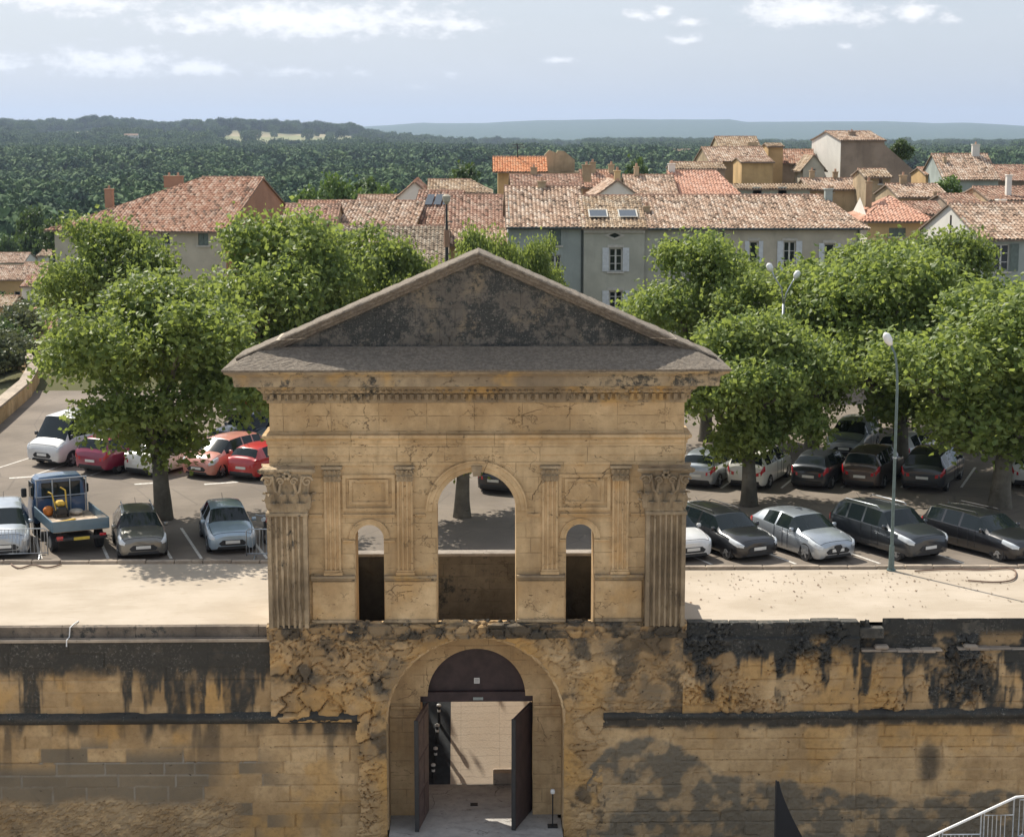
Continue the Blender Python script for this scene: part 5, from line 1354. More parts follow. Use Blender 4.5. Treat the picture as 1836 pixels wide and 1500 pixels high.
mb = MB(); mb.tube([(0, 0, hz*.5), (0, 0, hz*.5+.05)], .075, 10); mb.build('collar', m_steel, l1)
p = at(1405, 540, 80); l2 = thing('lamp_post', 'twin-headed lamp post rising above the trees in front of the grey house', 'lamp post', (p.x, 80, 0))
h1 = at(1381, 480, 80)-l2.location; h2 = at(1428, 493, 80)-l2.location
mb = MB(); mb.tube([(0, 0, 0), (0, 0, h2.z-1.3)], [.09, .06], 8); mb.tube([(0, 0, h2.z-1.4), (-.1, 0, h2.z-.6), (h1.x*.75, 0, h1.z-.35), (h1.x+.05, 0, h1.z-.05)], .035, 7); mb.tube([(0, 0, h2.z-1.4), (.12, 0, h2.z-.8), (h2.x*.7, 0, h2.z-.3), (h2.x, 0, h2.z-.05)], .035, 7); mb.build('pole', m_steel, l2, smooth=True)
for h in (h1, h2): s_ = -1 if h.x < 0 else 1; MB().tube([(h.x-s_*.06, 0, h.z-.18), (h.x, 0, h.z-.02), (h.x+s_*.08, 0, h.z+.14), (h.x+s_*.1, 0, h.z+.2)], [.07, .15, .13, .04], 10).build('lamp_head', m_white, l2, smooth=True)

# left boundary parapet of the car park
bp = [(-25.0, 88), (-25.3, 93), (-25.7, 98), (-26.2, 104), (-27.4, 111), (-29.8, 118), (-33, 124)]
pw = thing('parapet_wall', 'low curved stone parapet bounding the car park at the left edge', 'wall', (bp[0][0], bp[0][1], 0)); bp = [(-23.6, 76), (-24.4, 82)]+bp
def ribbon(mb, pts, w0, w1, z0, z1):
    rows = []
    for i, p in enumerate(pts):
        d = (Vector(pts[min(i+1, len(pts)-1)])-Vector(pts[max(i-1, 0)])).normalized(); n = Vector((-d.y, d.x))
        a = Vector(p)+n*w0; b = Vector(p)+n*w1; rows.append([(a.x, a.y, z0), (a.x, a.y, z1), (b.x, b.y, z1), (b.x, b.y, z0)])
    mb.grid(rows, 0, True); mb.quad(*rows[0]); mb.quad(*rows[-1])
rr = random.Random(2)
mb = MB(); ribbon(mb, bp, -.28, .28, -1.5, .86); mb.build('wall_body', m_fac_plain, pw, world=True)
mb = MB(); ribbon(mb, bp, -.36, .36, .86, .98); mb.build('coping', m_kerb, pw, world=True)

# ================================================================== HOUSES
def tile_mat(name, c0, c1, c2, dark=(.10, .07, .05), lich=.35):
    m, t, b = new_mat(name); uv = t.uv(); u, v, _ = t.sep(uv)
    cu = t.m('FLOOR', t.m('DIVIDE', u, .24)); cv = t.m('FLOOR', t.m('ADD', t.m('DIVIDE', v, .36), t.m('MULTIPLY', t.white(t.comb(cu, 0, 3)), .9)))
    r = t.white(t.comb(cu, cv, 0)); r2 = t.white(t.comb(cu, cv, 5))
    c = t.mix(t.rng(r, .1, .75, smooth=False), c0, c1); c = t.mix(t.rng(r2, .62, .95, smooth=False), c, c2)
    c = t.mix(t.m('MULTIPLY', t.m('GREATER_THAN', t.white(t.comb(cu, cv, 9)), .90), .7), c, dark)
    n = t.noise(uv, .7, 5, .65); c = t.mix(t.rng(n, .5, .72, 0, lich), c, (.17, .15, .12))
    n2 = t.noise(uv, 6, 4, .7); c = t.mix(t.rng(n2, .5, .8, 0, .45), c, tuple(k*.55 for k in c0))
    fr = t.m('FRACT', t.m('DIVIDE', u, .24)); gut = t.rng(t.m('ABSOLUTE', t.m('SUBTRACT', fr, .5)), .30, .46)
    c = t.mix(t.m('MULTIPLY', gut, .62), c, dark)
    t.put(b.inputs['Base Color'], c); b.inputs['Roughness'].default_value = .9; b.inputs['Specular IOR Level'].default_value = .15
    return m
T_red = tile_mat('clay_tiles', (.40, .21, .135), (.51, .31, .215), (.62, .45, .34))
T_pale = tile_mat('sun_bleached_tiles', (.43, .28, .195), (.56, .41, .30), (.68, .56, .45), lich=.45)
T_ochre = tile_mat('ochre_tiles', (.38, .26, .16), (.50, .38, .26), (.60, .50, .38), lich=.5)
T_olive = tile_mat('mossy_tiles', (.22, .17, .12), (.32, .255, .185), (.42, .36, .28), lich=.6)
T_brown = tile_mat('brown_tiles', (.33, .18, .125), (.44, .28, .205), (.53, .39, .30))
T_pink = tile_mat('smooth_pink_tiles', (.55, .31, .21), (.58, .35, .25), (.62, .41, .31), dark=(.42, .22, .16), lich=.15)
T_orange = tile_mat('new_orange_tiles', (.58, .25, .12), (.62, .29, .15), (.60, .34, .20), dark=(.45, .18, .09), lich=.08)
def plaster(name, c, var=.12, stain=.35):
    m, t, b = new_mat(name); o = t.pos(); x, y, z = t.sep(o)
    n = t.noise(o, .45, 5, .6); n2 = t.noise(t.comb(t.m('MULTIPLY', x, 1.6), t.m('MULTIPLY', y, 1.6), t.m('MULTIPLY', z, .3)), 1.0, 5, .65); n3 = t.noise(o, 6, 4, .7)
    k = t.mix(t.rng(n, .35, .65), tuple(a*(1-var) for a in c), tuple(min(1, a*(1+var)) for a in c))
    k = t.mix(t.rng(n2, .5, .8, 0, stain), k, tuple(a*.5 for a in c)); k = t.mix(t.rng(n3, .55, .8, 0, .3), k, tuple(a*.7 for a in c))
    t.put(b.inputs['Base Color'], k); b.inputs['Roughness'].default_value = .9; b.inputs['Specular IOR Level'].default_value = .15
    t.put(b.inputs['Normal'], t.bump(n3, .3, .03)); return m
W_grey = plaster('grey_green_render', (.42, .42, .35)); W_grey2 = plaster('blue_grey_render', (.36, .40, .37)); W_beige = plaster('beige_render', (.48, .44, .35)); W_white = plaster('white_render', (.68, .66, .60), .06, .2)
W_yel = plaster('yellow_render', (.62, .46, .25), .08, .2); W_brown = plaster('brown_render', (.36, .22, .15)); W_stone = plaster('rubble_stone', (.40, .31, .20), .25, .5); W_ochre = plaster('ochre_render', (.50, .34, .17), .15, .4); W_dark = plaster('shadowed_old_render', (.30, .24, .185), .15, .4)
m_shut_w = plain('white_shutter_paint', (.60, .63, .64), .6, var=.08); m_shut_g = plain('grey_green_shutter_paint', (.13, .17, .15), .6, var=.15); m_shut_br = plain('brown_shutter_paint', (.20, .10, .05), .6, var=.2)
m_frame = plain('window_frame_paint', (.58, .58, .54), .6, var=.08); m_sill = plain('pale_sill_stone', (.50, .48, .42), .8, var=.1)
def pane_mat():
    m, t, b = new_mat('window_glass'); b.inputs['Base Color'].default_value = (.02, .026, .03, 1); b.inputs['Roughness'].default_value = .08; return m
m_pane = pane_mat(); m_gut = plain('dark_gutter', (.06, .075, .07), .6)

class Loc:
    """local house frame: x along the front, y to the back"""
    def __init__(s, root): s.r = root
def roof_plane(mb, P, corr=.045, tile=.24, row=.36, jit=.02, seed=0, step=.048):
    """P: polygon (3D), eave edge = P[0]->P[1]. adds a corrugated tiled sheet with uv"""
    r = random.Random(seed); P = [Vector(p) for p in P]
    u = (P[1]-P[0]).normalized(); nrm = u.cross((P[2]-P[1])); 
    if nrm.length < 1e-6: nrm = u.cross(P[-1]-P[0])
    nrm.normalize()
    if nrm.z < 0: nrm = -nrm
    v = nrm.cross(u)
    if v.z < 0: v = -v
    Q = [((p-P[0]).dot(u), (p-P[0]).dot(v)) for p in P]; vmax = max(q[1] for q in Q); umin = min(q[0] for q in Q); umax = max(q[0] for q in Q)
    if umax-umin > 60: step = .08
    nu = int((umax-umin)/step)+1; us = [umin+(umax-umin)*i/nu for i in range(nu+1)]
    def span(t):
        xs = []
        for i in range(len(Q)):
            a, b = Q[i], Q[(i+1) % len(Q)]
            if abs(a[1]-b[1]) < 1e-9:
                if abs(a[1]-t) < 1e-6: xs += [a[0], b[0]]
                continue
            k = (t-a[1])/(b[1]-a[1])
            if -1e-9 <= k <= 1+1e-9: xs.append(a[0]+(b[0]-a[0])*k)
        return (min(xs), max(xs)) if xs else (0, 0)
    if mb.uv is None: mb.uv = [(0, 0)]*len(mb.v)
    nv = max(2, int(round(vmax/row))); rows = []; uvs = []
    wob = [r.uniform(-1, 1) for _ in range(400)]
    for i in range(nv+1):
        for k, t in enumerate(((i/nv)*vmax, min(vmax, ((i+1)/nv)*vmax-1e-4))):
            if i == nv and k: continue
            a, b = span(min(max(t, 1e-6), vmax-1e-6)); L = []
            lift = .035 if k == 0 else .0
            for x in us:
                xc = min(max(x, a), b); ph = xc/tile; col = int(math.floor(ph)); h = corr*abs(math.sin(PI*ph))**.8*2-corr
                hj = jit*(((col*7919+i*104729) % 97)/97-.5)*1.5+wob[(col//6+i*3) % 400]*.008
                sag = -.05*math.sin(PI*min(1, max(0, t/vmax)))
                p = P[0]+u*xc+v*(t+(wob[(col*3+i) % 400]*.03 if 0 < i < nv else (wob[col % 400]*.03 if i == 0 and k == 0 else 0)))+nrm*(h+lift+hj+sag); L.append(tuple(p)); uvs.append((xc-umin+5, t+3))
            rows.append(L)
    mb.grid(rows); mb.uv += uvs

def house(name, label, X, Y, z0, ze, w_, d, rise, rot=0.0, roof=T_red, wall=W_beige, ridge='x', hipl=0, hipr=0, ov=.35, cat='house', group=None, side_wall=None, windows=(), chim=(), seed=0, ridgeoff=.5, ovs=.15, gutter=False, back=True, front_wall=True):
    """front-left corner of the body at (X, Y); x to the right, y away from the viewer"""
    root = thing(name, label, cat, (X, Y, z0), math.radians(rot), group); H = ze-z0
    # walls
    mb = MB(); dr = d*ridgeoff
    if ridge == 'x':
        holes = [[(a, b), (a+ww, b), (a+ww, b+hh), (a, b+hh)] for a, b, ww, hh, *_ in windows]
        mb.prism([(0, 0), (w_, 0), (w_, H-.05), (0, H-.05)], 'y', 0, .3, holes)
        mb.quad((.01, .29, 0), (w_-.01, .29, 0), (w_-.01, .29, H-.1), (.01, .29, H-.1)); mb.quad((0, d, 0), (w_, d, 0), (w_, d, H-.05), (0, d, H-.05))
        for x, hp in ((0.0, hipl), (w_, hipr)):
            top = [(d, H-.05)] if hp else [(d, H-.05), (dr, H-.05+rise), ]
            x0_, x1_ = (x, x+.25) if x == 0 else (x-.25, x)
            poly = [(.001, 0), (d, 0), (d, H-.05)]+([] if hp else [(dr, H-.06+rise)])+[(.001, H-.05)]
            mb.prism(poly, 'x', x0_+(.001 if x == 0 else 0), x1_)
    else:
        holes = [[(a, b), (a+ww, b), (a+ww, b+hh), (a, b+hh)] for a, b, ww, hh, *_ in windows]
        mb.prism([(0, 0), (w_, 0), (w_, H-.05), (w_*ridgeoff, H-.06+rise), (0, H-.05)], 'y', 0, .3, holes)
        mb.prism([(0, 0), (w_, 0), (w_, H-.05), (w_*ridgeoff, H-.06+rise), (0, H-.05)], 'y', d-.3, d)
        mb.box(.001, .25, .3, d-.3, 0, H-.06); mb.box(w_-.25, w_-.001, .3, d-.3, 0, H-.06); mb.quad((.2, .31, 0), (w_-.2, .31, 0), (w_-.2, .31, H-.1), (.2, .31, H-.1))
    mb.build('wall', wall, root)
    if side_wall: 
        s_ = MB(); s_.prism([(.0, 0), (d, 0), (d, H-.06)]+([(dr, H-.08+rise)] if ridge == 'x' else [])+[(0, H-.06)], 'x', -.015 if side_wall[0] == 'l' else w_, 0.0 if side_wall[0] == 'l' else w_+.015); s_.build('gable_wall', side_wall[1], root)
    # roof
    mb = MB(); R_ = H+rise; sl = rise/(dr if ridge == 'x' else w_*ridgeoff)
    und = MB()
    if ridge == 'x':
        zl = H-ov*sl; A = (-ovs-(ov if hipl else 0)+0, -ov, zl); B = (w_+ovs+(ov if hipr else 0), -ov, zl); Cc = (w_+ovs-hipr-(ovs if hipr else 0), dr, R_); D = (-ovs+hipl+(ovs if hipl else 0), dr, R_)
        roof_plane(mb, [A, B, Cc, D], seed=seed); und.quad(*[(p[0], p[1], p[2]-.09) for p in (A, B, Cc, D)])
        sb = rise/(d-dr); zb = H-ov*sb; A2 = (A[0], d+ov, zb); B2 = (B[0], d+ov, zb)
        if back: roof_plane(mb, [B2, A2, D, Cc], seed=seed+1); und.quad(*[(p[0], p[1], p[2]-.09) for p in (B2, A2, D, Cc)])
        if hipl: roof_plane(mb, [A2, A, D], seed=seed+2)
        if hipr: roof_plane(mb, [B, B2, Cc], seed=seed+3)
        und.box(A[0], B[0], -ov-.02, -ov+.04, zl-.10, zl+.0)
        if not hipl: und.quad(A, D, (D[0], D[1], D[2]-.1), (A[0], A[1], A[2]-.1)); und.quad(A2, D, (D[0], D[1], D[2]-.1), (A2[0], A2[1], A2[2]-.1))
        if not hipr: und.quad(B, Cc, (Cc[0], Cc[1], Cc[2]-.1), (B[0], B[1], B[2]-.1)); und.quad(B2, Cc, (Cc[0], Cc[1], Cc[2]-.1), (B2[0], B2[1], B2[2]-.1))
    else:
        xr = w_*ridgeoff; zl = H-ov*sl; srr = rise/(w_-xr)
        A = (-ov, -ovs, zl); A2 = (-ov, d+ovs, zl); B = (w_+ov, -ovs, H-ov*srr); B2 = (w_+ov, d+ovs, H-ov*srr); R1 = (xr, -ovs, R_); R2 = (xr, d+ovs, R_)
        roof_plane(mb, [A2, A, R1, R2], seed=seed); roof_plane(mb, [B, B2, R2, R1], seed=seed+1)
        for q in ((A2, A, R1, R2), (B, B2, R2, R1)): und.quad(*[(p[0], p[1], p[2]-.09) for p in q])
        und.quad(A, R1, (R1[0], R1[1], R1[2]-.12), (A[0], A[1], A[2]-.12)); und.quad(B, R1, (R1[0], R1[1], R1[2]-.12), (B[0], B[1], B[2]-.12))
    ro = mb.build('roof', roof, root, fix=False); und.build('eave', m_eave, root)
    if rise > .3:                               # ridge tiles
        m_ = MB(); a, b = (D, Cc) if ridge == 'x' else (R1, R2)
        if (Vector(a)-Vector(b)).length > .3:
            N = max(2, int((Vector(a)-Vector(b)).length/.4)); 
            for i in range(N):
                p = Vector(a).lerp(Vector(b), i/N); q = Vector(a).lerp(Vector(b), (i+1.08)/N); m_.tube([(p.x, p.y, p.z-.0), (q.x, q.y, q.z-.03)], [.12, .10], 6)
            m_.build('ridge_tiles', m_ridge, root)
    if gutter: MB().tube([(0, -ov-.06, zl-.03), (w_, -ov-.06, zl-.03)], .07, 6).build('gutter', m_gut, root); MB().tube([(w_-.12, -.06, 0), (w_-.12, -.06, zl)], .05, 6).build('drainpipe', m_gut, root)
    for a, b, ww, hh, *o_ in windows:
        kind = o_[0] if o_ else None; wo = MB()
        fw = .07 if ww > .5 else .04
        wo.prism([(a, b), (a+ww, b), (a+ww, b+hh), (a, b+hh)], 'y', .14, .20, [[(a+fw, b+fw), (a+ww-fw, b+fw), (a+ww-fw, b+hh-fw), (a+fw, b+hh-fw)]])
        if ww > .7:
            wo.box(a+ww/2-.05, a+ww/2+.05, .138, .202, b+fw, b+hh-fw)
            for q in (.34, .67): wo.box(a+fw, a+ww-fw, .15, .19, b+hh*q-.02, b+hh*q+.02)
        win = wo.build('window', m_frame, root); MB().box(a, a+ww, .205, .22, b, b+hh).build('pane', m_pane, win)
        MB().box(a-.12, a+ww+.12, -.09, .14, b-.10, b-.0).build('sill', m_sill, win)
        if kind in ('w', 'g', 'b', 'wl', 'closed', 'gl'):
            sm = {'w': m_shut_w, 'wl': m_shut_w, 'g': m_shut_g, 'gl': m_shut_g, 'b': m_shut_br, 'closed': m_shut_g}[kind]
            sides = [(a-ww*.52, a-.02), (a+ww+.02, a+ww*1.52)] if kind not in ('wl', 'gl') else [(a-ww*.52, a-.02)]
            if kind == 'closed': sides = [(a+.0, a+ww/2-.01), (a+ww/2+.01, a+ww)]
            for (p0, p1) in sides:
                m_ = MB(); y_ = -.05 if kind != 'closed' else .06; m_.box(p0, p1, y_, y_+.04, b+.01, b+hh+.03)
                for q in range(int(hh/.12)): m_.box(p0+.05, p1-.05, y_-.012, y_, b+.06+q*.12, b+.12+q*.12)
                for q in (.12, .5, .85): m_.box(p0+.0, p1, y_-.016, y_-.001, b+hh*q, b+hh*q+.07)
                m_.build('shutter', sm, win)
            if kind in ('w', 'wl'): MB().box(a-.1, a+ww+.1, -.05, .02, b+hh+.04, b+hh+.2).build('lintel', m_sill, win)
    for cx, cy, cw, ch, *mt in chim:
        zb = H+rise*(1-abs(cy-dr)/max(dr, .1)) if ridge == 'x' else H+rise*(1-abs(cx-w_*ridgeoff)/(w_*ridgeoff)); zb = max(zb, H)
        m_ = MB(); m_.box(cx-cw/2, cx+cw/2, cy-.22, cy+.22, zb-.6, zb+ch); m_.box(cx-cw/2-.05, cx+cw/2+.05, cy-.27, cy+.27, zb+ch, zb+ch+.08, bev=.02)
        co = m_.build('chimney', mt[0] if mt else W_stone, root); m_ = MB()
        for q in ((-.25, .25) if cw > .7 else (0,)): m_.tube([(cx+q*cw, cy, zb+ch+.08), (cx+q*cw, cy, zb+ch+.32)], [.10, .08], 8)
        m_.build('chimney_pot', m_ridge, co)
    return root
m_eave = plain('eave_underside', (.20, .15, .11), .8, var=.25, nscale=3); m_ridge = plain('ridge_tile_clay', (.50, .30, .20), .85, var=.25, nscale=2.5)

def px_house(name, label, x0, x1, ye, yr, Yf, d, z0=0.0, **k):
    """measured from the photograph: eave row, ridge row, left and right columns at depth Yf"""
    a = at(x0, ye, Yf); b = at(x1, ye, Yf); ro = k.pop('ridgeoff', .5); rot = k.get('rot', 0)
    zr = at((x0+x1)/2, yr, Yf+d*(ro if k.get('ridge', 'x') == 'x' else 0)*math.cos(math.radians(rot))).z
    return house(name, label, a.x, Yf, z0, a.z, (b.x-a.x)/math.cos(math.radians(rot)), d, max(.05, zr-a.z), ridgeoff=ro, **k)

R0 = 'houses of the terrace facing the car park'
Z = lambda py, Y=107: at(1100, py, Y).z
def wn(x0, px0, px1, yt, yb, Y=107):       # window rectangle in house coordinates
    A, B = at(px0, yb, Y), at(px1, yt, Y); X0 = at(x0, 405, Y).x; return (A.x-X0, A.z, B.x-A.x, B.z-A.z)
px_house('town_house', 'left end of the grey terrace, with a high ridge and a shuttered bluish wall', 911, 1047, 404, 334, 107, 12.5, roof=T_pale, wall=W_grey2, group=R0, gutter=True, windows=[(*wn(911, 984, 1006, 410, 440), 'closed'), (*wn(911, 984, 1006, 457, 500),)], chim=[(2.2, 6.1, .5, .3)], seed=1)
h2 = px_house('town_house', 'narrow grey house of the terrace with a diamond oculus under its cornice and two skylights', 1047, 1156, 405, 351, 106.8, 10, roof=T_ochre, wall=W_grey, group=R0, windows=[(*wn(1047, 1092, 1116, 445, 487, 106.8), 'w'), (*wn(1047, 1092, 1116, 522, 552, 106.8), 'w'), (*wn(1047, 1092, 1116, 588, 625, 106.8), 'w')], seed=2)
hr = h2; a = at(1047, 405, 106.8)
MB().box(-.02, at(1156, 405, 106.8).x-a.x+.02, -.16, -.0, a.z-.42, a.z-.16, bev=.03).build('cornice', m_sill, hr)
c_ = at(1102, 422, 106.8); cx, cz = c_.x-a.x, c_.z
mo = MB().prism([(cx-.62, cz), (cx, cz-.28), (cx+.62, cz), (cx, cz+.28)], 'y', -.06, -.0, [[(cx-.36, cz), (cx, cz-.15), (cx+.36, cz), (cx, cz+.15)]]).build('oculus_frame', m_sill, hr)
MB().prism([(cx-.37, cz), (cx, cz-.16), (cx+.37, cz), (cx, cz+.16)], 'y', -.03, -.01).build('oculus_pane', m_pane, mo)
m_sky = plain('skylight_glass', (.07, .085, .10), .05, var=.05)
for px in (1072, 1125):
    q = at(px, 386, 108.6); so_ = MB(); 
    ax = q.x-a.x; yv = 1.15; sl_ = (at(1100, 351, 111.8).z-a.z)/5.0; zz = a.z+sl_*yv
    so_.quad((ax-.50, yv, zz+.13), (ax+.50, yv, zz+.13), (ax+.50, yv+1.1, zz+.13+sl_*1.1), (ax-.50, yv+1.1, zz+.13+sl_*1.1)); so_.build('skylight', m_sky, hr)
    f_ = MB(); 
    for dx0, dx1, dy0, dy1 in ((-.58, -.5, -.08, 1.18), (.5, .58, -.08, 1.18), (-.5, .5, -.08, 0), (-.5, .5, 1.1, 1.18)):
        f_.quad((ax+dx0, yv+dy0, zz+.145+sl_*dy0), (ax+dx1, yv+dy0, zz+.145+sl_*dy0), (ax+dx1, yv+dy1, zz+.145+sl_*dy1), (ax+dx0, yv+dy1, zz+.145+sl_*dy1))
    f_.build('skylight_frame', m_sill, hr)
px_house('town_house', 'grey terrace house under a patchy pale roof, with dark grey-green shutters', 1156, 1300, 406, 350, 107, 10.5, roof=T_pale, wall=W_grey, group=R0, gutter=True, windows=[(*wn(1156, 1196, 1222, 430, 478), 'g'), (*wn(1156, 1247, 1262, 428, 440),), (*wn(1156, 1196, 1222, 520, 560), 'g')], chim=[(.35, 2.6, .35, .2)], seed=3)
px_house('town_house', 'longest house of the grey terrace, its beige wall lined with white shutters', 1300, 1543, 406, 350, 107, 10.5, roof=T_pale, wall=W_beige, group=R0, gutter=True, hipr=1.3, windows=[(*wn(1300, 1343, 1360, 433, 475), 'w'), (*wn(1300, 1404, 1427, 433, 485), 'w'), (*wn(1300, 1477, 1497, 437, 480), 'w'), (*wn(1300, 1404, 1427, 525, 570), 'w')], chim=[(7.0, 4.6, .45, .55, W_grey2)], seed=4)
px_house('yellow_house', 'yellow house with a smooth pink hipped roof and a brown-shuttered window', 1556, 1662, 392, 352, 114, 7.5, roof=T_pink, wall=W_yel, rot=-4, hipl=1.8, hipr=1.8, ov=.5, ovs=.1, side_wall=('l', W_white), windows=[(1.35, at(1600, 424, 114).z, 1.05, .55, 'closed')], chim=[(.5, 3.5, .4, 1.0, W_stone)], seed=5)  # sunlight on the left wall is put in as white render
wh = at(1757, 425, 103)
house('white_house', 'white house with a sunlit gable and a slit window, dark shutters on its shaded front', wh.x, 103, 0, wh.z, 9.5, 9.3, 1.75, rot=7, roof=T_pale, wall=W_grey2, side_wall=('l', W_white), windows=[(.85, at(1790, 487, 103).z, 1.0, 1.55, 'g'), (5.2, at(1790, 487, 103).z, 1.0, 1.55, 'g')], chim=[(4.0, 6.6, .5, .8, W_white)], seed=6)  # lit gable coloured as white render, shaded front as blue-grey
MB().box(-.03, 0-.016, 4.3, 4.55, wh.z-.15, wh.z+1.05).build('slit_window', m_pane, bpy.data.objects['white_house'])
a = at(97, 408, 128); zr = at(420, 318, 134.5).z
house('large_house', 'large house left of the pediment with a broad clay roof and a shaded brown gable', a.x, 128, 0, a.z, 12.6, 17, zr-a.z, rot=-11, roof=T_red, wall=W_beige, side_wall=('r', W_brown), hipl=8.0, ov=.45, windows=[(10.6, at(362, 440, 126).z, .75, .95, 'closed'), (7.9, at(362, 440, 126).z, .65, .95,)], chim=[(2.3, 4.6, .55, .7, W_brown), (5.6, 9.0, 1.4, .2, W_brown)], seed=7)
# roofs between
px_house('low_house', 'low red-brown roof between the large left house and the ribbed olive roof', 505, 600, 400, 366, 118, 8, roof=T_brown, wall=W_stone, seed=10)
px_house('low_house', 'small reddish lean-to roof just right of the large brown gable', 532, 606, 384, 360, 138, 6, roof=T_red, wall=W_ochre, seed=11)
px_house('low_house', 'wide pale clay roof left of the skylight house, sloping down behind the olive roof', 585, 742, 404, 360, 122, 11, roof=T_pale, wall=W_ochre, rot=-6, seed=12)
px_house('low_house', 'flat whitish roof catching the sun above the wide pale clay roof', 640, 712, 362, 350, 142, 7, roof=T_pale, wall=W_white, seed=13)
px_house('olive_roof_house', 'left half of the long ribbed olive-brown roof left of the pediment', 590, 692, 470, 404, 104, 12, roof=T_olive, wall=W_stone, seed=14)
px_house('olive_roof_house', 'right half of the long ribbed olive-brown roof, ending at the thin dark mast', 692, 800, 472, 405, 103.8, 12, roof=T_olive, wall=W_stone, seed=15)
px_house('skylight_house', 'house with a pale gable and three dark skylights in its pinkish roof', 735, 812, 398, 342, 124, 9, roof=T_brown, wall=W_white, rot=-8, side_wall=('l', W_white), seed=16)
sk = [o for o in C.objects if o.get('label', '').startswith('house with a pale gable')][0]
zz = at(770, 398, 124).z; sl_ = (at(773, 342, 128.5).z-zz)/4.5
for k in range(3):
    ax = .9+k*.62; yv = 2.2; MB().quad((ax-.25, yv, zz-0+sl_*yv+.14), (ax+.25, yv, zz+sl_*yv+.14), (ax+.25, yv+1.5, zz+sl_*(yv+1.5)+.14), (ax-.25, yv+1.5, zz+sl_*(yv+1.5)+.14)).build('skylight', m_sky, sk)
px_house('gable_house', 'small house with a pale pink gable end behind the skylight house', 712, 775, 352, 325, 140, 9, roof=T_red, wall=W_white, ridge='y', seed=17)
px_house('tan_roof_house', 'bleached tan roof in front of the forest, right of the pale pink gable', 768, 872, 344, 322, 142, 7, roof=T_ochre, wall=W_stone, hipr=1.2, seed=18)
px_house('brown_roof_house', 'red-brown corrugated roof immediately left of the grey terrace', 800, 912, 410, 350, 117, 11, roof=T_brown, wall=W_stone, seed=19)
px_house('low_house', 'pale orange lower roof below the red-brown roof, left of the grey terrace wall', 802, 908, 436, 410, 108.5, 6, roof=T_pale, wall=W_ochre, seed=20)
px_house('orange_roof_hut', 'open hut with a bright orange roof and an aerial, left of the ruined stone wall', 893, 972, 301, 281, 165, 4.5, z0=9.0, roof=T_orange, wall=W_ochre, ov=.8, ovs=.5, chim=[], seed=21)
px_house('town_house', 'rust coloured low roofs directly behind the left end of the grey terrace', 918, 1045, 334, 313, 140, 8, roof=T_brown, wall=W_stone, chim=[(1.8, 4, .5, .5), (6.0, 4, .7, .7)], seed=22)
px_house('red_gable_house', 'small red roof with dark chimneys between the ruined wall and the sharp white gable', 1045, 1102, 334, 305, 152, 7, roof=T_red, wall=W_brown, chim=[(1.0, 3, .5, .8), (2.6, 3, .5, .6)], seed=23)
px_house('white_gable_house', 'low white gable topped by a tall pale yellow chimney behind the skylights', 1072, 1142, 347, 322, 126, 8, roof=T_pale, wall=W_white, ridge='y', chim=[(1.37, .4, .42, .55, W_yel)], seed=24)
px_house('town_house', 'pale pink roof behind the patchy roof of the grey terrace', 1128, 1215, 350, 314, 132, 9, roof=T_pale, wall=W_stone, chim=[(.9, 4.4, .35, .6)], seed=25)
px_house('town_house', 'warm orange-pink roof with a pale edge, behind the right part of the grey terrace', 1210, 1322, 350, 306, 134, 9, roof=T_pink, wall=W_white, hipr=1.0, chim=[(.2, 4.4, .5, .5, W_white)], seed=26)
px_house('town_house', 'thin tiled roof strip above the orange-pink roof, left of the hilltop stone houses', 1210, 1300, 302, 291, 160, 6, roof=T_ochre, wall=W_dark, seed=27)
# hilltop cluster
R1_ = 'old stone houses on the hilltop'
px_house('stone_house', 'ochre stone house with a flat pale roof, leftmost on the hilltop', 1290, 1362, 262, 245, 205, 7, z0=6, roof=T_ochre, wall=W_stone, group=R1_, windows=[(3.2, 7.3, 1.2, .8)], seed=30)
px_house('stone_house', 'long low-pitched tiled roof stepping down in front of the leftmost hilltop house', 1272, 1380, 287, 264, 188, 7, z0=5, roof=T_pale, wall=W_stone, group=R1_, rot=5, windows=[(4.5, 5.3, .7, 1.0)], seed=31)
px_house('stone_house', 'ochre stone house with a dark right side below the stepped hilltop roof', 1330, 1386, 290, 282, 180, 6, z0=4, roof=T_pale, wall=W_ochre, group=R1_, side_wall=('r', W_dark), seed=32)
px_house('stone_tower', 'tall ochre block of a hilltop house, flat topped and lit on its left', 1378, 1404, 262, 257, 192, 4, z0=4, roof=T_ochre, wall=W_ochre, group=R1_, seed=33)
px_house('stone_house', 'dark-walled hilltop house with a slanting red roof left of the tall building', 1400, 1458, 291, 268, 195, 6, z0=4, roof=T_red, wall=W_dark, group=R1_, rot=-6, windows=[(1.2, 7.2, .9, .8)], seed=34)
px_house('ruined_house', 'pale crumbling gable wall leaning against the tall building on the left', 1440, 1478, 300, 277, 186, 5, z0=4, roof=T_ochre, wall=W_beige, ridge='y', group=R1_, windows=[(.9, 7.0, .4, .5)], seed=35)
a = at(1508, 251, 190)
th = house('tall_house', 'tallest building of the hilltop, sunlit left wall, brown shaded front and a thin pink roof', a.x, 190, 3, a.z, at(1590, 251, 190).x-a.x, 9, at(1550, 238, 194.5).z-a.z+.15, rot=9, roof=T_pale, wall=W_dark, side_wall=('l', W_white), ov=.2, chim=[(2.1, 2.5, .7, .3, W_dark)], group=R1_, seed=36)  # sun and shade set in colour: pale left wall, dark front
wx = at(1590, 251, 190).x-a.x; hz_ = a.z-3
MB().prism([(wx, 0), (wx+3.4, 0), (wx+3.4, hz_-3.2), (wx+.02, hz_-.5)], 'y', .02, 8.5).build('sloping_wing', W_dark, th)
MB().box(-.05, -.016, 2.6, 3.1, 5.6, 6.4).build('window', m_pane, th); MB().box(3.0, 3.6, -.02, -.001, 4.9, 5.3).build('window', m_pane, th)
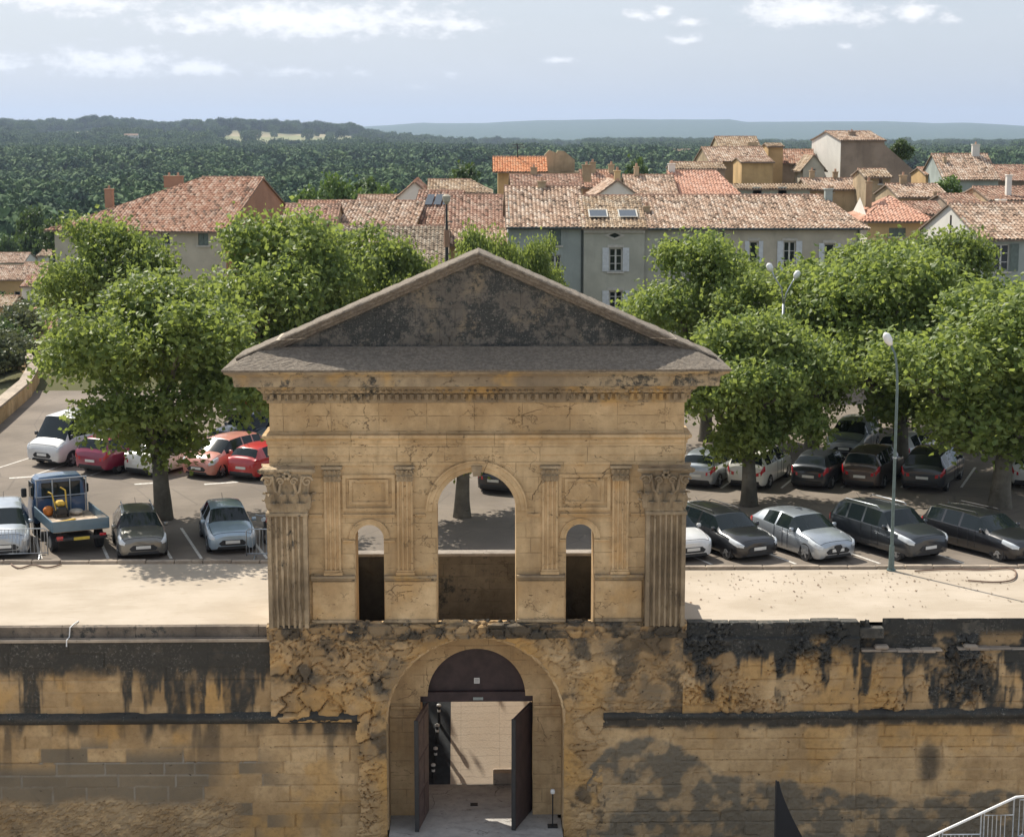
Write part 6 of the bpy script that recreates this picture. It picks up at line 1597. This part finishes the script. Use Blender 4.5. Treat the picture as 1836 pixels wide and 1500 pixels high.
px_house('stone_hut', 'small square stone house with one dark window below the tall building', 1552, 1597, 316, 303, 148, 5, roof=T_ochre, wall=W_stone, windows=[(1.1, 11.0, .35, .5)], seed=37)
px_house('low_house', 'grey-green low building with dark openings behind the long terrace roof', 1318, 1452, 338, 330, 150, 5, roof=T_ochre, wall=W_grey2, windows=[(1.5, 10.1, .7, .6), (3.6, 10.1, .7, .6)], seed=38)
px_house('low_house', 'pale stone walls under small roofs below the tall building, left of the stone hut', 1450, 1552, 338, 320, 152, 6, roof=T_pale, wall=W_stone, chim=[(.8, 3, .4, .6), (2.8, 3, .4, .5)], windows=[(1.6, 10.2, .5, .5)], seed=39)
px_house('low_house', 'rubble-walled house with a worn pink roof right of the smooth pink hipped roof', 1612, 1700, 352, 330, 135, 8, roof=T_pale, wall=W_stone, chim=[(1.2, 4, .5, .6)], windows=[(2.6, 10.2, .5, .6)], seed=40)
px_house('low_house', 'narrow dark stone house between the yellow house and the white gable', 1640, 1695, 382, 362, 121, 6, roof=T_brown, wall=W_dark, windows=[(.8, 9.2, .5, .5)], seed=41)
px_house('pink_roof_house', 'house with a plain pink tiled roof and white chimney on the far right hill', 1692, 1790, 319, 276, 172, 9, z0=3, roof=T_pale, wall=W_grey2, chim=[(4.1, 4.2, .7, 1.0, W_white), (.8, 3, .3, .4)], seed=42)
px_house('low_house', 'small tiled roof poking out left of the pink roofed hill house', 1660, 1705, 312, 300, 178, 6, z0=3, roof=T_red, wall=W_ochre, seed=43)
px_house('low_house', 'worn roof at the right edge with a pale round chimney', 1775, 1870, 357, 335, 126, 8, roof=T_brown, wall=W_stone, chim=[(1.7, 1.5, .35, 1.3, W_white)], seed=44)
px_house('low_house', 'grey flat-topped buildings at the far right edge beyond the vines', 1790, 1900, 322, 296, 185, 9, z0=3, roof=T_brown, wall=W_dark, seed=45)
px_house('low_house', 'dark stone wall house with a brown roof under the green vines', 1700, 1778, 362, 348, 128, 5, roof=T_brown, wall=W_dark, seed=46)
# ruined stone wall by the hut
rw = at(975, 308, 170)
def ruin():
    mb = MB(); prof = [(0, 0), (2.9, 0), (2.9, 1.1), (2.4, 1.5), (1.9, 1.9), (1.3, 1.95), (1.2, 1.75), (.5, 2.0), (.1, 1.6), (0, 1.2)]
    mb.prism(prof, 'y', 0, .8); mb.prism([(p[0]*.5+1.4, p[1]*.8) for p in prof], 'y', 1.2, 3.2); return mb
o = ruin().build('ruined_wall', W_stone); o.location = (rw.x, 170, rw.z); meta(o, 'broken stone wall standing right of the bright orange roof', 'wall')
o2 = MB().box(-.5, 4, -.2, 4, -6, -.02).build('wall_footing', W_stone, o)
ae = at(928, 281, 167); mb = MB(); mb.tube([(0, 0, -.5), (0, 0, 1.15)], .05, 6)
for z, l in ((1.1, .5), (.85, .65)): mb.tube([(-l, 0, z), (l, 0, z)], .03, 5)
o = mb.build('roof_aerial', m_trim); o.location = (ae.x, 167, ae.z); meta(o, 'television aerial above the bright orange roof', 'aerial')
# thin mast by the olive roof
mp = at(801, 430, 102); mt_ = at(801, 350, 102)
ms = thing('roof_mast', 'thin dark mast with a pale lantern head, rising at the end of the olive roof', 'mast', (mp.x, 102, 0))
MB().tube([(0, 0, 0), (0, 0, mp.z+.0), (0, 0, mt_.z-.5)], [.10, .09, .05], 8).build('pole', m_trim, ms)
MB().tube([(0, 0, mp.z-.4), (0, 0, mp.z+.55)], .16, 8).build('sleeve', W_brown, ms); MB().tube([(0, 0, mt_.z-.5), (0, 0, mt_.z-.35), (0, 0, mt_.z-.05), (0, 0, mt_.z+.05)], [.06, .2, .24, .1], 10).build('lantern', W_beige, ms)
MB().tube([(0, 0, mp.z+1.0), (.35, 0, mp.z+1.0)], .03, 5).build('bracket', m_trim, ms)

# lower village at the left
R2_ = 'houses of the lower village'
LV = [
 (-30, 75, 500, 476, 205, 8, T_pale, W_ochre, 'flat ochre-walled house with a pale roof, lower village by the left edge'),
 (35, 98, 488, 470, 235, 7, T_pale, W_ochre, 'long pale roof just above the orange roofed house of the lower village'),
 (38, 96, 512, 494, 196, 7, T_red, W_white, 'orange-red roofed house with a pale wall in the lower village'),
 (-20, 42, 470, 453, 262, 8, T_pale, W_white, 'farthest pale pink roof of the lower village by the dark round tree'),
 (66, 112, 458, 448, 270, 8, T_ochre, W_white, 'small pale flat-roofed house right of the dark round tree'),
 (-30, 20, 548, 530, 190, 6, T_ochre, W_ochre, 'tan wall and roof at the left edge behind shrubs'),
 (60, 130, 596, 575, 150, 7, T_red, W_ochre, 'low reddish roof partly hidden by the front left tree crown'),
]
for k, (x0, x1, ye, yr, Y, d, rf, wl_, lab) in enumerate(LV):
    zz = at(50, ye, Y).z; px_house('village_house', lab, x0, x1, ye, yr, Y, d, z0=zz-4.5, roof=rf, wall=wl_, group=R2_, windows=[(1.6, 2.2, .7, .9), (3.4, 2.2, .7, .9)] if (x1-x0) > 50 and Y < 240 else (), seed=60+k)
a = at(20, 568, 165); house('village_house', 'whitewashed house with a slanting pink roof and one dark window in the lower village', a.x, 165, a.z-5, a.z, 3.9, 7, 1.2, roof=T_pink, wall=W_white, ridge='y', ridgeoff=.9, windows=[(1.55, 3.3, .75, .9)], group=R2_, seed=80)

# ================================================================== FOREGROUND OF THE COURTYARD
bn = at(1393, 1400, 48.5); bb = at(1432, 1500, 48.5)
fl_ = thing('feather_banner', 'narrow black curved sail-shaped banner standing against the foot of the right rampart', 'banner', (bn.x, 48.5, FLOOR))
hN = bn.z-FLOOR; wB = bb.x-bn.x
prof = [(0, .3), (0, hN)]+[(.06+wB*1.75*(t**1.3), hN-(hN-bb.z+FLOOR)*1.45*t) for t in [i/12 for i in range(13)]]
prof += [(prof[-1][0]*.9, .3)]
MB().prism(prof, 'y', -.02, .02).build('cloth', plain('black_cloth', (.012, .013, .016), .8), fl_); MB().tube([(-.02, 0, 0), (-.02, 0, hN+.03)], .025, 6).build('pole', m_trim, fl_); MB().box(-.3, .3, -.3, .3, 0, .06, bev=.02).build('base', m_trim, fl_)

YS = 44.5
p0, p1 = at(1660, 1503, YS), at(1822, 1428, YS)
st_ = thing('metal_stairs', 'white and grey metal stair tower with barred guard rails rising at the lower right corner', 'stairs', (p0.x, YS, FLOOR))
sl_ = (p1.z-p0.z)/(p1.x-p0.x); ox = p0.x; LEN = 7.5; base = p0.z-FLOOR
mb = MB(); x0 = -5.0
def hz2(x): return base+sl_*x
xe = p1.x-p0.x
for dy in (0,):
    m_ = MB(); m_.tube([(x0, dy, hz2(x0)), (xe, dy, hz2(xe)), (xe+.25, dy, hz2(xe)+.02), (xe+5, dy, hz2(xe)+.02)], .036, 8); m_.build('handrail', m_white, st_, smooth=True)
# stepped guard frames hanging under the rail
k = 0; x = x0
while x < xe-.1:
    x2 = min(x+1.08, xe); top = hz2(x)-.10+.02; bot = top-1.0
    m_ = MB()
    if bot < .1: bot = .1
    if top > .3:
        m_.tube([(x+.03, 0, bot), (x+.03, 0, top), (x2-.05, 0, top), (x2-.05, 0, bot), (x+.03, 0, bot)], .022, 6)
        n = int((x2-x-.1)/.11)
        for i in range(1, n): m_.tube([(x+.03+i*.11, 0, bot), (x+.03+i*.11, 0, top)], .013, 5)
        m_.tube([(x+.03, 0, top), (x+.03, 0, min(hz2(x)+.0, top+.5))], .022, 6); m_.tube([(x2-.05, 0, top), (x2-.05, 0, hz2(x2-.05))], .022, 6)
        m_.build('guard_panel', m_steel, st_)
    x = x2
m_ = MB(); top = hz2(xe)-.02; m_.tube([(xe+.1, 0, top-1.05), (xe+.1, 0, top-.05), (xe+4.8, 0, top-.05), (xe+4.8, 0, top-1.05), (xe+.1, 0, top-1.05)], .022, 6)
for i in range(1, 42): m_.tube([(xe+.1+i*.112, 0, top-1.05), (xe+.1+i*.112, 0, top-.05)], .010, 5)
m_.build('guard_panel', m_steel, st_)
x = x0; i = 0
while x < xe: 
    z = hz2(x)-1.12
    if z > .1: MB().box(x, x+.34, -1.4, -.03, z-.04, z, bev=.008).build('tread', m_steel, st_)
    x += .30
m_ = MB(); m_.box(xe, xe+5, -1.4, -.03, top-1.14, top-1.08); m_.build('landing', m_steel, st_)
for x in (-3, -1, 1, 3, xe+.2, xe+2.4, xe+4.8):
    for dy in (0, -1.4):
        t_ = (hz2(x) if x < xe else top)-1.0
        if t_ > .3: m_ = MB(); m_.tube([(x, dy, 0), (x, dy, t_)], .035, 8); m_.box(x-.1, x+.1, dy-.1, dy+.1, 0, .02); m_.build('leg', m_steel, st_)

# ================================================================== TERRAIN, FOREST, FAR HILLS
def azp(px): return math.atan((px-918)/F_PX)+YAW
def elp(py): return math.atan((750-py)/F_PX)-PITCH
RIDGE_NEAR = [(-900, 216), (-400, 214), (0, 216), (60, 218), (130, 216), (190, 211), (240, 214), (320, 220), (345, 217), (400, 217), (440, 216), (520, 222), (580, 221), (640, 226), (690, 240), (760, 247), (820, 254), (870, 247), (920, 247), (980, 252), (1060, 260), (1150, 256), (1240, 262), (1400, 275), (1836, 277), (2400, 272), (3000, 270)]
RIDGE_FAR = [(-900, 240), (500, 240), (640, 228), (700, 224), (760, 220), (860, 220), (960, 216), (1080, 213), (1230, 214), (1305, 214), (1330, 219), (1480, 217), (1580, 217), (1660, 221), (1720, 220), (1836, 226), (2200, 222), (3000, 230)]
def interp_ridge(tab, az): return np.interp(az, [azp(p[0]) for p in tab], [math.tan(elp(p[1])) for p in tab])
DN, DF = 4300.0, 15000.0
def terr(x, y):
    d = np.hypot(x, y); az_ = np.arctan2(x, y)
    z = -28*sst(185, 430, y)
    left = sst(-27.5, -44, x+np.clip(y-110, 0, 60)*.10)*sst(60, 90, y)
    zl = -7.5-20.5*sst(260, 470, y); z = np.minimum(z, zl*left+z*(1-left)) if True else z
    z = z+np.where(d > 400, (vnoise(x, y, 301, 4, 1/420.)-.5)*14*sst(400, 1000, d), 0)
    tn = interp_ridge(RIDGE_NEAR, az_)*DN+CAMH; hump = sst(1900, DN, d)*(1-sst(DN, DN+1500, d)*.9)
    z = z+(np.maximum(tn-24, -26)+26+(vnoise(x, y, 333, 4, 1/260.)-.5)*22)*hump
    tf = interp_ridge(RIDGE_FAR, az_)*DF+CAMH; z = z+(np.maximum(tf, -20)+24)*sst(9500, DF, d)
    z = np.where(y < 66, -7.4, z); z = np.where((y >= 66) & (d < 184) & (left < .01), np.minimum(z, -.12), z)
    return z
def terrain_mat():
    m, t, b = new_mat('countryside'); o = t.pos(); x, y, z = t.sep(o)
    n = t.noise(o, .004, 6, .6); n2 = t.noise(o, .03, 5, .65); n3 = t.noise(o, .0016, 4)
    c = t.mix(t.rng(n2, .35, .65), (.030, .058, .030), (.06, .10, .045))
    f = t.attr('field'); cell = t.vor(t.vm('MULTIPLY', o, (1, .45, 0)), .0052, 'Color'); r = t.sep(cell)[0]
    fc = t.mix(t.rng(r, .3, .7), (.36, .305, .21), (.25, .26, .15)); fc = t.mix(t.rng(n2, .5, .7, 0, .4), fc, (.36, .31, .22))
    c = t.mix(f, c, fc)
    near = t.rng(y, 330, 200); c = t.mix(near, c, t.mix(n2, (.07, .085, .04), (.16, .14, .09)))
    t.put(b.inputs['Base Color'], c); b.inputs['Roughness'].default_value = 1; b.inputs['Specular IOR Level'].default_value = 0
    return m
m_terr = terrain_mat()
az_l = np.radians(np.linspace(-58, 60, 420)); dl = np.concatenate([np.linspace(8, 60, 6), np.linspace(66, 500, 110), np.geomspace(510, 9000, 170), np.geomspace(9200, 30000, 50)])
A_, D_ = np.meshgrid(az_l, dl); X_ = D_*np.sin(A_); Y_ = D_*np.cos(A_)
# dense rows in y near the town come from the radial grid as well
Z_ = terr(X_, Y_)
def field_mask(x, y):
    d = np.hypot(x, y); a = np.arctan2(x, y); e = vnoise(x, y, 311, 3, 1/500.)
    def win(px0, px1, d0, d1): return sst(azp(px0), azp(px0+40), a)*sst(azp(px1), azp(px1-40), a)*sst(d0, d0+150, d)*sst(d1, d1-200, d)
    m = np.maximum.reduce([win(385, 700, 2550, 4000)*sst(.28, .40, e), win(60, 400, 3150, 4100)*sst(.36, .44, e), win(840, 1060, 2500, 4300)*sst(.30, .42, e), win(1500, 2200, 4500, 9000)*sst(.42, .6, e)*.8, win(-500, 60, 3000, 4000)*.6*sst(.5, .6, e)])
    return m
FM = field_mask(X_, Y_)
i_ = np.arange(X_.size).reshape(X_.shape); Fq = np.stack([i_[:-1, :-1], i_[:-1, 1:], i_[1:, 1:], i_[1:, :-1]], -1).reshape(-1, 4)[:, ::-1]
meta(np_mesh('terrain', np.stack([X_, Y_, Z_], -1).reshape(-1, 3), Fq, m_terr, None, {'field': FM.ravel()}, smooth=True), kind='structure')

# forest: one stuff object, crowns instanced on points
def far_leaf(name, c0, c1):
    m, t, b = new_mat(name); r = t.add('ShaderNodeObjectInfo').outputs['Random']; isl = t.add('ShaderNodeNewGeometry').outputs['Random Per Island']
    c = t.mix(t.m('ADD', t.m('MULTIPLY', r, .7), t.m('MULTIPLY', isl, .3)), c0, c1); n = t.noise(t.pos(), .0065, 4); c = t.mix(t.rng(n, .45, .60, 0, .65), c, (.125, .18, .065)); n2 = t.noise(t.pos(), .018, 3); c = t.mix(t.rng(n2, .52, .66, 0, .6), c, (.020, .048, .034))
    t.put(b.inputs['Base Color'], c); b.inputs['Roughness'].default_value = .8; b.inputs['Specular IOR Level'].default_value = .1; return m
m_far = far_leaf('forest_leaf', (.038, .085, .042), (.135, .20, .080))
def far_crown(seed, n, ls):
    r = random.Random(seed); lobes = [(0, 0, 6.0, 3.4)]+[(3.0*math.cos(a)*r.uniform(.6, 1), 3.0*math.sin(a)*r.uniform(.6, 1), r.uniform(3.6, 7.6), r.uniform(1.6, 2.6)) for a in [k*2*PI/7+r.uniform(-.3, .3) for k in range(7)]]
    return crown_np(seed, lobes, n, 3, .9, ls, 1.05)
protos = []
for k in range(8):
    V, F = far_crown(50+k, *((850, .72) if k < 4 else (300, 1.35))); me = bpy.data.meshes.new('forest_crown'); me.from_pydata(V.tolist(), [], F.tolist()); me.materials.append(m_far); o = bpy.data.objects.new('forest_crown', me); protos.append(o)
rs2 = np.random.RandomState(77)
def scatter(d0, d1, sp, jitter=1.0):
    a0, a1 = math.radians(-24), math.radians(26); pts = []
    d = d0
    while d < d1:
        n = int((a1-a0)*d/sp); a = np.linspace(a0, a1, n)+rs2.uniform(-.5, .5, n)*(a1-a0)/n; dd = d+rs2.uniform(-.5, .5, n)*sp
        pts.append(np.stack([dd*np.sin(a), dd*np.cos(a)], 1)); d += sp*.95
    return np.concatenate(pts)
P1 = scatter(235, 1300, 9.0); P2 = scatter(1300, 2600, 13.5); P3 = scatter(2600, 5200, 20)
P = np.concatenate([P1, P2, P3]); scl = np.concatenate([rs2.uniform(.6, 1.2, len(P1))**2*1.35+.35, rs2.uniform(.8, 1.45, len(P2))**2*1.25+.3, rs2.uniform(1.0, 1.7, len(P3))**2*1.1+.3])
dP = np.hypot(P[:, 0], P[:, 1]); aP = np.arctan2(P[:, 0], P[:, 1])
keep = (field_mask(P[:, 0], P[:, 1]) < .12) | (rs2.rand(len(P)) < .025)
keep &= ~((dP < 345) & (aP >= azp(150))) & ~((dP < 340) & (aP < azp(150)))
keep &= ~((aP > azp(1380)) & (dP > 2200) & (vnoise(P[:, 0], P[:, 1], 5, 3, 1/300.) < .45))
P, scl = P[keep], scl[keep]; zP = terr(P[:, 0], P[:, 1])-.5
scl = scl*np.where(np.hypot(P[:, 0], P[:, 1]) > 2600, .85, 1)
me = bpy.data.meshes.new('forest'); me.vertices.add(len(P)); me.vertices.foreach_set('co', np.stack([P[:, 0], P[:, 1], zP], 1).astype(np.float32).ravel())
for nm, arr in (('s', scl), ('rz', rs2.uniform(0, 6.28, len(P)))): me.attributes.new(nm, 'FLOAT', 'POINT').data.foreach_set('value', arr.astype(np.float32))
me.attributes.new('k', 'INT', 'POINT').data.foreach_set('value', (rs2.randint(0, 4, len(P))+4*(np.hypot(P[:, 0], P[:, 1]) > 1700)).astype(np.int32))
me.materials.append(m_far); fo = bpy.data.objects.new('forest', me); C.objects.link(fo); meta(fo, kind='stuff', label='dark green forest filling the valley behind the town', cat='forest')
ng = bpy.data.node_groups.new('forest_nodes', 'GeometryNodeTree'); ng.interface.new_socket('Geometry', in_out='INPUT', socket_type='NodeSocketGeometry'); ng.interface.new_socket('Geometry', in_out='OUTPUT', socket_type='NodeSocketGeometry')
N_ = ng.nodes; Lk = ng.links; gi = N_.new('NodeGroupInput'); go = N_.new('NodeGroupOutput'); ip = N_.new('GeometryNodeInstanceOnPoints'); gj = N_.new('GeometryNodeGeometryToInstance')
for o in protos:
    oi = N_.new('GeometryNodeObjectInfo'); oi.inputs['Object'].default_value = o; Lk.new(oi.outputs['Geometry'], gj.inputs[0])
def na(name, dt):
    n = N_.new('GeometryNodeInputNamedAttribute'); n.data_type = dt; n.inputs['Name'].default_value = name; return n.outputs['Attribute']
ip.inputs['Pick Instance'].default_value = True
cx_ = N_.new('ShaderNodeCombineXYZ'); Lk.new(na('rz', 'FLOAT'), cx_.inputs[2]); e2r = N_.new('FunctionNodeEulerToRotation'); Lk.new(cx_.outputs[0], e2r.inputs[0])
Lk.new(gi.outputs[0], ip.inputs['Points']); Lk.new(gj.outputs[0], ip.inputs['Instance']); Lk.new(na('k', 'INT'), ip.inputs['Instance Index']); Lk.new(e2r.outputs[0], ip.inputs['Rotation']); Lk.new(na('s', 'FLOAT'), ip.inputs['Scale']); Lk.new(ip.outputs[0], go.inputs[0])
md = fo.modifiers.new('forest', 'NODES'); md.node_group = ng

# single trees near the village and shrubs on the slope
def make_bush(seed, mat, R=3.0, H=5.0, n=420, ls=.42, name='shrub', trunk=True):
    r = random.Random(seed); lobes = [(0, 0, H*.5, R*.6)]+[(R*.55*math.cos(a), R*.55*math.sin(a), H*r.uniform(.3, .75), R*r.uniform(.35, .5)) for a in [k*2*PI/6+r.uniform(-.4, .4) for k in range(6)]]+[(0, 0, H-R*.35, R*.36)]
    V, F = crown_np(seed, lobes, n, 9, .7, ls, 1.0); cr = np_mesh('crown', V, F, mat, None, smooth=False); m_ = MB(); m_.tube([(0, 0, -.5), (0, 0, H*.55)], [R*.09, R*.04], 7); tk_ = m_.build('trunk', m_bark)
    BV.append((cr.data, tk_.data)); bpy.data.objects.remove(cr); bpy.data.objects.remove(tk_)
BV = []
m_leaf4 = leaf_mat('fresh_leaf', (.09, .16, .04), (.16, .25, .07), .3)
make_bush(11, m_leaf2, 4.2, 9.5, 620, .55); make_bush(12, m_leaf4, 4.5, 8.0, 620, .5); make_bush(13, m_leaf3, 2.4, 3.4, 380, .34); make_bush(14, m_leaf2, 2.2, 3.2, 380, .32)
def put_tree(name, cat, v, X, Y, z, s, label, group=None, sz=None):
    t = thing(name, label, cat, (X, Y, z), random.Random(int(X*7)).uniform(0, 6), group); t.scale = (s, s, sz or s)
    for nm, me in (('trunk', BV[v][1]), ('crown', BV[v][0])):
        o = bpy.data.objects.new(nm, me); C.objects.link(o); o.parent = t; KIDS.setdefault(t.name, []).append(o)
def tz(X, Y): return float(terr(np.array([X]), np.array([Y]))[0])
for v, px, ytop, Y, s, lab in [
    (0, 62, 376, 285, .8, 'dark round-topped tree standing among the lower village roofs'),
    (1, 600, 312, 205, 1.0, 'bright green tree behind the small lean-to roof, left of the whitish roof'),
    (1, 552, 335, 190, .75, 'bright green tree right behind the brown gable of the large house'),
    (0, 655, 322, 215, .9, 'darker green tree between the bright green tree and the pale pink gable'),
    (0, 130, 385, 235, 1.0, 'dark tree peeping over the left corner of the large tiled roof'),
    (1, 690, 330, 200, .7, 'round green tree above the whitish sunlit roof'),
    (0, 835, 298, 230, .9, 'green tree behind the bleached tan roof'),
    (0, 1140, 290, 260, .9, 'dark green tree beyond the white gable house'),
    (1, 1702, 318, 150, .55, 'green bush-like tree below the pink roofed hill house'),
    (0, 1617, 250, 196, .32, 'small dark cypress-like tree on the sloping wing of the tallest building'),
    (0, 8, 425, 320, .7, 'dark tree at the left edge above the farthest pale roof')]:
    p = at(px, ytop, Y); Hs = (9.5 if v == 0 else 8.0)*s; z_ = min(p.z-Hs, 90); g0 = tz(p.x, Y)
    if p.z-g0 > 3 and p.z-g0 < 22 and Y > 150 and px < 1500: put_tree('broadleaf_tree', 'tree', v, p.x, Y, g0-.2, s, lab, 'trees around the village', sz=(p.z-g0)/(9.5 if v == 0 else 8.0))
    else: put_tree('broadleaf_tree', 'tree', v, p.x, Y, z_, s, lab, 'trees around the village')
rb = random.Random(31)
def mass(name, label, spots, v):
    """many shrubs that read as one mass: a single object"""
    V = []; F = []; n = 0
    for X, Y, z, s in spots:
        me_ = BV[v][0]; co = np.empty(len(me_.vertices)*3, dtype=np.float32); me_.vertices.foreach_get('co', co); co = co.reshape(-1, 3); a = rb.uniform(0, 6.3)
        R = np.array([[math.cos(a), -math.sin(a), 0], [math.sin(a), math.cos(a), 0], [0, 0, 1]]); V.append(co@R.T*s+np.array([X, Y, z])); F.append(np.arange(len(co)).reshape(-1, 4)+n); n += len(co)
    return meta(np_mesh(name, np.concatenate(V), np.concatenate(F), BV[v][0].materials[0], smooth=False), label, 'shrubs', kind='stuff')
sp = [[], []]
for k in range(34):
    px = rb.uniform(-160, 75); py = rb.uniform(655, 722); Y = 118+(715-py)*.33+rb.uniform(-4, 4); p = at(px, py, Y); z_ = tz(p.x, Y); s = rb.uniform(.55, 1.0)
    sp[k % 3 == 0].append((p.x-1.5, Y, max(z_, p.z-4.5*s)-.2, s))
mass('slope_scrub', 'grey-green scrub on the slope outside the curved parapet', sp[0], 2); mass('slope_scrub', 'dark green scrub on the slope outside the curved parapet', sp[1], 3)
mass('vines', 'green vines above the dark stone house at the right edge', [(at(1735+k*24, 345, 132+k*2).x, 132+k*2, at(1735, 345, 132+k*2).z-2.2, .5) for k in range(5)], 2)
mass('garden_shrubs', 'dark green garden shrubs between the lower village roofs', [(at(-30+k*22, 528, 200).x, 200-k*2, at(0, 528+rb.uniform(-14, 14), 200).z-2.4, .75) for k in range(7)], 3)
# dry leaves and grit on the sand
Vl = []; 
for k in range(230):
    px = rb.uniform(1235, 1836); py = 1026+abs(rb.gauss(0, 26)); g_ = ground(px, min(py, 1100), .012); a = rb.uniform(0, 6.3); s = rb.uniform(.02, .055)
    for q in range(4): Vl.append((g_.x+s*math.cos(a+q*PI/2)*(1 if q % 2 else .6), g_.y+s*math.sin(a+q*PI/2), .014+rb.uniform(0, .03)))
meta(np_mesh('dry_leaves', np.array(Vl), np.arange(len(Vl)).reshape(-1, 4), plain('dry_leaf', (.14, .085, .05), .9, var=.5), smooth=False), 'dry leaves and grit scattered on the sand right of the gate', 'leaves', kind='stuff')
# farm buildings glinting in the valley
for k, (px, py, Y, w_, lab) in enumerate(((222, 243, 2650, 20, 'white farmhouse far left in the distant forest'), (655, 273, 1900, 18, 'small white farmhouse on the forest slope behind the orange roof'), (1112, 283, 1500, 16, 'white villa among the trees above the red gable roof'), (1208, 272, 1700, 16, 'white villa among the trees left of the hilltop stone houses'))):
    p = at(px, py, Y); g0 = tz(p.x, Y); house('farmhouse', lab, p.x, Y, min(p.z-12, g0), p.z, w_, 9, 2.5, roof=T_ochre if k % 2 else T_pale, wall=W_white, group='farmhouses in the valley', seed=90+k)

# ================================================================== HAZE
mh = bpy.data.materials.new('haze_air'); mh.use_nodes = True; hn = mh.node_tree; hn.nodes.remove(hn.nodes['Principled BSDF'])
pv = hn.nodes.new('ShaderNodeVolumePrincipled'); pv.inputs['Color'].default_value = (.60, .74, .98, 1); pv.inputs['Density'].default_value = .000065; pv.inputs['Anisotropy'].default_value = .2
hn.links.new(pv.outputs[0], hn.nodes['Material Output'].inputs['Volume'])
mb = MB(); mb.box(-32000, 32000, -400, 32500, -60, 420); meta(mb.build('haze', mh), kind='stuff', label='pale haze over the valley', cat='haze')
